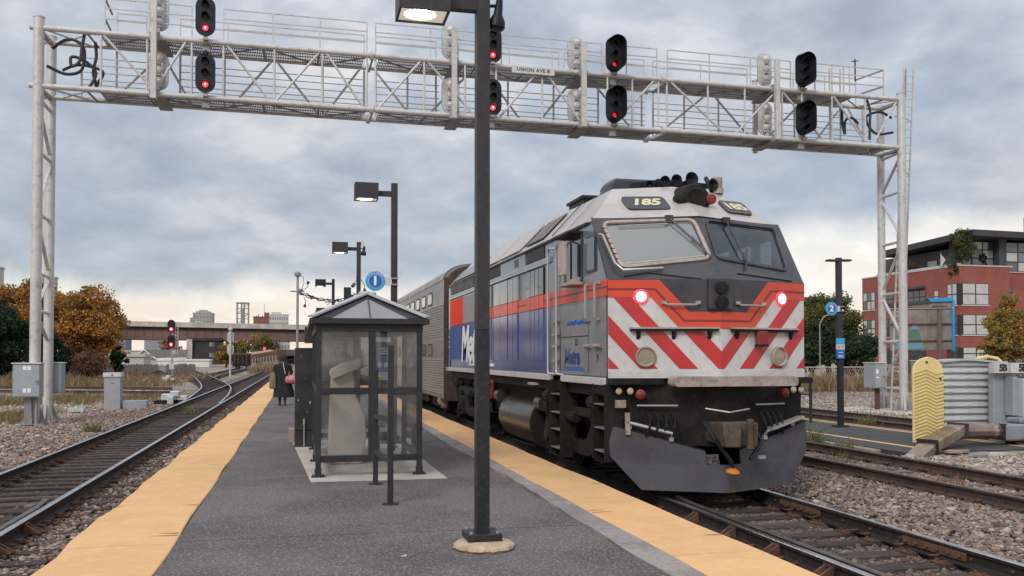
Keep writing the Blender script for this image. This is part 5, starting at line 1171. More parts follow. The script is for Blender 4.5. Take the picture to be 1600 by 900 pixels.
# ------------------------------------------------------------------ glass waiting shelter
def shelter(x0, x1, y0, y1, label, zt=2.20, detail=True):
    t_ = thing('waiting_shelter', label, 'shelter', ((x0 + x1) / 2, y0, .2)); D = 'shelter_dark'; xm = (x0 + x1) / 2 + .03; g = .2
    for x in (x0, x1):
        for y in (y0, (y0 + y1) / 2, y1):
            m = MB(); m.bb((x - .035, y - .035, g), (x + .035, y + .035, zt)); m.build('post', D, t_, bevel=.004)
            m = MB(); m.bb((x - .085, y - .06, g + .012), (x + .085, y + .06, g + .026)); m.bb((x - .045, y - .045, g + .026), (x + .045, y + .045, g + .12)); m.cyl((x - .065, y, g), (x - .065, y, g + .05), .012, n=6); m.cyl((x + .065, y, g), (x + .065, y, g + .05), .012, n=6); m.build('foot', D, t_, bevel=.003)
    m = MB(); m.bb((xm - .045, y0 - .034, .44), (xm + .045, y0 + .034, zt)); m.build('mullion', D, t_, bevel=.003)
    m = MB(); m.bb((xm - .045, y1 - .034, .44), (xm + .045, y1 + .034, zt)); m.build('mullion', D, t_, bevel=.003)
    def rail_(a, b, nm='frame_rail'): m = MB(); m.bb(a, b); m.build(nm, D, t_, bevel=.003)
    for z in (.40, 1.285): rail_((x0 + .036, y0 - .03, z), (x1 - .036, y0 + .03, z + .085)); 
    for z in (.40, 1.285): rail_((x0 + .036, y1 - .03, z), (x1 - .036, y1 + .03, z + .085))
    for x in (x0, x1):
        for a, b in ((y0 + .036, (y0 + y1) / 2 - .036), ((y0 + y1) / 2 + .036, y1 - .036)):
            if x == x1 and b > (y0 + y1) / 2 and detail: continue     # doorway on the train side
            for z in (.40, 1.285): rail_((x - .03, a, z), (x + .03, b, z + .085))
    rail_((x0 - .04, y0 - .04, zt - .09), (x1 + .04, y0 + .04, zt + .005), 'head_rail'); rail_((x0 - .04, y1 - .04, zt - .09), (x1 + .04, y1 + .04, zt + .005), 'head_rail')
    for x in (x0, x1): rail_((x - .04, y0 + .041, zt - .09), (x + .04, y1 - .041, zt + .005), 'head_rail')
    def pane(a, b): m = MB(); m.bb(a, b); m.build('pane', 'pane', t_)
    for z0, z1 in ((.485, 1.285), (1.37, zt - .09)):
        for y in (y0, y1):
            pane((x0 + .036, y - .004, z0), (xm - .046, y + .004, z1)); pane((xm + .046, y - .004, z0), (x1 - .036, y + .004, z1))
        for x in (x0, x1):
            for a, b in ((y0 + .036, (y0 + y1) / 2 - .036), ((y0 + y1) / 2 + .036, y1 - .036)):
                if x == x1 and b > (y0 + y1) / 2 and detail: continue
                pane((x - .004, a, z0), (x + .004, b, z1))
    # hipped roof: fascia, four slopes, hip caps, ridge
    o = .12; X0, X1, Y0, Y1 = x0 - o, x1 + o, y0 - o, y1 + o; ze = zt + .005
    m = MB(); m.bb((X0, Y0, ze), (X1, Y1, ze + .075)); m.build('fascia', D, t_, bevel=.005)
    e = ze + .075; xr = (X0 + X1) / 2; hh = .36; A, B = Vector((xr, Y0 + .62, e + hh)), Vector((xr, Y1 - .62, e + hh))
    c = [Vector((X0 + .02, Y0 + .02, e)), Vector((X1 - .02, Y0 + .02, e)), Vector((X1 - .02, Y1 - .02, e)), Vector((X0 + .02, Y1 - .02, e))]
    m = MB(); m.add([c[0], c[1], c[2], c[3], A, B], [(0, 1, 4), (1, 2, 5, 4), (2, 3, 5), (3, 0, 4, 5), (3, 2, 1, 0)]); m.build('roof', 'roof_metal', t_)
    for p, q in ((c[0], A), (c[1], A), (c[2], B), (c[3], B)):
        m = MB(); n_ = Vector((0, 0, .02)); m.bar(p + n_, q + n_, .13, .022); m.build('hip_cap', 'galv_roofcap', t_)
        m = MB(); sx = 1 if p.x < xr else -1; sy = 1 if p.y < (Y0 + Y1) / 2 else -1
        other = Vector((2 * xr - p.x, p.y, p.z)); nrm = (other - p).cross(q - p).normalized(); nrm = nrm if nrm.z > 0 else -nrm; mid = q.lerp((p + other) / 2, .20)
        m.prism([p.lerp(other, .03) + nrm * .003, q + nrm * .003, mid + nrm * .003, p.lerp(other, .17) + nrm * .003][::(1 if sx * sy > 0 else -1)], nrm * .006); m.build('hip_flashing', D, t_)
    m = MB(); m.bb((xr - .12, A.y - .06, A.z - .02), (xr + .12, B.y + .06, A.z + .035)); m.build('ridge_cap', 'galv_roofcap', t_, bevel=.02)
    m = MB(); m.bar(Vector((xr, Y0 + .03, e + .012)), A + Vector((0, -.02, .006)), .012, .012); m.build('roof_seam', D, t_)
    return t_
mat('galv_roofcap', (.50, .50, .51), .45, .3, (.42, .42, .43), 2, .6)
sh = shelter(.235, 1.555, 11.96, 15.55, 'dark framed glass waiting shelter with grey hipped roof on a pale pad')
# beige curved heater bench unit inside the shelter
wl = thing('wheelchair_lift', 'beige curved cabinet with a sloping top arm inside the glass shelter', 'wheelchair lift', (.68, 13.2, .21))
m = MB(); prof = [(.40, .34), (.42, .9), (.44, 1.45), (.60, 1.62), (.74, 1.56), (.80, 1.2), (.93, .9), (.95, .62), (.90, .34)]
m.prism([(x, 13.25, z) for x, z in prof], (0, .42, 0)); m.build('body', 'beige_plastic', wl, bevel=.02, seg=2)
m = MB(); m.prism([(.43, 13.28, .215), (.88, 13.28, .215), (.93, 13.28, .335), (.41, 13.28, .335)], (0, .36, 0)); m.build('foot', 'worn_tan', wl, bevel=.01)
m = MB(); m.prism([(x, 13.14, z) for x, z in ((.44, 1.47), (.47, 1.44), (.95, 1.64), (.95, 1.80), (.60, 1.68), (.44, 1.60), (.42, 1.54))], (0, .50, 0))
mat('sign_beige', (.56, .50, .43), .5, 0, (.46, .41, .36), 2, .5)
m.build('arm', 'sign_beige', wl, bevel=.015, seg=2)
m = MB(); m.prism([(.47, 13.13, 1.445), (.95, 13.13, 1.645), (.95, 13.13, 1.66), (.47, 13.13, 1.46)], (0, -.006, 0)); m.build('trim', 'ink', wl)
m = MB(); m.bb((.70, 13.20, .35), (.72, 13.24, 1.5))
nt = thing('notice_board', 'blue notice with white shapes on a dark post behind the shelter glass', 'notice board', (1.42, 15.05, .2))
m = MB(); m.bb((1.22, 15.04, 1.52), (1.47, 15.07, 2.02)); m.build('panel', 'sign_blue', nt)
m = MB(); m.bb((1.48, 15.0, .2), (1.55, 15.07, 2.04)); m.build('post', 'shelter_dark', nt)
for z, w_ in ((1.90, .14), (1.86, .12), (1.82, .15)): m = MB(); m.bb((1.36 - w_ / 2, 15.034, z), (1.36 + w_ / 2, 15.039, z + .022)); m.build('text_line', 'sign_white', nt)
for k, (a, b) in enumerate(((1.26, 1.32), (1.36, 1.42))): m = MB(); m.prism([(a, 15.034, 1.60), (b, 15.034, 1.60), (b + .01, 15.034, 1.65), ((a + b) / 2, 15.034, 1.70), (a, 15.034, 1.66)], (0, .005, 0)); m.build('picture', 'sign_white', nt)
bench = thing('bench', 'low dark slatted bench at the back of the shelter', 'bench', (1.0, 15.1, .2))
for k in range(3): m = MB(); m.bb((.45, 14.75 + k * .14, .62), (1.35, 14.86 + k * .14, .65)); m.build('slat', 'shelter_dark', bench)
for x in (.55, 1.25): m = MB(); m.bb((x - .03, 14.8, .21), (x + .03, 15.1, .62)); m.build('leg', 'shelter_dark', bench)
bn = thing('floor_box', 'low dark box on a tan base at the shelter pad rear corner', 'box', (1.6, 16.5, .21))
m = MB(); m.bb((1.42, 16.3, .21), (1.72, 16.7, .27)); m.build('base', 'worn_tan', bn); m = MB(); m.bb((1.40, 16.28, .27), (1.74, 16.72, .36)); m.build('top', 'shelter_dark', bn, bevel=.01)

# crowd rail in front of the shelter
hr = thing('guard_rail', 'dark two-post guard rail standing in front of the shelter doorway', 'railing', (.94, 9.65, .2))
for x, y, z in ((.945, 9.65, 1.90), (.915, 11.22, 1.62)):
    m = MB(); m.bb((x - .03, y - .03, .2), (x + .03, y + .03, z)); m.build('post', 'shelter_dark', hr, bevel=.004)
    m = MB(); m.lathe((x, y, .2), [(0, .012), (.085, .012), (.085, 0)], 18); m.build('foot', 'shelter_dark', hr)
for za, zb in ((1.10, 1.04), (.66, .60)): m = MB(); m.bar((.945, 9.68, za), (.915, 11.19, zb), .05, .05); m.build('cross_rail', 'shelter_dark', hr)

# dark upright cabinet beside the shelter
ck = thing('steel_cabinet', 'tall scuffed black cabinet standing left of the shelter', 'cabinet', (.08, 16.2, .2))
m = MB(); m.bb((-.085, 16.0, .50), (.245, 16.75, 1.93)); m.build('case', 'black_paint', ck, bevel=.006)
m = MB(); m.bb((-.085, 16.0, .205), (.245, 16.75, .49)); m.build('plinth', 'black_paint', ck, bevel=.006)
m = MB(); m.bb((-.09, 16.02, .205), (-.096, 16.75, 1.92)); m.build('edge_strip', 'worn_tan', ck)
m = MB(); m.cyl((.075, 15.97, .21), (.075, 15.97, .68), .012, n=8); m.cyl((.075, 15.97, .60), (.075, 15.97, .70), .02, n=8); m.build('drain_pipe', 'steel_bright', ck)
for x, z, s in ((.17, .98, .035), (.02, 1.78, .012), (.08, 1.40, .01), (-.03, 1.02, .02), (.12, .82, .014)): m = MB(); m.prism([(x, 15.994, z - s), (x + s * .4, 15.994, z), (x, 15.994, z + s), (x - s * .25, 15.994, z + s * .2)], (0, .004, 0)); m.build('scuff', 'sign_grey', ck)
m = MB(); m.bb((-.20, 16.9, .205), (-.09, 17.3, .45)); bx = m.build('bollard_stub', 'kerb_stone', None, label='short tan concrete stub at the foot of the black cabinet', cat='kerb block')
# second shelter and kiosk behind, mostly hidden
k2 = thing('ticket_kiosk', 'dark flat-roofed kiosk just behind the glass shelter', 'kiosk', (.8, 20, .2))
m = MB(); m.bb((.42, 20.0, .2), (1.25, 22.4, 2.75)); m.build('wall', 'shelter_dark', k2); m = MB(); m.bb((.34, 19.92, 2.75), (1.33, 22.5, 2.84)); m.build('roof', 'black_paint', k2)
m = MB(); m.bb((.10, 19.96, 2.10), (.42, 22.4, 2.42)); m.build('canopy', 'shelter_dark', k2); m = MB(); m.bb((.50, 19.98, 1.1), (1.1, 19.998, 2.0)); m.build('window', 'windshield_dark', k2)
m = MB(); m.bb((.98, 21.0, 2.84), (1.14, 21.2, 3.38)); m.build('flue', 'shelter_dark', k2)

# slim camera pole and the bundle of cables slung to the lamp post
sp = thing('camera_pole', 'slim grey pole with a dome camera beyond the black cabinet', 'pole', (-.08, 28, .2))
m = MB(); m.cyl((-.085, 28, .2), (-.085, 28, 4.2), .045, .035, n=10); m.build('pole', 'galv_dark', sp)
m = MB(); m.lathe((-.085, 28, 4.2), [(.04, 0), (.09, .03), (.10, .10), (.07, .15), (0, .17)], 12); m.build('camera_dome', 'galv_dark', sp)
m = MB(); m.bb((-.30, 27.97, 3.74), (.12, 28.03, 3.78)); m.cyl((.0, 28, 3.78), (.0, 28, 3.84), .08, n=10); m.tube([(-.05, 28, 4.28), (.08, 28, 4.2), (.10, 28, 4.0), (.02, 28, 3.82)], .012); m.build('bracket', 'galv_dark', sp)
cbn = thing('cable_bundle', 'sagging tangle of black cables slung from the slim pole to the lamp post', 'cables', (.1, 28, 3.7))
rr = random.Random(4)
P0 = [Vector((-.05, 28, 3.74)), Vector((.25, 27.6, 3.58)), Vector((.6, 27, 3.45)), Vector((.95, 26.4, 3.38)), Vector((1.3, 25.7, 3.40)), Vector((1.56, 25.0, 3.50))]
for j in range(3):
    m = MB(); q = []
    for a in np.linspace(0, 5, 26):
        i = int(min(a, 4)); q.append(P0[i].lerp(P0[i + 1], a - i) + Vector((0, rr.uniform(-.02, .02), rr.uniform(-.035, .035) + .03 * (j - 1))))
    m.tube(q, .014, 5); m.build('cable', 'cable', cbn)
for k in range(15):
    a = rr.uniform(.2, 4.9); i = int(a); p = P0[i].lerp(P0[i + 1], a - i); d_ = Vector((rr.uniform(-.08, .08), 0, rr.uniform(-.14, .10))); m = MB(); m.tube([p, p + d_ * .6 + Vector((.02, 0, 0)), p + d_], .010, 5)
    if k % 3 == 0: m.box(p + Vector((0, 0, .02)), (.12, .06, .06), rr.uniform(0, 2))
    m.build('cable_end', 'cable', cbn)
for p, q in (((.12, 27.9, 3.80), (.22, 27.9, 4.02)), ((.10, 27.9, 3.6), (.13, 27.9, 3.32)), ((1.5, 25.0, 3.25), (1.2, 25, 3.18)), ((1.6, 24.9, 3.9), (1.40, 24.9, 3.72)), ((1.5, 24.9, 4.0), (1.42, 24.9, 3.75)), ((1.62, 24.9, 3.9), (1.72, 24.9, 3.6))):
    m = MB(); m.tube([p, ((p[0] + q[0]) / 2 + .04, p[1], (p[2] + q[2]) / 2), q], .010, 5); m.lathe(q, [(0, -.06), (.03, -.04), (.05, .03), (0, .06)], 8, (Vector(q) - Vector(p))); m.build('small_speaker', 'cable', cbn)

# ------------------------------------------------------------------ the person walking away
pe = thing('person', 'person in a long black coat and brown hat walking away with a pink bag', 'person', (-.55, 29.9, .2))
bx_, by_ = -.55, 29.9
def skin_body():
    J = {'pelvis': (0, 0, .82), 'belly': (0, 0, 1.0), 'chest': (0, -.01, 1.20), 'neck': (0, .0, 1.37), 'head': (0, .03, 1.45), 'crown': (0, .03, 1.60),
         'hl': (-.09, 0, .78), 'kl': (-.09, .07, .46), 'al': (-.08, -.02, .09), 'tl': (-.08, .13, .05), 'hr': (.09, 0, .78), 'kr': (.10, .04, .44), 'ar': (.08, -.16, .13), 'tr': (.08, -.02, .05),
         'sl': (-.19, 0, 1.30), 'el': (-.25, .03, 1.05), 'wl': (-.24, .06, .84), 'fl': (-.235, .08, .77), 'sr': (.19, 0, 1.30), 'er': (.27, .02, 1.06), 'wr': (.24, .12, .90), 'fr': (.22, .15, .85)}
    E_ = [('pelvis', 'belly'), ('belly', 'chest'), ('chest', 'neck'), ('neck', 'head'), ('head', 'crown'), ('pelvis', 'hl'), ('hl', 'kl'), ('kl', 'al'), ('al', 'tl'), ('pelvis', 'hr'), ('hr', 'kr'), ('kr', 'ar'), ('ar', 'tr'), ('chest', 'sl'), ('sl', 'el'), ('el', 'wl'), ('wl', 'fl'), ('chest', 'sr'), ('sr', 'er'), ('er', 'wr'), ('wr', 'fr')]
    rad = {'pelvis': .15, 'belly': .14, 'chest': .16, 'neck': .055, 'head': .085, 'crown': .07, 'hl': .09, 'kl': .06, 'al': .045, 'tl': .035, 'hr': .09, 'kr': .06, 'ar': .045, 'tr': .035, 'sl': .06, 'el': .045, 'wl': .03, 'fl': .028, 'sr': .06, 'er': .045, 'wr': .03, 'fr': .028}
    for sd in (-1, 1):      # five fingers and thumb rooted in the palm
        f = 'fl' if sd < 0 else 'fr'; b0 = Vector(J[f])
        for k in range(4): n_ = f + str(k); J[n_] = tuple(b0 + Vector(((k - 1.5) * .014, .012, -.075 + .008 * abs(k - 1.5)))); E_.append((f, n_)); rad[n_] = .008
        n_ = f + 't'; J[n_] = tuple(b0 + Vector((-sd * .035, .01, -.035))); E_.append((f, n_)); rad[n_] = .009
    nm = list(J); me = bpy.data.meshes.new('body'); me.from_pydata([Vector(J[k]) for k in nm], [(nm.index(a), nm.index(b)) for a, b in E_], [])
    o = bpy.data.objects.new('body', me); COL.objects.link(o); o.parent = pe; me.materials.append(MATS['trousers'])
    md = o.modifiers.new('skin', 'SKIN'); me.skin_vertices[0].data[0].use_root = True
    for k, n_ in enumerate(nm): me.skin_vertices[0].data[k].radius = (rad[n_], rad[n_] * (.75 if n_ in ('chest', 'belly', 'pelvis') else 1)); me.skin_vertices[0].data[k].use_root = n_ == 'pelvis'
    md.use_smooth_shade = True; s_ = o.modifiers.new('sub', 'SUBSURF'); s_.levels = 1; s_.render_levels = 1
    OFF[o.name] = Vector((0, 0, 0)); return o
skin_body()
def ring(cx, cy, z, rx, ry, n=22, fold=0.0, ph=0): return [(bx_ + cx + rx * (1 + fold * math.sin(5 * a + ph)) * math.cos(a), by_ + cy + ry * (1 + fold * math.sin(5 * a + ph)) * math.sin(a), .2 + z) for a in [2 * math.pi * k / n for k in range(n)]]
m = MB(); m.loft([ring(.03, -.03, .27, .315, .24, fold=.10), ring(.05, -.02, .36, .33, .235, fold=.09), ring(.035, -.02, .50, .30, .22, fold=.07), ring(.02, 0, .72, .265, .20, fold=.05), ring(.0, 0, .98, .24, .18, fold=.04, ph=1), ring(0, 0, 1.18, .255, .18, fold=.02), ring(0, .0, 1.31, .225, .15), ring(0, .0, 1.365, .11, .10), ring(0, .01, 1.40, .075, .075)], True, True); m.build('coat', 'coat', pe)
for sd, hx, hy, hz in ((-1, -.24, .06, .86), (1, .24, .11, .92)):
    m = MB(); a = Vector((bx_ + sd * .17, by_, .2 + 1.30)); b = Vector((bx_ + sd * .265, by_ + .02, .2 + 1.06)); c = Vector((bx_ + hx, by_ + hy, .2 + hz)); m.tube([a, a.lerp(b, .5) + Vector((sd * .01, 0, .01)), b, b.lerp(c, .5), c], [.085, .082, .070, .062, .058], 10); m.build('sleeve', 'coat', pe)
m = MB(); m.lathe((bx_, by_ + .03, .2 + 1.40), [(.11, -.02), (.125, .06), (.13, .10), (.145, .13), (.135, .19), (.10, .25), (0, .27)], 16); m.build('hat', 'hat_cloth', pe)
m = MB(); m.loft([ring(0, .0, 1.33, .13, .12, 14), ring(0, 0, 1.38, .125, .115, 14), ring(0, .01, 1.43, .10, .10, 14)], True, True)
mat('hat_scarf', (.085, .055, .045), .9); m.build('scarf', 'hat_scarf', pe)
m = MB(); m.tube([(bx_ + .02, by_ - .155, .2 + 1.38), (bx_ + .05, by_ - .19, .2 + 1.20), (bx_ + .09, by_ - .20, .2 + 1.02)], .012); m.build('bag_strap', 'sign_grey', pe)
for sd, x, y in ((-1, -.08, .04), (1, .08, -.09)): m = MB(); m.loft([[(bx_ + x + dx * w_, by_ + y + dy * L_, .2 + z) for dx, dy in ((-1, -1), (1, -1), (1.0, .4), (.6, 1), (-.6, 1), (-1, .4))] for z, w_, L_ in ((.0, .045, .13), (.04, .048, .13), (.09, .04, .08), (.14, .038, .055))], True, True); m.build('shoe', 'ink', pe)
hb = thing('shoulder_bag', 'olive cloth bag hanging at the walking person\'s left side', 'bag', (-.84, 29.9, .85))
m = MB(); m.loft([[(-.855 + .085 * a * s, 29.9 + .16 * b * s, z) for a, b in ((-1, -1), (0, -1.15), (1, -1), (1.2, 0), (1, 1), (0, 1.15), (-1, 1), (-1.2, 0))] for z, s in ((.74, .8), (.78, 1.05), (.95, 1.1), (1.15, .95), (1.27, .6))], True, True); m.build('sack', 'bag_olive', hb)
m = MB(); m.tube([(-.84, 29.85, 1.24), (-.78, 29.86, 1.40), (-.72, 29.88, 1.52), (-.70, 29.95, 1.54)], .014); m.build('strap', 'bag_olive', hb)
pb = thing('pink_bag', 'shiny pink patterned duffel bag carried at the walking person\'s hip', 'bag', (-.32, 29.75, 1.0))
m = MB(); rr = random.Random(5); rings = []
for k, (x, s) in enumerate(((-.47, .05), (-.44, .12), (-.36, .165), (-.24, .18), (-.12, .17), (-.02, .13), (.02, .06))): rings.append([(x, 29.72 + s * math.cos(a) * rr.uniform(.9, 1.1), 1.02 + .02 * k * .3 + s * .85 * math.sin(a) * rr.uniform(.9, 1.1)) for a in [2 * math.pi * q / 12 for q in range(12)]])
m.loft(rings, True, True); m.build('body', 'bag_pink', pb)
m = MB(); m.tube([(-.36, 29.72, 1.15), (-.33, 29.8, 1.30), (-.30, 29.85, 1.12)], .012); m.build('handle', 'bag_pink', pb)
lt = MB(); lt.box((.80, 7.1, .208), (.032, .018, .008), .4); lt.box((.82, 7.12, .209), (.018, .018, .010), 1.2); lt.build('litter', 'sign_grey', None, label='small crumpled pale scrap lying on the asphalt', cat='litter')
# ------------------------------------------------------------------ right-hand side: barrier panel, ribbed case, 5B cabinet, heater duct
yp = thing('yellow_panel', 'tall round-topped yellow plastic panel moulded with chevron ribs', 'panel', (13.0, 16.5, -.06))
x0, x1, Yp = 12.61, 13.37, 16.5
m = MB(); pts = [(x0, -.04), (x1, -.14)]; n = 12; pts += [((x0 + x1) / 2 + .38 * math.cos(math.pi * k / n), 1.44 + .33 * math.sin(math.pi * k / n)) for k in range(n + 1)]
m.prism([(x, Yp, z) for x, z in pts], (0, .05, 0)); m.build('shell', 'tactile_pole', yp, bevel=.02, seg=3)
for k in range(20):
    z = -.0 + k * .073; m = MB(); xm = 12.93
    for a, b, za, zb in ((x0 + .03, xm - .0, 0, .085), (xm, x1 - .20, .085, -.02), (x1 - .20, x1 - .02, -.02, .02)):
        if z + max(za, zb) > 1.58: continue
        m.prism([(a, Yp - .001, z + za), (b, Yp - .001, z + zb), (b, Yp - .020, z + zb + .030), (a, Yp - .020, z + za + .030)], (0, .0, .020)); 
    if m.v: m.build('chevron_rib', 'tactile_pole', yp)
for x, z in ((12.94, 1.66), (13.27, 1.30), (13.26, .22), (13.25, .58 - .5)): m = MB(); m.cyl((x, Yp - .03, z), (x, Yp + .0, z), .022, n=10); m.build('bolt_hole', 'ink', yp)
gc = thing('ribbed_case', 'light grey ribbed plastic instrument case between the yellow panel and 5B cabinet', 'equipment case', (14.5, 17, 0))
m = MB(); m.bb((13.78, 17.0, .0), (15.25, 17.3, 1.66)); m.build('body', 'corrugated', gc, bevel=.02)
for k in range(11):
    z = .06 + k * .15; m = MB(); m.loft([[(x, 16.995, z - .005), (x, 16.955 - b, z + .01), (x, 16.945 - b, z + .03 + c), (x, 16.97, z + .05 + c), (x, 16.995, z + .12)] for x, b, c in [(13.70 + i * .0775, (.012 if (i // 2) % 3 == 1 else 0), (.014 if (i // 2) % 3 == 1 else 0)) for i in range(21)]], True, False); m.build('rib', 'corrugated', gc)
m = MB()
xs_ = np.linspace(13.68, 15.35, 24); m.loft([[(x, 16.9, 1.66 + .03 * math.cos((x - 14.3) * 3.2)), (x, 17.35, 1.66 + .03 * math.cos((x - 14.3) * 3.2)), (x, 17.35, 1.70 + .03 * math.cos((x - 14.3) * 3.2)), (x, 16.9, 1.70 + .03 * math.cos((x - 14.3) * 3.2))] for x in xs_], True, True); m.build('lid', 'corrugated', gc)
m = MB(); m.tube([(14.7, 17.1, 1.74), (15.0, 17.1, 1.78), (15.25, 17.1, 1.74), (15.4, 17.1, 1.62)], .035); m.build('yellow_hose', 'tactile_pole', gc)
fb = thing('signal_cabinet', 'grey steel signal cabinet marked 5B at the right edge', 'cabinet', (15.4, 16.6, -.05))
m = MB(); m.bb((14.72, 16.62, -.08), (16.6, 16.78, 1.60)); m.build('body', 'cabinet', fb, bevel=.01)
m = MB(); m.bb((14.60, 16.45, 1.42), (14.97, 16.6, 1.64)); p1 = m.build('number_plate', 'galv', fb, bevel=.004)
m = MB(); m.bb((14.98, 16.40, 1.42), (16.7, 16.6, 1.64)); p2_ = m.build('number_plate', 'cabinet_lid', fb, bevel=.004)
textmesh('numerals', '5B', .20, (14.82, 16.446, 1.53), (1, 0, 0), (0, 0, 1), 'ink', p1, bold=.010, spacing=.85)
textmesh('numerals', '5B', .22, (15.28, 16.396, 1.53), (1, 0, 0), (0, 0, 1), 'ink', p2_, bold=.012, spacing=.85)
m = MB(); m.bb((14.98, 16.35, .50), (15.10, 16.6, 1.34)); m.build('side_box', 'cabinet', fb, bevel=.01)
m = MB(); m.bb((15.10, 16.20, .48), (16.3, 16.6, 1.30))
mat('cabinet_pale', (.47, .49, .49), .45, .1, (.40, .42, .42), 1.2, .6)
m.build('door', 'cabinet_pale', fb, bevel=.012)
for x in (15.05, 15.22): m = MB(); m.cyl((x, 16.44, 1.38), (x, 16.40, 1.38), .018, n=8); m.build('bolt', 'galv_dark', fb)
m = MB(); m.tube([(15.24, 16.4, .48), (15.2, 16.38, .35), (15.05, 16.38, .24), (14.85, 16.4, .14)], .022); m.tube([(15.28, 16.4, .48), (15.26, 16.38, .33), (15.1, 16.38, .20), (14.9, 16.4, .10)], .016); m.build('cable', 'cable', fb)
hb2 = thing('heater_unit', 'grey louvred blower box in front of the 5B cabinet', 'blower', (15.3, 15.9, -.1))
m = MB(); m.bb((14.98, 15.75, -.10), (15.9, 16.3, .33))
mat('blower_blue', (.25, .29, .32), .5, .2, (.19, .22, .245), 2, .7, .001, 20, c3=(.13, .12, .11), s3=9, a3=.3)
m.build('housing', 'blower_blue', hb2, bevel=.012)
for k in range(12): m = MB(); m.bb((15.14, 15.735, .0 + k * .022), (15.8, 15.752, .010 + k * .022)); m.build('louvre', 'cabinet', hb2)
dk = thing('heater_duct', 'bent rusty steel hot-air duct leading to the rails', 'duct', (13, 15.6, -.2))
def duct(pts, w_, h, mat_, name='duct_section'):
    m = MB(); m.loft([[(p[0] + a * w_ / 2 * p[3], p[1] + b * .7 * w_ / 2 * (1 if True else 0), p[2] + c * h / 2) for a, b, c in ((-1, -1, -1), (1, 1, -1), (1, 1, 1), (-1, -1, 1))] for p in pts], True, False); return m.build(name, mat_, dk, bevel=.015)
m = MB(); m.bar((11.25, 14.75, -.19), (11.85, 15.10, .02), .34, .18, mi=0)
mat('duct_rust', (.36, .27, .21), .34, .7, (.24, .165, .125), 2.2, .8, .001, 10, c3=(.52, .46, .40), s3=3.5, a3=.8)
m.build('duct_section', 'duct_rust', dk, bevel=.02)
m = MB(); m.bar((11.87, 15.11, .03), (12.95, 15.62, .30), .36, .22); m.build('duct_section', 'duct_rust', dk, bevel=.02)
m = MB(); m.cyl((13.0, 15.64, .27), (14.1, 15.85, .24), .155, .165, n=10); m.build('duct_section', 'duct_rust', dk)
for a, b in (((11.86, 15.105, .025), (11.88, 15.115, .03)), ((12.94, 15.615, .29), (13.0, 15.64, .28)), ((14.08, 15.85, .24), (14.14, 15.86, .24))): m = MB(); m.bar(a, b, .42, .30); m.build('duct_flange', 'ink', dk)
m = MB(); m.bb((14.15, 15.62, .04), (14.95, 16.15, .38)); m.bb((14.55, 15.7, .38), (14.95, 16.1, .50)); m.build('plenum', 'blower_blue', dk, bevel=.03)
m = MB(); m.bb((14.45, 15.7, -.12), (14.9, 16.0, .04)); m.build('stand', 'ink', dk)
jb = thing('junction_box', 'small white-topped junction box at the right edge by the rails', 'junction box', (14.9, 15.2, -.2))
m = MB(); m.bb((14.62, 14.95, -.25), (15.1, 15.4, .06)); m.build('box', 'sign_grey', jb, bevel=.01); m = MB(); m.bb((14.55, 14.90, .06), (15.15, 15.45, .11)); m.build('lid', 'white_paint', jb, bevel=.01)
rr = random.Random(17)
for k, (x, y, L_, w_, a, mt) in enumerate(((13.3, 15.0, 1.6, .22, .10, 'worn_tan'), (14.1, 15.3, 1.5, .14, -.08, 'concrete'), (13.9, 14.7, 1.1, .55, -.30, 'kerb_stone'), (13.0, 14.6, .9, .40, .2, 'concrete'), (12.6, 14.55, .6, .3, .6, 'concrete_old'), (14.6, 14.6, .9, .2, .1, 'worn_tan'), (12.4, 14.95, .7, .25, .25, 'kerb_stone'))):
    m = MB(); P = [(math.cos(q) * L_ / 2 * rr.uniform(.8, 1.1), math.sin(q) * w_ / 2 * rr.uniform(.8, 1.1)) for q in np.linspace(0, 5.5, 7)]; z = -.17 + .02 * k * .6
    P = [(x + px2 * math.cos(a) - py2 * math.sin(a), y + px2 * math.sin(a) + py2 * math.cos(a), z + rr.uniform(0, .03)) for px2, py2 in P]; m.prism(P, (0, 0, .05))
    o = m.build('rubble_slab', mt, None, label=['long tan plank of rubble nearest the duct bend', 'thin pale plank lying before the blower box', 'broad tan broken slab in front of the blower box', 'pale broken slab beside the duct foot', 'small dark broken slab at the rubble\'s left end', 'short tan plank beside the white-topped box', 'small tan slab tucked under the duct'][k], cat='rubble', group='broken slabs by the heater duct')
# ---- platform 2 lamp, sign, notice, railing
pl = thing('platform_lamp', 'dark double-arm lamp post on the far platform carrying the platform 2 disc', 'lamp post', (13.72, 20.8, -.05))
m = MB(); m.bb((13.655, 20.74, -.05), (13.785, 20.86, 1.7)); m.build('pole_base', 'pole_paint_new', pl, bevel=.005); m = MB(); m.bb((13.63, 20.74, 1.7), (13.76, 20.86, 4.36)); m.build('pole', 'pole_paint', pl, bevel=.005)
m = MB(); m.bb((13.36, 20.70, 4.26), (13.63, 20.90, 4.31)); m.bb((13.76, 20.70, 4.27), (14.03, 20.90, 4.32)); m.build('lamp_head', 'pole_paint', pl, bevel=.01); m = MB(); m.bb((13.55, 20.66, -.055), (13.87, 20.94, -.01)); m.build('base_plate', 'pole_paint_new', pl)
disc_sign(13.42, 20.70, 3.02, .175, '2', 13.72, 'round blue disc with a white 2 on the far platform lamp post', arc=False)
nt = thing('platform_notice', 'small blue and dark notice strapped to the far platform lamp post', 'notice', (13.6, 20.7, 2.0))
for z0, z1, mt in ((2.10, 2.26, 'sign_cyan'), (1.96, 2.10, 'sign_grey'), (1.72, 1.96, 'sign_blue')): m = MB(); m.bb((13.55, 20.70, z0), (13.79, 20.72, z1 - .003)); m.build('panel', mt, nt)
for x, z in ((13.60, 2.0), (13.70, 2.01)): m = MB(); m.bb((x, 20.694, z), (x + .05, 20.699, z + .07)); m.build('picture', 'worn_tan', nt)
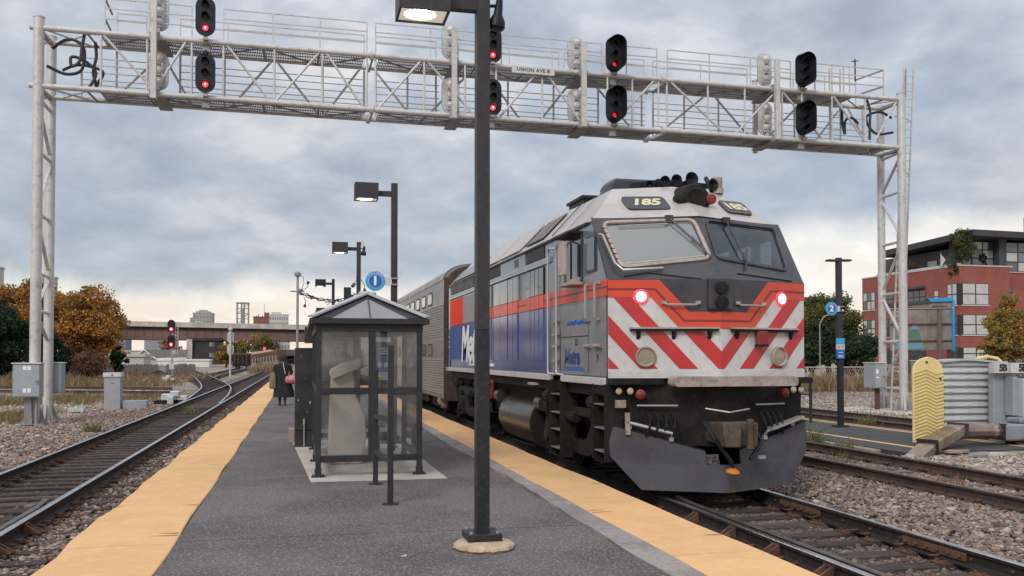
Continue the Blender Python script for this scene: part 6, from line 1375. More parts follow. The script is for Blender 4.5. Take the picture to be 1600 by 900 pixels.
for z in (1.88, 1.80, 1.76): m = MB(); m.bb((13.60, 20.694, z), (13.74, 20.699, z + .015)); m.build('text_line', 'sign_white', nt)
rl = thing('platform_railing', 'thin dark railing on the far platform beside the locomotive', 'railing', (13.7, 22.4, -.05))
for y in (22.3, 24.4): m = MB(); m.bb((13.76, y, -.05), (13.83, y + .05, 1.15)); m.build('post', 'shelter_dark', rl)
for z in (.25, .70, 1.10): m = MB(); m.bb((13.78, 22.35, z), (13.82, 26, z + .04)); m.build('rail', 'shelter_dark', rl)

# ------------------------------------------------------------------ left-hand lineside equipment
def relay_box(label, x, y, w_, h, top=.16, glyph=True, z=-.3):
    t_ = thing('relay_post', label, 'equipment post', (x, y, z), 'grey lineside relay posts')
    m = MB(); m.bb((x - w_ / 2, y, z), (x + w_ / 2, y + w_ * .8, z + h)); m.build('body', 'cabinet', t_, bevel=.008)
    m = MB(); m.bb((x - w_ * .56, y - .04, z + h), (x + w_ * .56, y + w_ * .85, z + h + top)); m.build('cap', 'cabinet_lid', t_, bevel=.008)
    if glyph: m = MB(); m.bb((x - .012, y - .046, z + h + .03), (x + .012, y - .041, z + h + .13)); m.bb((x - .03, y - .046, z + h + .03), (x + .03, y - .041, z + h + .06)); m.build('mark', 'ink', t_); m = MB(); m.bb((x - .05, y - .006, z + h * .80), (x + .05, y - .001, z + h * .80 + .02)); m.build('latch', 'ink', t_)
    return t_
relay_box('tall grey relay post with white cap in front of the switch machine', -6.97, 36.8, .58, 1.30)
relay_box('small grey relay post with white cap, left of the far signal mast', -12.4, 88, .62, 1.2)
relay_box('pale grey lineside box, right of the far signal mast', -12.8, 105, .72, 1.25, glyph=False)
m = MB(); m.bb((-6.6, 36.9, -.28), (-5.75, 37.4, .08)); m.build('battery_box', 'cabinet', None, label='low grey box beside the tall relay post', cat='box', bevel=.01)
m = MB(); m.prism([(-13.4, 87.6, -.3), (-11.7, 87.6, -.3), (-12.0, 87.6, .25), (-12.7, 87.6, .55), (-13.2, 87.6, .3)], (0, .5, 0)); m.build('spoil_heap', 'rail_side', None, label='small dark heap at the foot of the farther relay post', cat='heap')
mat('machine_silver', (.66, .67, .68), .35, .4, (.52, .52, .53), 3, .6)
for nm_, x, y, s in (('silver switch machine beside the turnout, near the tall relay post', -5.15, 39.6, 1.0), ('small white switch machine farther up the turnout', -9.8, 72, .9)):
    t_ = thing('switch_machine', nm_, 'switch machine', (x, y, -.2), 'switch machines by the turnout')
    m = MB(); m.bb((x - .75 * s, y, -.24), (x + .55 * s, y + .6, -.05)); m.build('base', 'grime_black', t_)
    m = MB(); m.bb((x - .45 * s, y - .05, -.05), (x + .15 * s, y + .5, .22)); m.bb((x - .10 * s, y - .12, .10), (x + .25 * s, y + .45, .34))
    m.build('motor_case', 'machine_silver', t_, bevel=.03)
    m = MB(); m.bb((x + .16 * s, y, -.05), (x + .55 * s, y + .4, .14)); m.bb((x - .2 * s, y - .2, -.2), (x + .05 * s, y - .06, .12)); m.build('gear_case', 'machine_silver', t_, bevel=.02)
    m = MB(); m.bar((x + .5, y + .1, -.14), (x + 1.6, y + .1, -.14), .05); m.build('throw_rod', 'rust', t_)
for k, (x, y) in enumerate(((-8.0, 35.9), (-8.6, 52), (-10.5, 78), (-9.0, 90))): m = MB(); m.box((x, y, -.18), (.55, .4, .14), k); m.box((x + .1, y, -.10), (.3, .3, .1), k + .5); m.build('junction_cover', 'machine_silver', None, label=['white junction cover left of the tall relay post', 'flat white cover on the gravel left of the turnout', 'white cover near the far end of the turnout curve', 'small white cover between the crossing tracks'][k], cat='cover', group='white covers on the gravel')
# far colour-light signal mast
t_ = thing('signal_mast', 'far signal mast with two red-lit heads in front of the road bridge', 'railway signal', (-11.95, 91, -.3))
m = MB(); m.cyl((-11.95, 91.2, -.3), (-11.95, 91.2, 5.2), .09, n=10); m.build('post', 'galv', t_); m = MB(); m.bb((-11.7, 91.1, 1.8), (-11.66, 91.2, 5.0)); m.bb((-11.45, 91.1, 1.8), (-11.41, 91.2, 5.0)); 
for z in np.arange(2, 5, .35): m.bb((-11.66, 91.1, z), (-11.45, 91.16, z + .04))
m.build('ladder', 'galv', t_)
for zc_ in (4.68, 3.22):
    m = MB(); m.prism(stadium(.68, 1.24, 90.9, cx=-12.02, cz=zc_), (0, .2, 0)); h_ = m.build('head', 'signal_black', t_)
    m = MB(); m.lathe((-12.02, 90.88, zc_ - .30), [(0, .03), (.12, .02), (.17, 0)], 14, (0, -1, 0)); m.build('lens', 'red_glow', h_)
    m = MB(); m.lathe((-12.02, 90.84, zc_ - .30), [(0, .01), (.07, .0)], 10, (0, -1, 0)); m.build('bulb', 'red_glow_core', h_)
m = MB(); m.bb((-12.2, 90.95, .55), (-11.75, 91.0, 1.1)); m.build('number_plate', 'sign_white', t_)
m = MB(); m.lathe((-11.75, 91.2, 2.1), [(0, -.3), (.2, -.25), (.26, 0), (.2, .2), (0, .25)], 10); m.build('bell', 'galv', t_)
t_ = thing('signal_mast', 'pale mast seen from behind, under the bridge near the rusty wagons', 'railway signal', (-6.9, 95, -.3))
m = MB(); m.cyl((-6.9, 95, -.3), (-6.9, 95, 4.4), .10, n=10); m.build('post', 'galv', t_)
for z in (3.75, 2.5): m = MB(); m.prism(stadium(.62, 1.15, 95.15, cx=-6.9, cz=z), (0, .1, 0)); m.build('head', 'galv', t_)
m = MB(); m.lathe((-6.9, 95, 4.4), [(0, 0), (.2, .05), (.22, .2), (0, .35)], 10); m.build('cap', 'galv', t_)
# weeds
attr_mat('leafy', .8, trans=.25)
def blades(name, n, fx, h, pal, seed, w_=.012, lean=.35, z=-.25, **tags):
    r_ = np.random.RandomState(seed); P = fx(r_, n); n = len(P); a = r_.rand(n) * 6.28; hh = h * np.exp(r_.normal(0, .35, n)); L = r_.normal(0, lean, (n, 2)) * hh[:, None]
    dx, dy = np.cos(a) * w_, np.sin(a) * w_
    b0 = np.stack([P[:, 0] - dx, P[:, 1] - dy, np.full(n, z)], 1); b1 = np.stack([P[:, 0] + dx, P[:, 1] + dy, np.full(n, z)], 1)
    m1 = np.stack([P[:, 0] + L[:, 0] * .4 + dx * .8, P[:, 1] + L[:, 1] * .4 + dy * .8, z + hh * .6], 1); m0 = m1 - np.stack([dx * 1.6, dy * 1.6, 0 * dx], 1)
    tp = np.stack([P[:, 0] + L[:, 0], P[:, 1] + L[:, 1], z + hh], 1); tp2 = tp + np.stack([dx * .5, dy * .5, 0 * dx], 1)
    V = np.stack([b0, b1, m1, m0, tp2, tp], 1).reshape(-1, 3); i = np.arange(n)[:, None] * 6
    F2 = np.concatenate([i + np.array([[0, 1, 2, 3]]), i + np.array([[3, 2, 4, 5]])], 0)
    c = pal[r_.choice(len(pal), n)] * r_.uniform(.7, 1.3, (n, 1)); return np_mesh(name, V, F2, 'leafy', np.repeat(c, 6, 0), kind='stuff', **tags)
DRY = np.array([(.30, .215, .11), (.36, .27, .15), (.24, .15, .085), (.20, .17, .08), (.27, .16, .11)]); GRN = np.array([(.10, .13, .045), (.15, .17, .06), (.20, .19, .08), (.28, .22, .11)])
def clumps(x0, x1, y0, y1, nc, r):
    def f(r_, n):
        c = np.stack([r_.uniform(x0, x1, nc), r_.uniform(y0, y1, nc)], 1); return c[r_.randint(nc, size=n)] + r_.normal(0, r, (n, 2))
    return f
blades('dry_grass', 9000, clumps(-24, -9.5, 64, 84, 110, .9), .32, DRY, 1, .03)
blades('dry_grass', 3500, clumps(-26, -9, 84, 97, 60, 1.1), .32, DRY * .9, 2, .04)
blades('green_grass', 5000, clumps(-14, -6.6, 41, 50, 40, .5), .15, np.concatenate([GRN, DRY]), 3, .018)
blades('green_grass', 3000, clumps(-10.5, -8.6, 30, 35, 18, .3), .11, np.concatenate([GRN, DRY]), 4, .012)
blades('dry_grass', 2600, clumps(-5.4, -3.6, 112, 146, 34, .5), .6, DRY * 1.1, 5, .05)
blades('dry_grass', 9000, clumps(27, 52, 46, 52, 150, .9), .62, DRY * 1.05, 6, .03)
blades('dry_grass', 4000, clumps(-44, -16, 62, 74, 60, 1.2), .5, DRY * .9, 11, .04)
for k, (x, y, n_, h_) in enumerate(((10.75, 17.4, 220, .28), (10.85, 16.3, 160, .20), (9.8, 15.0, 40, .12), (-3.6, 32.5, 150, .16), (-5.3, 25.5, 160, .18), (9.6, 11.8, 50, .14), (15.3, 22.0, 140, .25), (-2.3, 24, 60, .1))):
    blades('weeds', n_, clumps(x - .05, x + .05, y - .1, y + .1, 5, .12), h_, (GRN if k != 5 else DRY * np.array([1.1, .7, .6])), 20 + k, .010, .5, -.2)
# ------------------------------------------------------------------ trees
def tree(name, label, x, y, z0, h, r, crown_z, pal, n=5000, leaf=.22, seed=1, cat='tree', group=None, squash=1.0, trunk=.22, open_=.5, clumps_n=46, limbs=9, taper=0.0):
    t_ = thing(name, label, cat, (x, y, z0), group); r_ = np.random.RandomState(seed); rr = random.Random(seed)
    m = MB(); top = crown_z + (h - crown_z) * .55
    tr_ = [(x, y, z0), (x + rr.uniform(-.1, .1), y, z0 + (top - z0) * .35), (x + rr.uniform(-.2, .2) * r * .3, y, z0 + (top - z0) * .7), (x + rr.uniform(-.2, .2) * r * .4, y, top)]
    m.tube(tr_, [trunk, trunk * .8, trunk * .55, trunk * .25], 8); m.build('trunk', 'bark', t_)
    cz = (crown_z + h) / 2; hz = (h - crown_z) / 2; cl = []
    for k in range(clumps_n):
        d_ = r_.normal(0, 1, 3); d_ /= np.linalg.norm(d_); q = (r_.rand() ** .38) * (.92 + .16 * r_.rand()); zz = d_[2] * q
        wdt = 1 - taper * max(0, zz); cl.append(np.array([x + d_[0] * q * r * .82 * wdt, y + d_[1] * q * r * .82 * wdt * squash, cz + zz * hz * .84]))
    cl = np.array(cl)
    for k in range(limbs):
        e = cl[r_.randint(len(cl))]; b = Vector(tr_[1]).lerp(Vector(tr_[3]), rr.uniform(.1, .9)); e = Vector(e); mid = b.lerp(e, .5) + Vector((rr.uniform(-.2, .2), 0, rr.uniform(.0, .3)))
        m = MB(); m.tube([b, mid, e], [trunk * .32, trunk * .2, trunk * .06], 5); m.build('limb', 'bark', t_)
    w_ = r_.randint(len(cl), size=n); sz = (r * .31) * (.7 + .6 * r_.rand(len(cl)))
    u = r_.normal(0, 1, (n, 3)); u /= np.linalg.norm(u, axis=1)[:, None]; P = cl[w_] + u * (sz[w_] * r_.rand(n) ** .45)[:, None] * np.array([1, 1, .72])
    P[:, 2] = np.maximum(P[:, 2], crown_z - .15 * r)
    a = r_.normal(0, 1, (n, 3)); a /= np.linalg.norm(a, axis=1)[:, None]; b = np.cross(a, r_.normal(0, 1, (n, 3))); b /= np.linalg.norm(b, axis=1)[:, None]
    L = leaf * r_.uniform(.6, 1.3, (n, 1)); a, b = a * L, b * L * .55
    V = np.stack([P - a, P + b, P + a, P - b], 1).reshape(-1, 3); F2 = np.arange(n * 4).reshape(n, 4)
    cc = pal[r_.randint(len(pal), size=len(cl))]; c = .62 * cc[w_] + .38 * pal[r_.randint(len(pal), size=n)]; c = c * r_.uniform(.65, 1.25, (n, 1))
    V[:, 0] -= x; V[:, 1] -= y; V[:, 2] -= z0
    np_mesh('crown', V, F2, 'leafy', np.repeat(c, 4, 0), parent=t_); return t_
mat('bark', (.075, .058, .048), .95, 0, (.045, .036, .03), 4, .8, .02, 12)
ORG = np.array([(.46, .19, .035), (.55, .27, .055), (.38, .165, .04), (.28, .17, .045), (.50, .245, .07), (.20, .145, .05)])
OLV = np.array([(.20, .13, .04), (.28, .16, .045)])
EVG = np.array([(.018, .042, .022), (.026, .058, .030), (.014, .030, .018), (.035, .065, .035)])
GRT = np.array([(.060, .085, .022), (.095, .115, .030), (.14, .14, .035), (.045, .065, .02), (.20, .17, .045)])
DKG = np.array([(.022, .040, .018), (.032, .055, .022), (.018, .032, .018), (.05, .07, .028)])
YEL = np.array([(.34, .22, .05), (.42, .27, .06), (.26, .20, .06), (.36, .16, .045), (.18, .16, .05)])
tree('maple_tree', 'broad orange autumn tree immediately left of the road bridge', -18.6, 86, -.3, 8.2, 3.6, .4, ORG, 34000, .135, 1, trunk=.25, clumps_n=95, group='autumn trees at the left')
tree('maple_tree', 'rusty orange autumn tree rising behind the left gantry leg', -22.6, 88, -.3, 9.2, 3.4, .6, np.concatenate([ORG, OLV]), 28000, .135, 2, clumps_n=85, group='autumn trees at the left')
tree('maple_tree', 'golden autumn tree behind the dark evergreen at the left edge', -27.0, 90, -.3, 9.0, 3.9, .6, ORG, 24000, .14, 3, clumps_n=85, group='autumn trees at the left')
tree('evergreen_tree', 'dense dark evergreen at the left edge, taller of the pair', -20.9, 70, -.3, 6.0, 2.4, -.1, EVG, 17000, .14, 4, clumps_n=90, taper=.2, group='dark evergreens at the left')
tree('evergreen_tree', 'lower dark evergreen between the left gantry posts', -18.4, 74, -.3, 3.6, 1.6, -.1, EVG, 7000, .13, 5, clumps_n=60, taper=.2, group='dark evergreens at the left')
tree('evergreen_tree', 'small blue-green conifer beside the orange tree under the bridge end', -16.9, 92, -.3, 3.0, .95, .0, EVG * 1.3, 3600, .12, 6, clumps_n=46, taper=.5)
tree('shrub', 'russet shrub with bare twigs below the orange trees', -17.0, 80, -.3, 2.3, 1.9, -.1, np.array([(.16, .08, .05), (.22, .11, .07), (.11, .07, .05)]), 2500, .12, 7, cat='shrub', trunk=.08)
tree('lime_tree', 'big green tree turning yellow at the top, behind the platform 2 lamp', 48.9, 76, -.3, 8.6, 3.4, .2, np.concatenate([GRT, GRT * 1.3]), 30000, .13, 8, clumps_n=90, trunk=.28)
tree('dark_tree', 'dark green tree low behind the locomotive\'s right side', 45.9, 74, -.3, 5.6, 2.6, -.1, DKG * 1.2, 12000, .16, 9, clumps_n=70)
tree('dark_tree', 'dark green tree under the big yellowing tree', 49.5, 73, -.3, 4.4, 2.6, -.1, DKG * 1.2, 12000, .16, 10, clumps_n=70)
tree('birch_tree', 'slender yellow autumn tree before the brick building at the right edge', 41.6, 45.5, -.3, 5.8, 1.75, .8, YEL, 7500, .10, 12, trunk=.07, clumps_n=60, limbs=18, taper=.45)
tree('birch_tree', 'smaller yellow-green tree left of the slender autumn one', 39.9, 45, -.3, 3.9, .95, .9, YEL, 2600, .10, 13, trunk=.06, clumps_n=22, limbs=12)
tree('birch_tree', 'golden bushy tree at the very right edge', 44.5, 46, -.3, 4.8, 2.0, .4, YEL, 7000, .10, 14, trunk=.07, clumps_n=60, limbs=12)
for k, (x, y, h, r, s, lb) in enumerate(((-12.0, 180, 5.2, 3.2, 21, 'olive autumn tree under the bridge left of the rusty wagons'), (-7.5, 185, 6.6, 3.6, 22, 'thin yellow-green tree behind the rusty wagons'), (-13.5, 176, 3.2, 2.2, 23, 'yellow shrub beside the bridge pier'))):
    tree('roadside_tree', lb, x, y, -.3, h, r, .2, np.concatenate([YEL, GRT]) * .9, 2600, .26, s, group='trees under the bridge')
tree('roadside_tree', 'low rusty bush in front of the gabled house', -38, 205, -.3, 4.8, 3.5, .0, ORG * .9, 1500, .3, 25); tree('roadside_tree', 'reddish bush behind the gabled house roof', -29, 215, -.3, 6.0, 3.0, .6, np.array([(.35, .14, .12), (.28, .12, .10)]), 1200, .3, 26)

# ------------------------------------------------------------------ road bridge
mat('bridge_steel', (.185, .105, .092), .7, .1, (.14, .080, .072), .25, .8, c3=(.08, .05, .045), s3=1.4, a3=.4, detail=8)
mat('bridge_conc', (.50, .445, .385), .9, 0, (.30, .27, .24), .3, .7, c3=(.22, .19, .17), s3=1.5, a3=.4)
mat('dark_matte', (.035, .033, .034), .95, 0, (.06, .055, .052), .4, .7)  # near-black matte for the deck, rear girders and pier
br = thing('road_bridge', 'long road overpass with maroon steel girders crossing the tracks', 'bridge', (-20, 245, -.3))
A_ = Vector((-60, 245, 0)); B_ = Vector((14, 245, 0))
def span(x0, x1, y0, y1, z0a, z1a, z0b, z1b, nm, mt, bevel=0): m = MB(); m.loft([[(x0, y0, z0a), (x0, y1, z0a), (x0, y1, z1a), (x0, y0, z1a)], [(x1, y0, z0b), (x1, y1, z0b), (x1, y1, z1b), (x1, y0, z1b)]], True, False); return m.build(nm, mt, br)
zl = lambda x: 10.85 - .014 * (x + 46) if x > -60 else 10.9
for a, b in ((-70, -46), (-46, -24), (-24, 0), (0, 30)):
    za, zb2 = zl(a), zl(b)
    span(a, b, 244.6, 245.0, za - 1.15, za, zb2 - 1.15, zb2, 'parapet', 'bridge_conc'); span(a, b, 244.3, 244.62, za - 1.30, za - .95, zb2 - 1.30, zb2 - .95, 'deck_edge', 'bridge_conc')
    span(a, b, 245.0, 257.0, za - 1.9, za - 1.15, zb2 - 1.9, zb2 - 1.15, 'deck', 'dark_matte'); span(a, b, 256.6, 257.0, za - 1.2, za, zb2 - 1.2, zb2, 'parapet', 'bridge_conc')
for gy in (245.4, 248.8, 252.2, 255.6):
    for a, b, x2 in ((-70, -30, 0), (-30, -19, 1), (-19, 30, 2)):
        z1a, z1b = zl(a) - 1.5, zl(b) - 1.5; dp = {0: (3.0, 3.0), 1: (3.0, 2.8), 2: (2.8, 2.9)}[x2]
        span(a, b, gy, gy + .08, z1a - dp[0] + .0, z1a, z1b - dp[1], z1b, 'girder', 'bridge_steel' if gy < 246 else 'dark_matte'); span(a, b, gy - .22, gy + .3, z1a - dp[0] - .06, z1a - dp[0], z1b - dp[1] - .06, z1b - dp[1], 'flange', 'bridge_steel' if gy < 246 else 'dark_matte')
for x in np.arange(-60, 12, 2.1): m = MB(); m.bb((x, 245.28, zl(x) - 4.4), (x + .06, 245.40, zl(x) - 1.55)); m.build('stiffener', 'bridge_steel', br)
m = MB(); m.bb((-28.6, 244.6, -.4), (-27.2, 246.4, 6.3)); m.build('pier_column', 'bridge_conc', br)
m = MB(); m.bb((-27.1, 245.4, -.4), (-20.4, 257, 6.35)); m.build('pier', 'dark_matte', br); m = MB(); m.bb((-28.6, 244.9, 5.9), (-19.8, 257.2, 6.6)); m.build('pier_cap', 'dark_matte', br)
for x in (-9.2, 11): m = MB(); m.cyl((x, 256, -.4), (x, 256, 6.5), .5, n=12); m.build('pier_column', 'bridge_conc', br)
for x, z in ((-23.0, 1.6), (-23.0, 4.4)): m = MB(); m.bb((x, 245.36, z), (x + .5, 245.4, z + 1.1)); m.bb((x + .75, 245.36, z), (x + .95, 245.4, z + 1.1)); m.build('graffiti', 'galv_dark', br)
# cars on the bridge, roofs just showing
for k, (x, nm_) in enumerate(((-26, 'pale car roof showing above the bridge parapet near the tower'), (-38.5, 'grey van roof on the bridge, left of the far signal'))):
    c_ = thing('parked_car', nm_, 'car', (x, 249, 9.3)); m = MB(); m.loft([[(x + p[0], yy, 9.3 + p[1]) for p in ((-2.2, .2), (2.2, .2), (2.2, .9), (1.4, 1.05), (.9, 1.62), (-.9, 1.66), (-1.7, 1.05), (-2.2, .95))] for yy in (248.2, 250)], True, False); m.build('body', 'sign_grey' if k else 'white_paint', c_, bevel=.05); m = MB(); m.bb((x - 1.1, 248.16, 10.42), (x + .9, 248.2, 10.8)); m.build('window', 'windshield_dark', c_)

# ------------------------------------------------------------------ lineside wall, wagons and portal under the bridge
rw = thing('retaining_wall', 'long grey retaining wall with rusty coping running to the far portal', 'wall', (-4, 150, -.3))
W0, W1 = Vector((-3.6, 150, 0)), Vector((-10.6, 172, 0))
m = MB(); m.prism([(W0.x, W0.y, -.4), (W1.x, W1.y, -.4), (W1.x, W1.y, 1.4), (W0.x, W0.y, 2.45)], (1.5, .5, 0)); m.build('wall', 'concrete_old', rw)
m = MB(); m.prism([(W0.x, W0.y - .15, 2.15), (W1.x, W1.y - .15, 1.15), (W1.x, W1.y - .15, 1.75), (W0.x, W0.y - .15, 2.80)], (1.4, .4, 0)); m.build('coping', 'rust', rw)
for k in range(14): q = W0.lerp(W1, k / 13); z = 2.3 - 1.0 * k / 13; m = MB(); m.bb((q.x - .12, q.y - .35, z - 1.1), (q.x + .12, q.y - .18, z)); m.build('buttress', 'rust', rw)
m = MB(); m.prism([(W0.x - .2, W0.y + 1.5, 2.70), (W1.x, W1.y + 1.5, 1.65), (W1.x + .2, W1.y + 4, 2.35), (W0.x - 1.4, W0.y + 8, 2.95)], (0, .5, -.4)); tag(m.build('embankment', 'kerb_stone'), None, None, kind='structure')
wg = thing('freight_wagon', 'dark hopper wagon standing at the end of the siding under the bridge', 'wagon', (-9.6, 150, -.2))
m = MB(); m.bb((-10.4, 150, .45), (-8.3, 160, 2.1)); m.build('body', 'grime_black', wg); m = MB(); m.bb((-10.6, 149.9, 2.0), (-8.1, 160.1, 2.3)); m.build('top_rim', 'rust', wg); m = MB(); m.bb((-10.6, 150.2, .2), (-8.2, 159.8, .5)); m.bb((-10.5, 149.7, .3), (-8.3, 149.9, .6)); m.build('frame', 'grime_black', wg)
for x in (-10.1, -8.6):
    for y in (151.2, 153, 157, 158.8): m = MB(); m.cyl((x, y, .25), (x + .12, y, .25), .42, n=14); m.build('wheel', 'rust', wg)
for k in range(4): m = MB(); m.bb((-10.3 + k * .62, 149.93, .5), (-10.18 + k * .62, 150.0, 2.0)); m.build('rib', 'rust', wg)
po = thing('portal', 'white concrete box bridge at the far end of the main tracks', 'bridge', (-3, 262, -.3))
m = MB(); m.bb((-7.5, 262, 2.0), (4, 270, 3.75)); m.build('beam', 'concrete', po); m = MB(); m.bb((-7.5, 262.2, -.3), (-6.6, 270, 2.0)); m.build('abutment', 'concrete', po); m = MB(); m.bb((3, 262.2, -.3), (4, 270, 2.0)); m.build('abutment', 'concrete', po)
m = MB(); m.bb((-6.6, 269, -.3), (3, 269.3, 2.0)); m.build('shade_backing', 'dark_matte', po)  # dark sheet closes the opening, standing in for the underpass shade
for k, x in enumerate((-4.6, -2.6)): c_ = thing('parked_car', ['silver car under the far portal, on the left', 'dark car under the far portal, on the right'][k], 'car', (x, 255, -.3)); m = MB(); m.loft([[(x + p[0], yy, -.3 + p[1]) for p in ((-.9, .3), (.9, .3), (.92, .9), (.7, 1.42), (-.7, 1.42), (-.92, .9))] for yy in (254, 258)], True, False); m.build('body', ['machine_silver', 'dark_matte'][k], c_, bevel=.05); m = MB(); m.bb((x - .6, 253.95, .65), (x + .6, 254, 1.0)); m.build('window', 'windshield_dark', c_)
rs = thing('signal_lamp', 'single red signal light above the retaining wall', 'railway signal', (-6.2, 165, 2.5)); m = MB(); m.bb((-6.25, 165.1, 1.0), (-6.1, 165.2, 3.2)); m.build('post', 'ink', rs); m = MB(); m.bb((-6.45, 165, 2.9), (-5.9, 165.15, 3.6)); m.build('head', 'ink', rs); m = MB(); m.lathe((-6.17, 164.98, 3.15), [(0, .05), (.22, .02), (.25, 0)], 12, (0, -1, 0)); m.build('lens', 'red_glow', rs)

# ------------------------------------------------------------------ fence, house, far city
fe = thing('timber_fence', 'long weathered grey board fence below the gabled house', 'fence', (-20, 100, -.3))
mat('fence_wood', (.15, .13, .125), .95, 0, (.095, .082, .08), 2.5, .8, c3=(.21, .18, .16), s3=5, a3=.5)
rr = random.Random(8)
for k in range(150):
    x = -31 + k * .135; m = MB(); h = 1.30 + rr.uniform(-.05, .05); m.bb((x, 100, -.35), (x + .125, 100.03, -.35 + h)); m.build('board', 'fence_wood', fe)
for x in np.arange(-31, -11, 2.4): m = MB(); m.bb((x, 100.03, -.35), (x + .1, 100.13, 1.05)); m.build('post', 'fence_wood', fe)
ho = thing('gabled_house', 'low pale house with a grey roof and white-trimmed gable', 'house', (-29, 190, -.3))
mat('siding', (.50, .47, .43), .8, 0, (.42, .39, .36), .8, .6); mat('shingle', (.105, .09, .085), .9, 0, (.14, .12, .115), .9, .7)
m = MB(); m.bb((-31.6, 190.3, -.3), (-22.5, 198, 1.5)); m.build('wall', 'siding', ho); m = MB(); m.prism([(-31.8, 189.8, 1.45), (-28.4, 189.8, 1.45), (-30.1, 189.8, 3.0)], (0, .5, 0)); m.build('gable', 'siding', ho)
m = MB(); m.add([(-32.2, 189.6, 1.35), (-30.1, 189.6, 3.15), (-28.0, 189.6, 1.35), (-22.2, 189.6, 1.50), (-22.2, 194, 3.15), (-30.1, 194.5, 3.15), (-32.2, 194, 1.35)], [(0, 1, 5, 6), (1, 2, 5), (2, 3, 4, 5)]); m.build('roof', 'shingle', ho)
for p, q in (((-32.3, 189.5, 1.32), (-30.1, 189.5, 3.15)), ((-30.1, 189.5, 3.15), (-27.9, 189.5, 1.32)), ((-27.9, 189.5, 1.35), (-22.2, 189.5, 1.45))): m = MB(); m.bar(p, q, .18, .18); m.build('trim', 'white_paint', ho)
m = MB(); m.bb((-30.8, 190.2, .2), (-29.9, 190.28, 1.1)); m.build('window', 'windshield_dark', ho)
def far_block(name, label, x0, x1, y, z1, mat_, dep=14, cols=0, rows=0, wm='windshield_dark', roof=None, z0=-.5, win=None, cat='building', stripes=None):
    b_ = thing(name, label, cat, ((x0 + x1) / 2, y, z0)); m = MB(); m.bb((x0, y, z0), (x1, y + dep, z1)); m.build('wall', mat_, b_)
    m = MB(); m.bb((x0 - .2, y - .2, z1), (x1 + .2, y + dep + .2, z1 + max(.3, (z1 - z0) * .02))); m.build('roof', roof or mat_, b_)
    zz0 = win[0] if win else z0 + 1; zz1 = win[1] if win else z1 - .6
    if cols and rows:
        first = None
        for i in range(cols):
            for j in range(rows):
                cw = (x1 - x0) / cols; ch = (zz1 - zz0) / rows
                m = MB(); m.bb((x0 + cw * (i + .22), y - .06, zz0 + ch * (j + .25)), (x0 + cw * (i + .78), y + .02, zz0 + ch * (j + .8))); m.build('window', wm, b_)
    if stripes:
        for k in range(stripes): z = zz0 + (zz1 - zz0) * (k + .3) / stripes; m = MB(); m.bb((x0, y - .08, z), (x1, y, z + (zz1 - zz0) / stripes * .42)); m.build('glazing_band', wm, b_)
    return b_
mat('far_tan', (.36, .325, .30), .9, 0, (.30, .27, .25), .05, .6); mat('far_grey', (.27, .265, .275), .9, 0, (.22, .22, .235), .05, .6); mat('far_blue', (.13, .17, .24), .6, 0, (.10, .13, .19), .05, .6); mat('far_pale', (.50, .47, .44), .9, 0, (.43, .41, .39), .05, .6); mat('far_red', (.20, .085, .07), .9, 0, (.26, .12, .10), .1, .6); mat('far_glass', (.20, .23, .27), .3, 0, (.14, .17, .20), .06, .7)
S_ = 600 / 600
bk = far_block('apartment_tower', 'beige stepped apartment tower above the middle of the bridge', -66.5, -54.6, 600, 29.0, 'far_tan', 14, 6, 9, 'far_glass')
m = MB(); m.bb((-64.8, 600.5, 29), (-56.2, 612, 30.6)); m.bb((-62.8, 601, 30.6), (-58.2, 608, 31.5)); m.build('setback', 'far_tan', bk); m = MB(); m.bb((-68.2, 601, 0), (-66.5, 610, 26.5)); m.build('wing', 'far_grey', bk)
st = thing('steel_tower', 'open steel frame tower rising above the bridge', 'tower', (-36.2, 600, 0))
for x in (-39.7, -37.0, -35.3, -32.7):
    for y in (600, 606): m = MB(); m.bb((x - .35, y, 0), (x + .35, y + .7, 36)); m.build('column', 'galv_dark', st)
for z in np.arange(6, 37, 3.3): m = MB(); m.bb((-40, 599.8, z), (-32.4, 600.4, z + .5)); m.build('beam', 'galv_dark', st)
for k, z in enumerate(np.arange(6, 33, 3.3)): m = MB(); m.bar((-39.7 if k % 2 else -36, 600, z), (-36 if k % 2 else -33, 600, z + 3.3), .45); m.build('brace', 'galv_dark', st)
m = MB(); m.bb((-37, 603, 8), (-35.4, 605, 33)); m.build('core', 'far_pale', st); m = MB(); m.bb((-40.2, 599.5, 36), (-32.2, 607, 36.6)); m.build('top_frame', 'galv_dark', st)
bk = far_block('brick_block', 'dark brick building with a stubby tower, right of the steel tower', -29.5, -19.5, 600, 27.0, 'far_red', 12); m = MB(); m.bb((-22.8, 600.3, 27), (-19.6, 606, 30.2)); m.build('tower', 'far_red', bk); m = MB(); m.bb((-22.9, 602, 30), (-22.6, 602.3, 36)); m.build('mast', 'galv_dark', bk)
for k in range(5): m = MB(); m.bb((-29 + k * 1.2, 600, 27), (-28.4 + k * 1.2, 602, 27.6 + (k % 3) * .7)); m.build('roof_plant', 'far_grey', bk)
bk = far_block('office_block', 'pale office block right of the stubby brick tower', -19.2, -7.5, 590, 28.2, 'far_pale', 12, 8, 8, 'far_glass'); m = MB(); m.bb((-18, 591, 28), (-12, 598, 30)); m.build('plant_room', 'far_pale', bk)
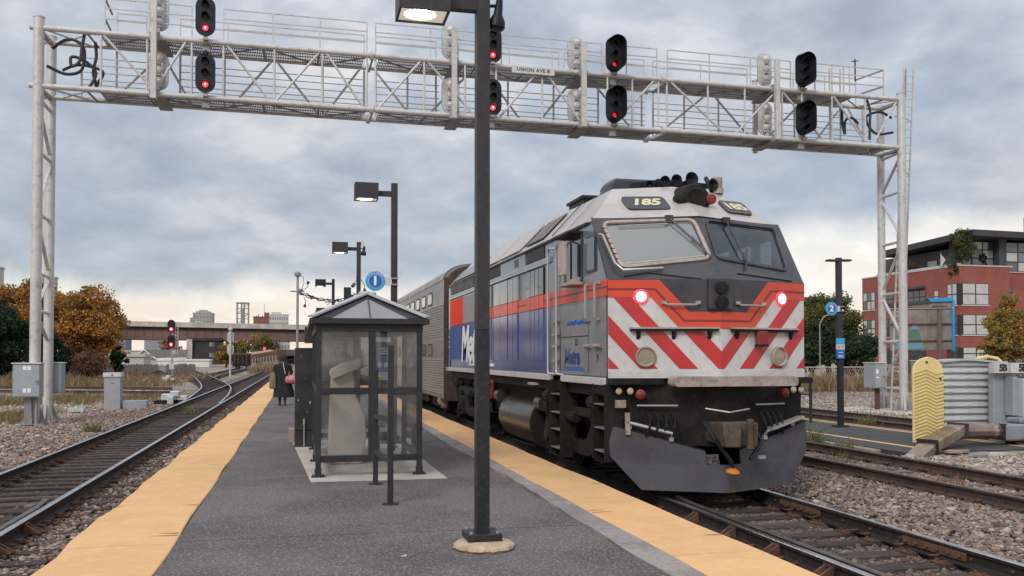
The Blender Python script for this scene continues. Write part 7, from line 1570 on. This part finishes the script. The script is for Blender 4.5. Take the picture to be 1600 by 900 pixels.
for k, a in enumerate([('office_block', 'blue glass office seen under the left end of the bridge', -84, -74.2, 420, 12.5, 'far_blue', 14, 0, 0, 'far_grey', None, 5), ('warehouse', 'broad grey warehouse seen under the bridge left of the far signal', -82.5, -66.5, 520, 13.0, 'far_grey', 14, 0, 0, 'far_glass', None, 0),
        ('flat_block', 'grey block of flats under the bridge right of the pier', -30, -23.0, 400, 8.8, 'far_tan', 14, 5, 3, 'far_glass', None, 0), ('dark_block', 'dark cross-braced building under the bridge behind the thin tree', -19.6, -12.7, 385, 12.2, 'far_blue', 10, 0, 0, 'dark_matte', None, 0), ('flat_block', 'pale windowed block under the bridge above the portal', -12.6, -4.4, 395, 12.0, 'far_pale', 10, 7, 5, 'far_glass', None, 0), ('warehouse', 'low white warehouse roof left of the gabled house', -58, -43, 300, 3.4, 'far_pale', 20, 0, 0, 'dark_matte', None, 0), ('brick_block', 'low red brick shed left of the gabled house', -52, -38, 270, 1.9, 'far_red', 10, 4, 1, 'far_tan', None, 0), ('shed', 'pale low shed behind the board fence, left of the gabled house', -38, -31, 200, 1.2, 'far_pale', 6, 0, 0, 'dark_matte', None, 0), ('shed', 'white low shed joined to the right of the gabled house', -27, -17.5, 186, .95, 'white_paint', 6, 0, 0, 'dark_matte', None, 0)]):
    nm_, lb, x0, x1, y, z1, mt, dep, c_, r_, wm, rf, st_ = a; far_block(nm_, lb, x0, x1, y, z1, mt, dep, c_, r_, wm, rf, stripes=st_ or None)
far_block('pale_tower', 'blank cream building above the trees at the left edge', -78, -65.2, 220, 21.4, 'far_pale', 3); far_block('roof_house', 'pale building top showing behind the orange trees', -59.5, -55.5, 226, 19.9, 'far_pale', 3, 3, 5, 'far_glass')
far_block('rowhouse', 'cream garage with bright lamps behind the orange tree', -22.3, -17.2, 108, 1.75, 'far_pale', 5, 4, 1, 'siding')
for k, (x0, x1, y, z, nm_, lb) in enumerate(((20, 44, 330, 12, 'apartment_block', 'distant grey block hidden behind the train, nearer one'), (95, 118, 260, 17, 'apartment_block', 'dark distant roof between the locomotive and the green tree'), (60, 90, 180, 6, 'rowhouse', 'grey low house beside the brick building'))): far_block(nm_, lb, x0, x1, y, z, ['far_grey', 'far_tan', 'far_grey'][k], 14, 6, 3, 'far_glass')
for k, (x, y) in enumerate(((-55, 262), (-12, 300), (-35, 320))): p_ = thing('utility_pole', ['thin pole beyond the left of the bridge', 'thin street pole beyond the bridge centre', 'thin street pole behind the gabled house'][k], 'pole', (x, y, 0)); m = MB(); m.cyl((x, y, 0), (x, y, 8), .15, n=6); m.build('pole', 'galv_dark', p_); m = MB(); m.bb((x, y, 7.8), (x + 1.8, y + .2, 7.95)); m.build('arm', 'galv_dark', p_)

# ------------------------------------------------------------------ brick apartment building
def brick_material():
    m = bpy.data.materials.new('brick_red'); m.use_nodes = True; T = NT(m.node_tree); b = m.node_tree.nodes['Principled BSDF']; o = T.n('ShaderNodeTexCoord').outputs['Object']
    sp_ = T.n('ShaderNodeSeparateXYZ', {0: o}); v = T.n('ShaderNodeCombineXYZ', {0: T.m('ADD', sp_.outputs[0], sp_.outputs[1]), 1: sp_.outputs[2], 2: 0.0}).outputs[0]
    bt = T.n('ShaderNodeTexBrick', {'Vector': v, 'Color1': (.25, .052, .040, 1), 'Color2': (.32, .075, .055, 1), 'Mortar': (.30, .17, .14, 1), 'Scale': 1.0, 'Mortar Size': .008, 'Brick Width': .24, 'Row Height': .08})
    c = T.mix(T.m('MULTIPLY', T.ss(T.noise(o, .5, 5, .6).outputs[0], .4, .65), .45), bt.outputs[0], (.22, .060, .048)); m.node_tree.links.new(c, b.inputs['Base Color']); b.inputs['Roughness'].default_value = .9; MATS['brick_red'] = m
brick_material(); mat('window_frame', (.022, .024, .026), .5); mat('curtain', (.52, .52, .49), .7, 0, (.40, .40, .38), 1.5, .6); mat('window_dark', (.055, .065, .07), .12, spec=.8, coat=.5); mat('stone_sill', (.50, .45, .42), .8); mat('slate_panel', (.055, .058, .068), .6, 0, (.075, .078, .088), .8, .6); mat('roof_dark', (.040, .041, .050), .5, .1, (.055, .056, .066), .4, .6)
bb_ = thing('brick_building', 'red brick apartment building with dark glazed penthouse behind the right gantry leg', 'building', (64, 76.6, -.4)); BX, BY = 64.0, 76.6
m = MB(); m.bb((BX, BY, -.5), (69.9, 92.5, 10.82)); m.bb((69.9, BY + 1.2, -.5), (96, 92.5, 10.55)); m.build('wall', 'brick_red', bb_)
m = MB(); m.bb((BX - .06, BY - .06, 10.82), (70.25, 76.9, 10.95)); m.bb((BX - .06, 76.9, 10.82), (BX + .3, 92.55, 10.95)); m.build('coping', 'stone_sill', bb_)
for z in (3.2, 6.55): m = MB(); m.bb((BX - .02, BY - .02, z), (69.9, 92.5, z + .06)); m.build('brick_course', 'brick_red', bb_)
def win(face, a, b, z0, z1, cols=2, fill='curtain', sill=True):
    """face 'L': wall at x=BX seen from -x, a/b are y; face 'F': wall at y=BY, a/b are x"""
    y_ = BY if face == 'F' else BY + 1.2
    def bx2(p, q, w0, w1, d0, d1): m = MB(); m.bb((BX - d1, p, w0), (BX - d0, q, w1)) if face == 'L' else m.bb((p, y_ - d1, w0), (q, y_ - d0, w1)); return m
    f_ = bx2(a, b, z0, z1, -.3, .02).build('window', 'window_frame', bb_)
    n = cols
    for i in range(n):
        for j, (u, v) in enumerate(((0, .5), (.5, 1))):
            w_ = (b - a) / n; m = bx2(a + w_ * i + .07, a + w_ * (i + 1) - .07, z0 + (z1 - z0) * u + .06, z0 + (z1 - z0) * v - .05, .021, .026); m.build('pane', fill if not (fill == 'curtain' and (i + j) % 3 == 2 and a > 80) else 'window_dark', f_)
    if sill: bx2(a - .1, b + .1, z0 - .12, z0, -.1, .08).build('sill', 'stone_sill', bb_)
for z0, z1 in ((7.15, 9.15), (3.95, 5.95), (.9, 2.65)): win('L', 90.1, 92.3, z0, z1, 3); win('L', 86.9, 88.6, z0, z1, 2, 'window_dark')
for z0, z1 in ((7.35, 8.8), (4.1, 5.6), (.9, 2.4)): win('L', 81.6, 84.4, z0, z1, 3, 'window_dark')
m = MB(); m.bb((BX - .6, 81.6, 8.95), (BX, 84.4, 9.2)); m.build('awning', 'slate_panel', bb_)
for z0, z1 in ((7.3, 8.6), (4.1, 5.4)): win('L', 79.6, 80.3, z0, z1, 1)
for z0, z1 in ((6.95, 9.1), (3.95, 5.95), (1.4, 2.7)): win('L', BY + .35, BY + 1.75, z0, z1, 2, 'curtain' if z0 > 6 else 'window_dark'); win('F', 64.3, 67.4, z0, z1, 2); m = MB(); m.bb((BX - .025, BY - .025, z0), (BX + .3, BY + .3, z1)); m.build('corner_post', 'window_frame', bb_)
win('R', 70.3, 71.3, 7.8, 8.9, 1, 'window_dark'); win('R', 73.2, 75.2, 7.0, 9.0, 2); win('R', 78, 80, 7.0, 9.0, 2); win('R', 70.3, 71.3, 4.5, 5.7, 1, 'window_dark'); win('R', 73.2, 75.2, 3.9, 5.9, 2); win('R', 70.6, 72.6, 1.2, 2.7, 2)
m = MB(); m.bb((66.0, 80.5, 10.9), (80, 91, 13.0)); m.bb((66.0, 78.6, 10.9), (70.2, 80.5, 13.55)); m.build('penthouse_wall', 'slate_panel', bb_)
rf = [(63.4, 88.6, 12.95), (65.2, 76.1, 13.85), (98, 77.6, 13.65), (98, 92, 12.9)]
m = MB(); m.prism(rf, (0, 0, .62)); m.build('penthouse_roof', 'roof_dark', bb_)
def pane_grid(x0, x1, y, z0, z1t, nx_, nz_, fill):
    f_ = MB(); f_.bb((x0, y, z0), (x1, y + .1, z1t)); f_ = f_.build('glazing', 'window_frame', bb_)
    for i in range(nx_):
        for j in range(nz_): a = x0 + (x1 - x0) * i / nx_ + .08; b = x0 + (x1 - x0) * (i + 1) / nx_ - .08; c = z0 + (z1t - z0) * j / nz_ + .06; d2 = z0 + (z1t - z0) * (j + 1) / nz_ - .06; m = MB(); m.bb((a, y - .02, c), (b, y - .002, d2)); m.build('pane', fill[(i + j) % len(fill)], f_)
pane_grid(65.6, 69.6, 78.4, 11.0, 13.6, 3, 3, ['car_window_pale', 'window_dark', 'far_glass']); pane_grid(70.5, 80.5, 77.7, 10.5, 13.5, 7, 3, ['window_dark', 'curtain', 'far_glass'])
m = MB(); m.bb((69.6, 77.6, 10.9), (70.5, 78.4, 14.2)); m.build('panel_fin', 'slate_panel', bb_); m = MB(); m.bb((70.4, BY + 1.1, 10.40), (84, BY + 1.2, 10.52)); m.build('sill', 'stone_sill', bb_)
for y0, y1 in ((82.2, 83.8), (85.6, 87.2)): m = MB(); m.bb((65.96, y0, 11.3), (66.0, y1, 12.1)); f_ = m.build('window', 'window_frame', bb_); m = MB(); m.bb((65.93, y0 + .1, 11.38), (65.955, y1 - .1, 12.0)); m.build('pane', 'car_window_pale', f_)
m = MB(); m.bb((74.3, 79, 13.6), (74.7, 79.4, 16.4)); m.build('chimney', 'slate_panel', bb_)
fg = thing('flag', 'small white pennant hanging at the roof terrace edge', 'flag', (63.7, 78.9, 10.6)); m = MB(); m.cyl((63.7, 78.9, 10.3), (63.7, 78.9, 12.4), .04, n=6); m.build('staff', 'galv_dark', fg); m = MB(); m.prism([(63.68, 78.9, 12.3), (63.8, 78.3, 11.6), (63.68, 78.85, 10.9)], (.03, .03, 0)); m.build('cloth', 'curtain', fg)
tree('terrace_tree', 'feathery small tree growing on the brick building\'s roof terrace', 64.7, 77.0, 10.9, 14.9, 1.35, 10.9, np.concatenate([DKG * 2.2, GRT * .9]), 6500, .09, 31, trunk=.09, clumps_n=60, limbs=22)
tree('terrace_shrub', 'dark conical shrub on the terrace beside the feathery tree', 67.4, 77.3, 10.9, 12.5, .6, 10.9, DKG, 700, .10, 32, cat='shrub', trunk=.05, clumps_n=18, limbs=4, taper=.6)
tree('terrace_shrub', 'trailing green plant spilling over the terrace parapet', 64.2, 77.4, 10.3, 11.3, .9, 9.7, DKG * 1.6, 900, .10, 33, cat='shrub', trunk=.03, clumps_n=18, limbs=4)
tree('terrace_shrub', 'low reddish shrub at the far end of the terrace', 64.6, 84.5, 10.9, 12.2, .9, 11.0, np.array([(.18, .09, .06), (.12, .11, .05)]), 700, .10, 34, cat='shrub', trunk=.04, clumps_n=14, limbs=6)
m = MB(); m.bb((64.1, 77, 10.96), (64.5, 90, 11.15)); m.build('planter', 'siding', bb_)

# ------------------------------------------------------------------ painted hoarding and pole in front of it
mat('hoarding', (.30, .265, .235), .95, 0, (.20, .175, .155), .9, .8, c3=(.13, .11, .10), s3=4, a3=.4, detail=8); mat('paint_pink', (.42, .14, .30), .7); mat('paint_mural_green', (.10, .23, .17), .8); mat('paint_mural_blue', (.16, .34, .42), .8); mat('paint_mural_pale', (.40, .46, .52), .8); mat('tarp_blue', (.02, .33, .68), .5)
hd = thing('hoarding', 'weathered panel hoarding with faded graffiti and a bright blue edge strip', 'hoarding', (38.9, 50, 1.5))
xA, xB = 36.6, 41.15; zA, zB = 5.05, 5.45; zr = lambda x: zA + (zB - zA) * (x - xA) / (xB - xA)
for k in range(5):
    for j, (u, v) in enumerate(((2.15, 2.70), (2.76, 3.78), (3.84, 4.78))):
        a = xA + (xB - xA) * k / 5 + .01; b = xA + (xB - xA) * (k + 1) / 5 - .01; m = MB(); dz = .02 * k; m.bb((a, 50.0 + .004 * ((k + j) % 3), u + dz), (b, 50.06, v + dz)); m.build('panel', 'hoarding', hd)
m = MB(); m.prism([(xA, 50, 4.88), (xB, 50, 4.98), (xB, 50, zB), (xA, 50, zA)], (0, .06, 0)); m.build('panel', 'hoarding', hd)
for z in (2.72, 3.80, 4.84): m = MB(); m.bar((xA, 49.97, z), (xB, 49.97, z + .09), .05, .10); m.build('batten', 'rust', hd)
m = MB(); m.prism([(xA, 49.9, zA - .1), (39.6, 49.9, 5.25), (39.6, 49.9, 5.42), (xA, 49.9, zA + .12)], (0, .4, 0)); m.build('capping', 'slate_panel', hd)
m = MB(); m.prism([(39.5, 49.88, 5.30), (xB + .05, 49.88, 5.36), (xB + .05, 49.88, 5.62), (39.3, 49.88, 5.50)], (0, .4, 0)); m.bb((xB - .02, 49.9, 2.15), (xB + .14, 50.02, 5.45)); m.build('blue_strip', 'tarp_blue', hd)
for x in (36.2, 38.0, 41.0): m = MB(); m.bb((x, 50.07, -.3), (x + .16, 50.3, 5.0)); m.build('post', 'rust', hd)
textmesh('graffiti', 'KER', .62, (37.6, 49.985, 4.15), (1, 0, 0), (0, 0, 1), 'paint_pink', hd, bold=.02, shear=.2)
m = MB(); m.prism([(37.0, 49.985, 3.80), (38.2, 49.985, 3.82), (38.2, 49.985, 3.88), (37.0, 49.985, 3.86)], (0, .01, 0)); m.build('graffiti_line', 'sign_white', hd)
for P, mt in (([(37.2, 2.80), (37.9, 2.80), (37.75, 3.55), (37.45, 3.65), (37.25, 3.3)], 'paint_mural_pale'), ([(37.95, 2.80), (38.85, 2.82), (38.75, 3.25), (38.4, 3.5), (38.1, 3.45)], 'paint_mural_green'), ([(38.0, 3.42), (38.7, 3.5), (38.5, 3.78), (38.2, 3.76)], 'paint_mural_blue'), ([(37.0, 2.22), (38.95, 2.25), (38.95, 2.68), (37.0, 2.66)], 'paint_mural_blue')): m = MB(); m.prism([(x, 49.980, z) for x, z in P], (0, .012, 0)); m.build('mural', mt, hd)
up = thing('utility_pole', 'weathered timber pole standing in front of the hoarding', 'pole', (39.5, 48.9, -.3)); m = MB(); m.cyl((39.35, 48.9, -.3), (39.35, 48.9, 4.85), .17, .14, n=12)
mat('bark_pole', (.19, .15, .125), .95, 0, (.13, .10, .085), 3, .8, .006, 20, stretch=(2, 2, .3)); m.build('pole', 'bark_pole', up)
m = MB(); m.bar((35.0, 48.7, 4.72), (40.3, 48.7, 4.86), .03); m.build('cable', 'sign_grey', up); m = MB(); m.bb((38.9, 48.75, 4.85), (39.8, 49.0, 4.98)); m.build('crossarm', 'rust', up)
# chain-link fence with top rail beyond platform 2
cf = thing('wire_fence', 'low galvanised wire fence with top rail beyond the gravel', 'fence', (40, 58, -.3))
for x in np.arange(33, 47, 2.6): m = MB(); m.cyl((x, 58, -.3), (x, 58, 1.02), .04, n=6); m.build('post', 'galv', cf)
m = MB(); m.cyl((33, 58, 1.0), (46.2, 58, 1.0), .035, n=6); m.build('top_rail', 'galv', cf)
m = MB(); 
for k in range(64): x = 33 + k * .2; m.bar((x, 58, .05), (x + .55, 58, 1.0), .010); m.bar((x + .55, 58, .05), (x, 58, 1.0), .010)
m.build('wire_mesh', 'galv', cf, kind='stuff')
sl_ = thing('street_lamp', 'thin curved street lamp in front of the green tree', 'street lamp', (44.2, 70, -.3)); m = MB(); m.tube([(44.2, 70, -.3), (44.2, 70, 4.6), (44.6, 70, 5.3), (46.4, 70, 5.7)], .05); m.build('pole', 'galv_dark', sl_); m = MB(); m.prism([(45.7, 69.9, 5.78), (46.6, 69.9, 5.80), (46.3, 69.9, 6.0), (45.9, 69.9, 5.95)], (0, .3, 0)); m.build('lamp_head', 'sign_white', sl_)
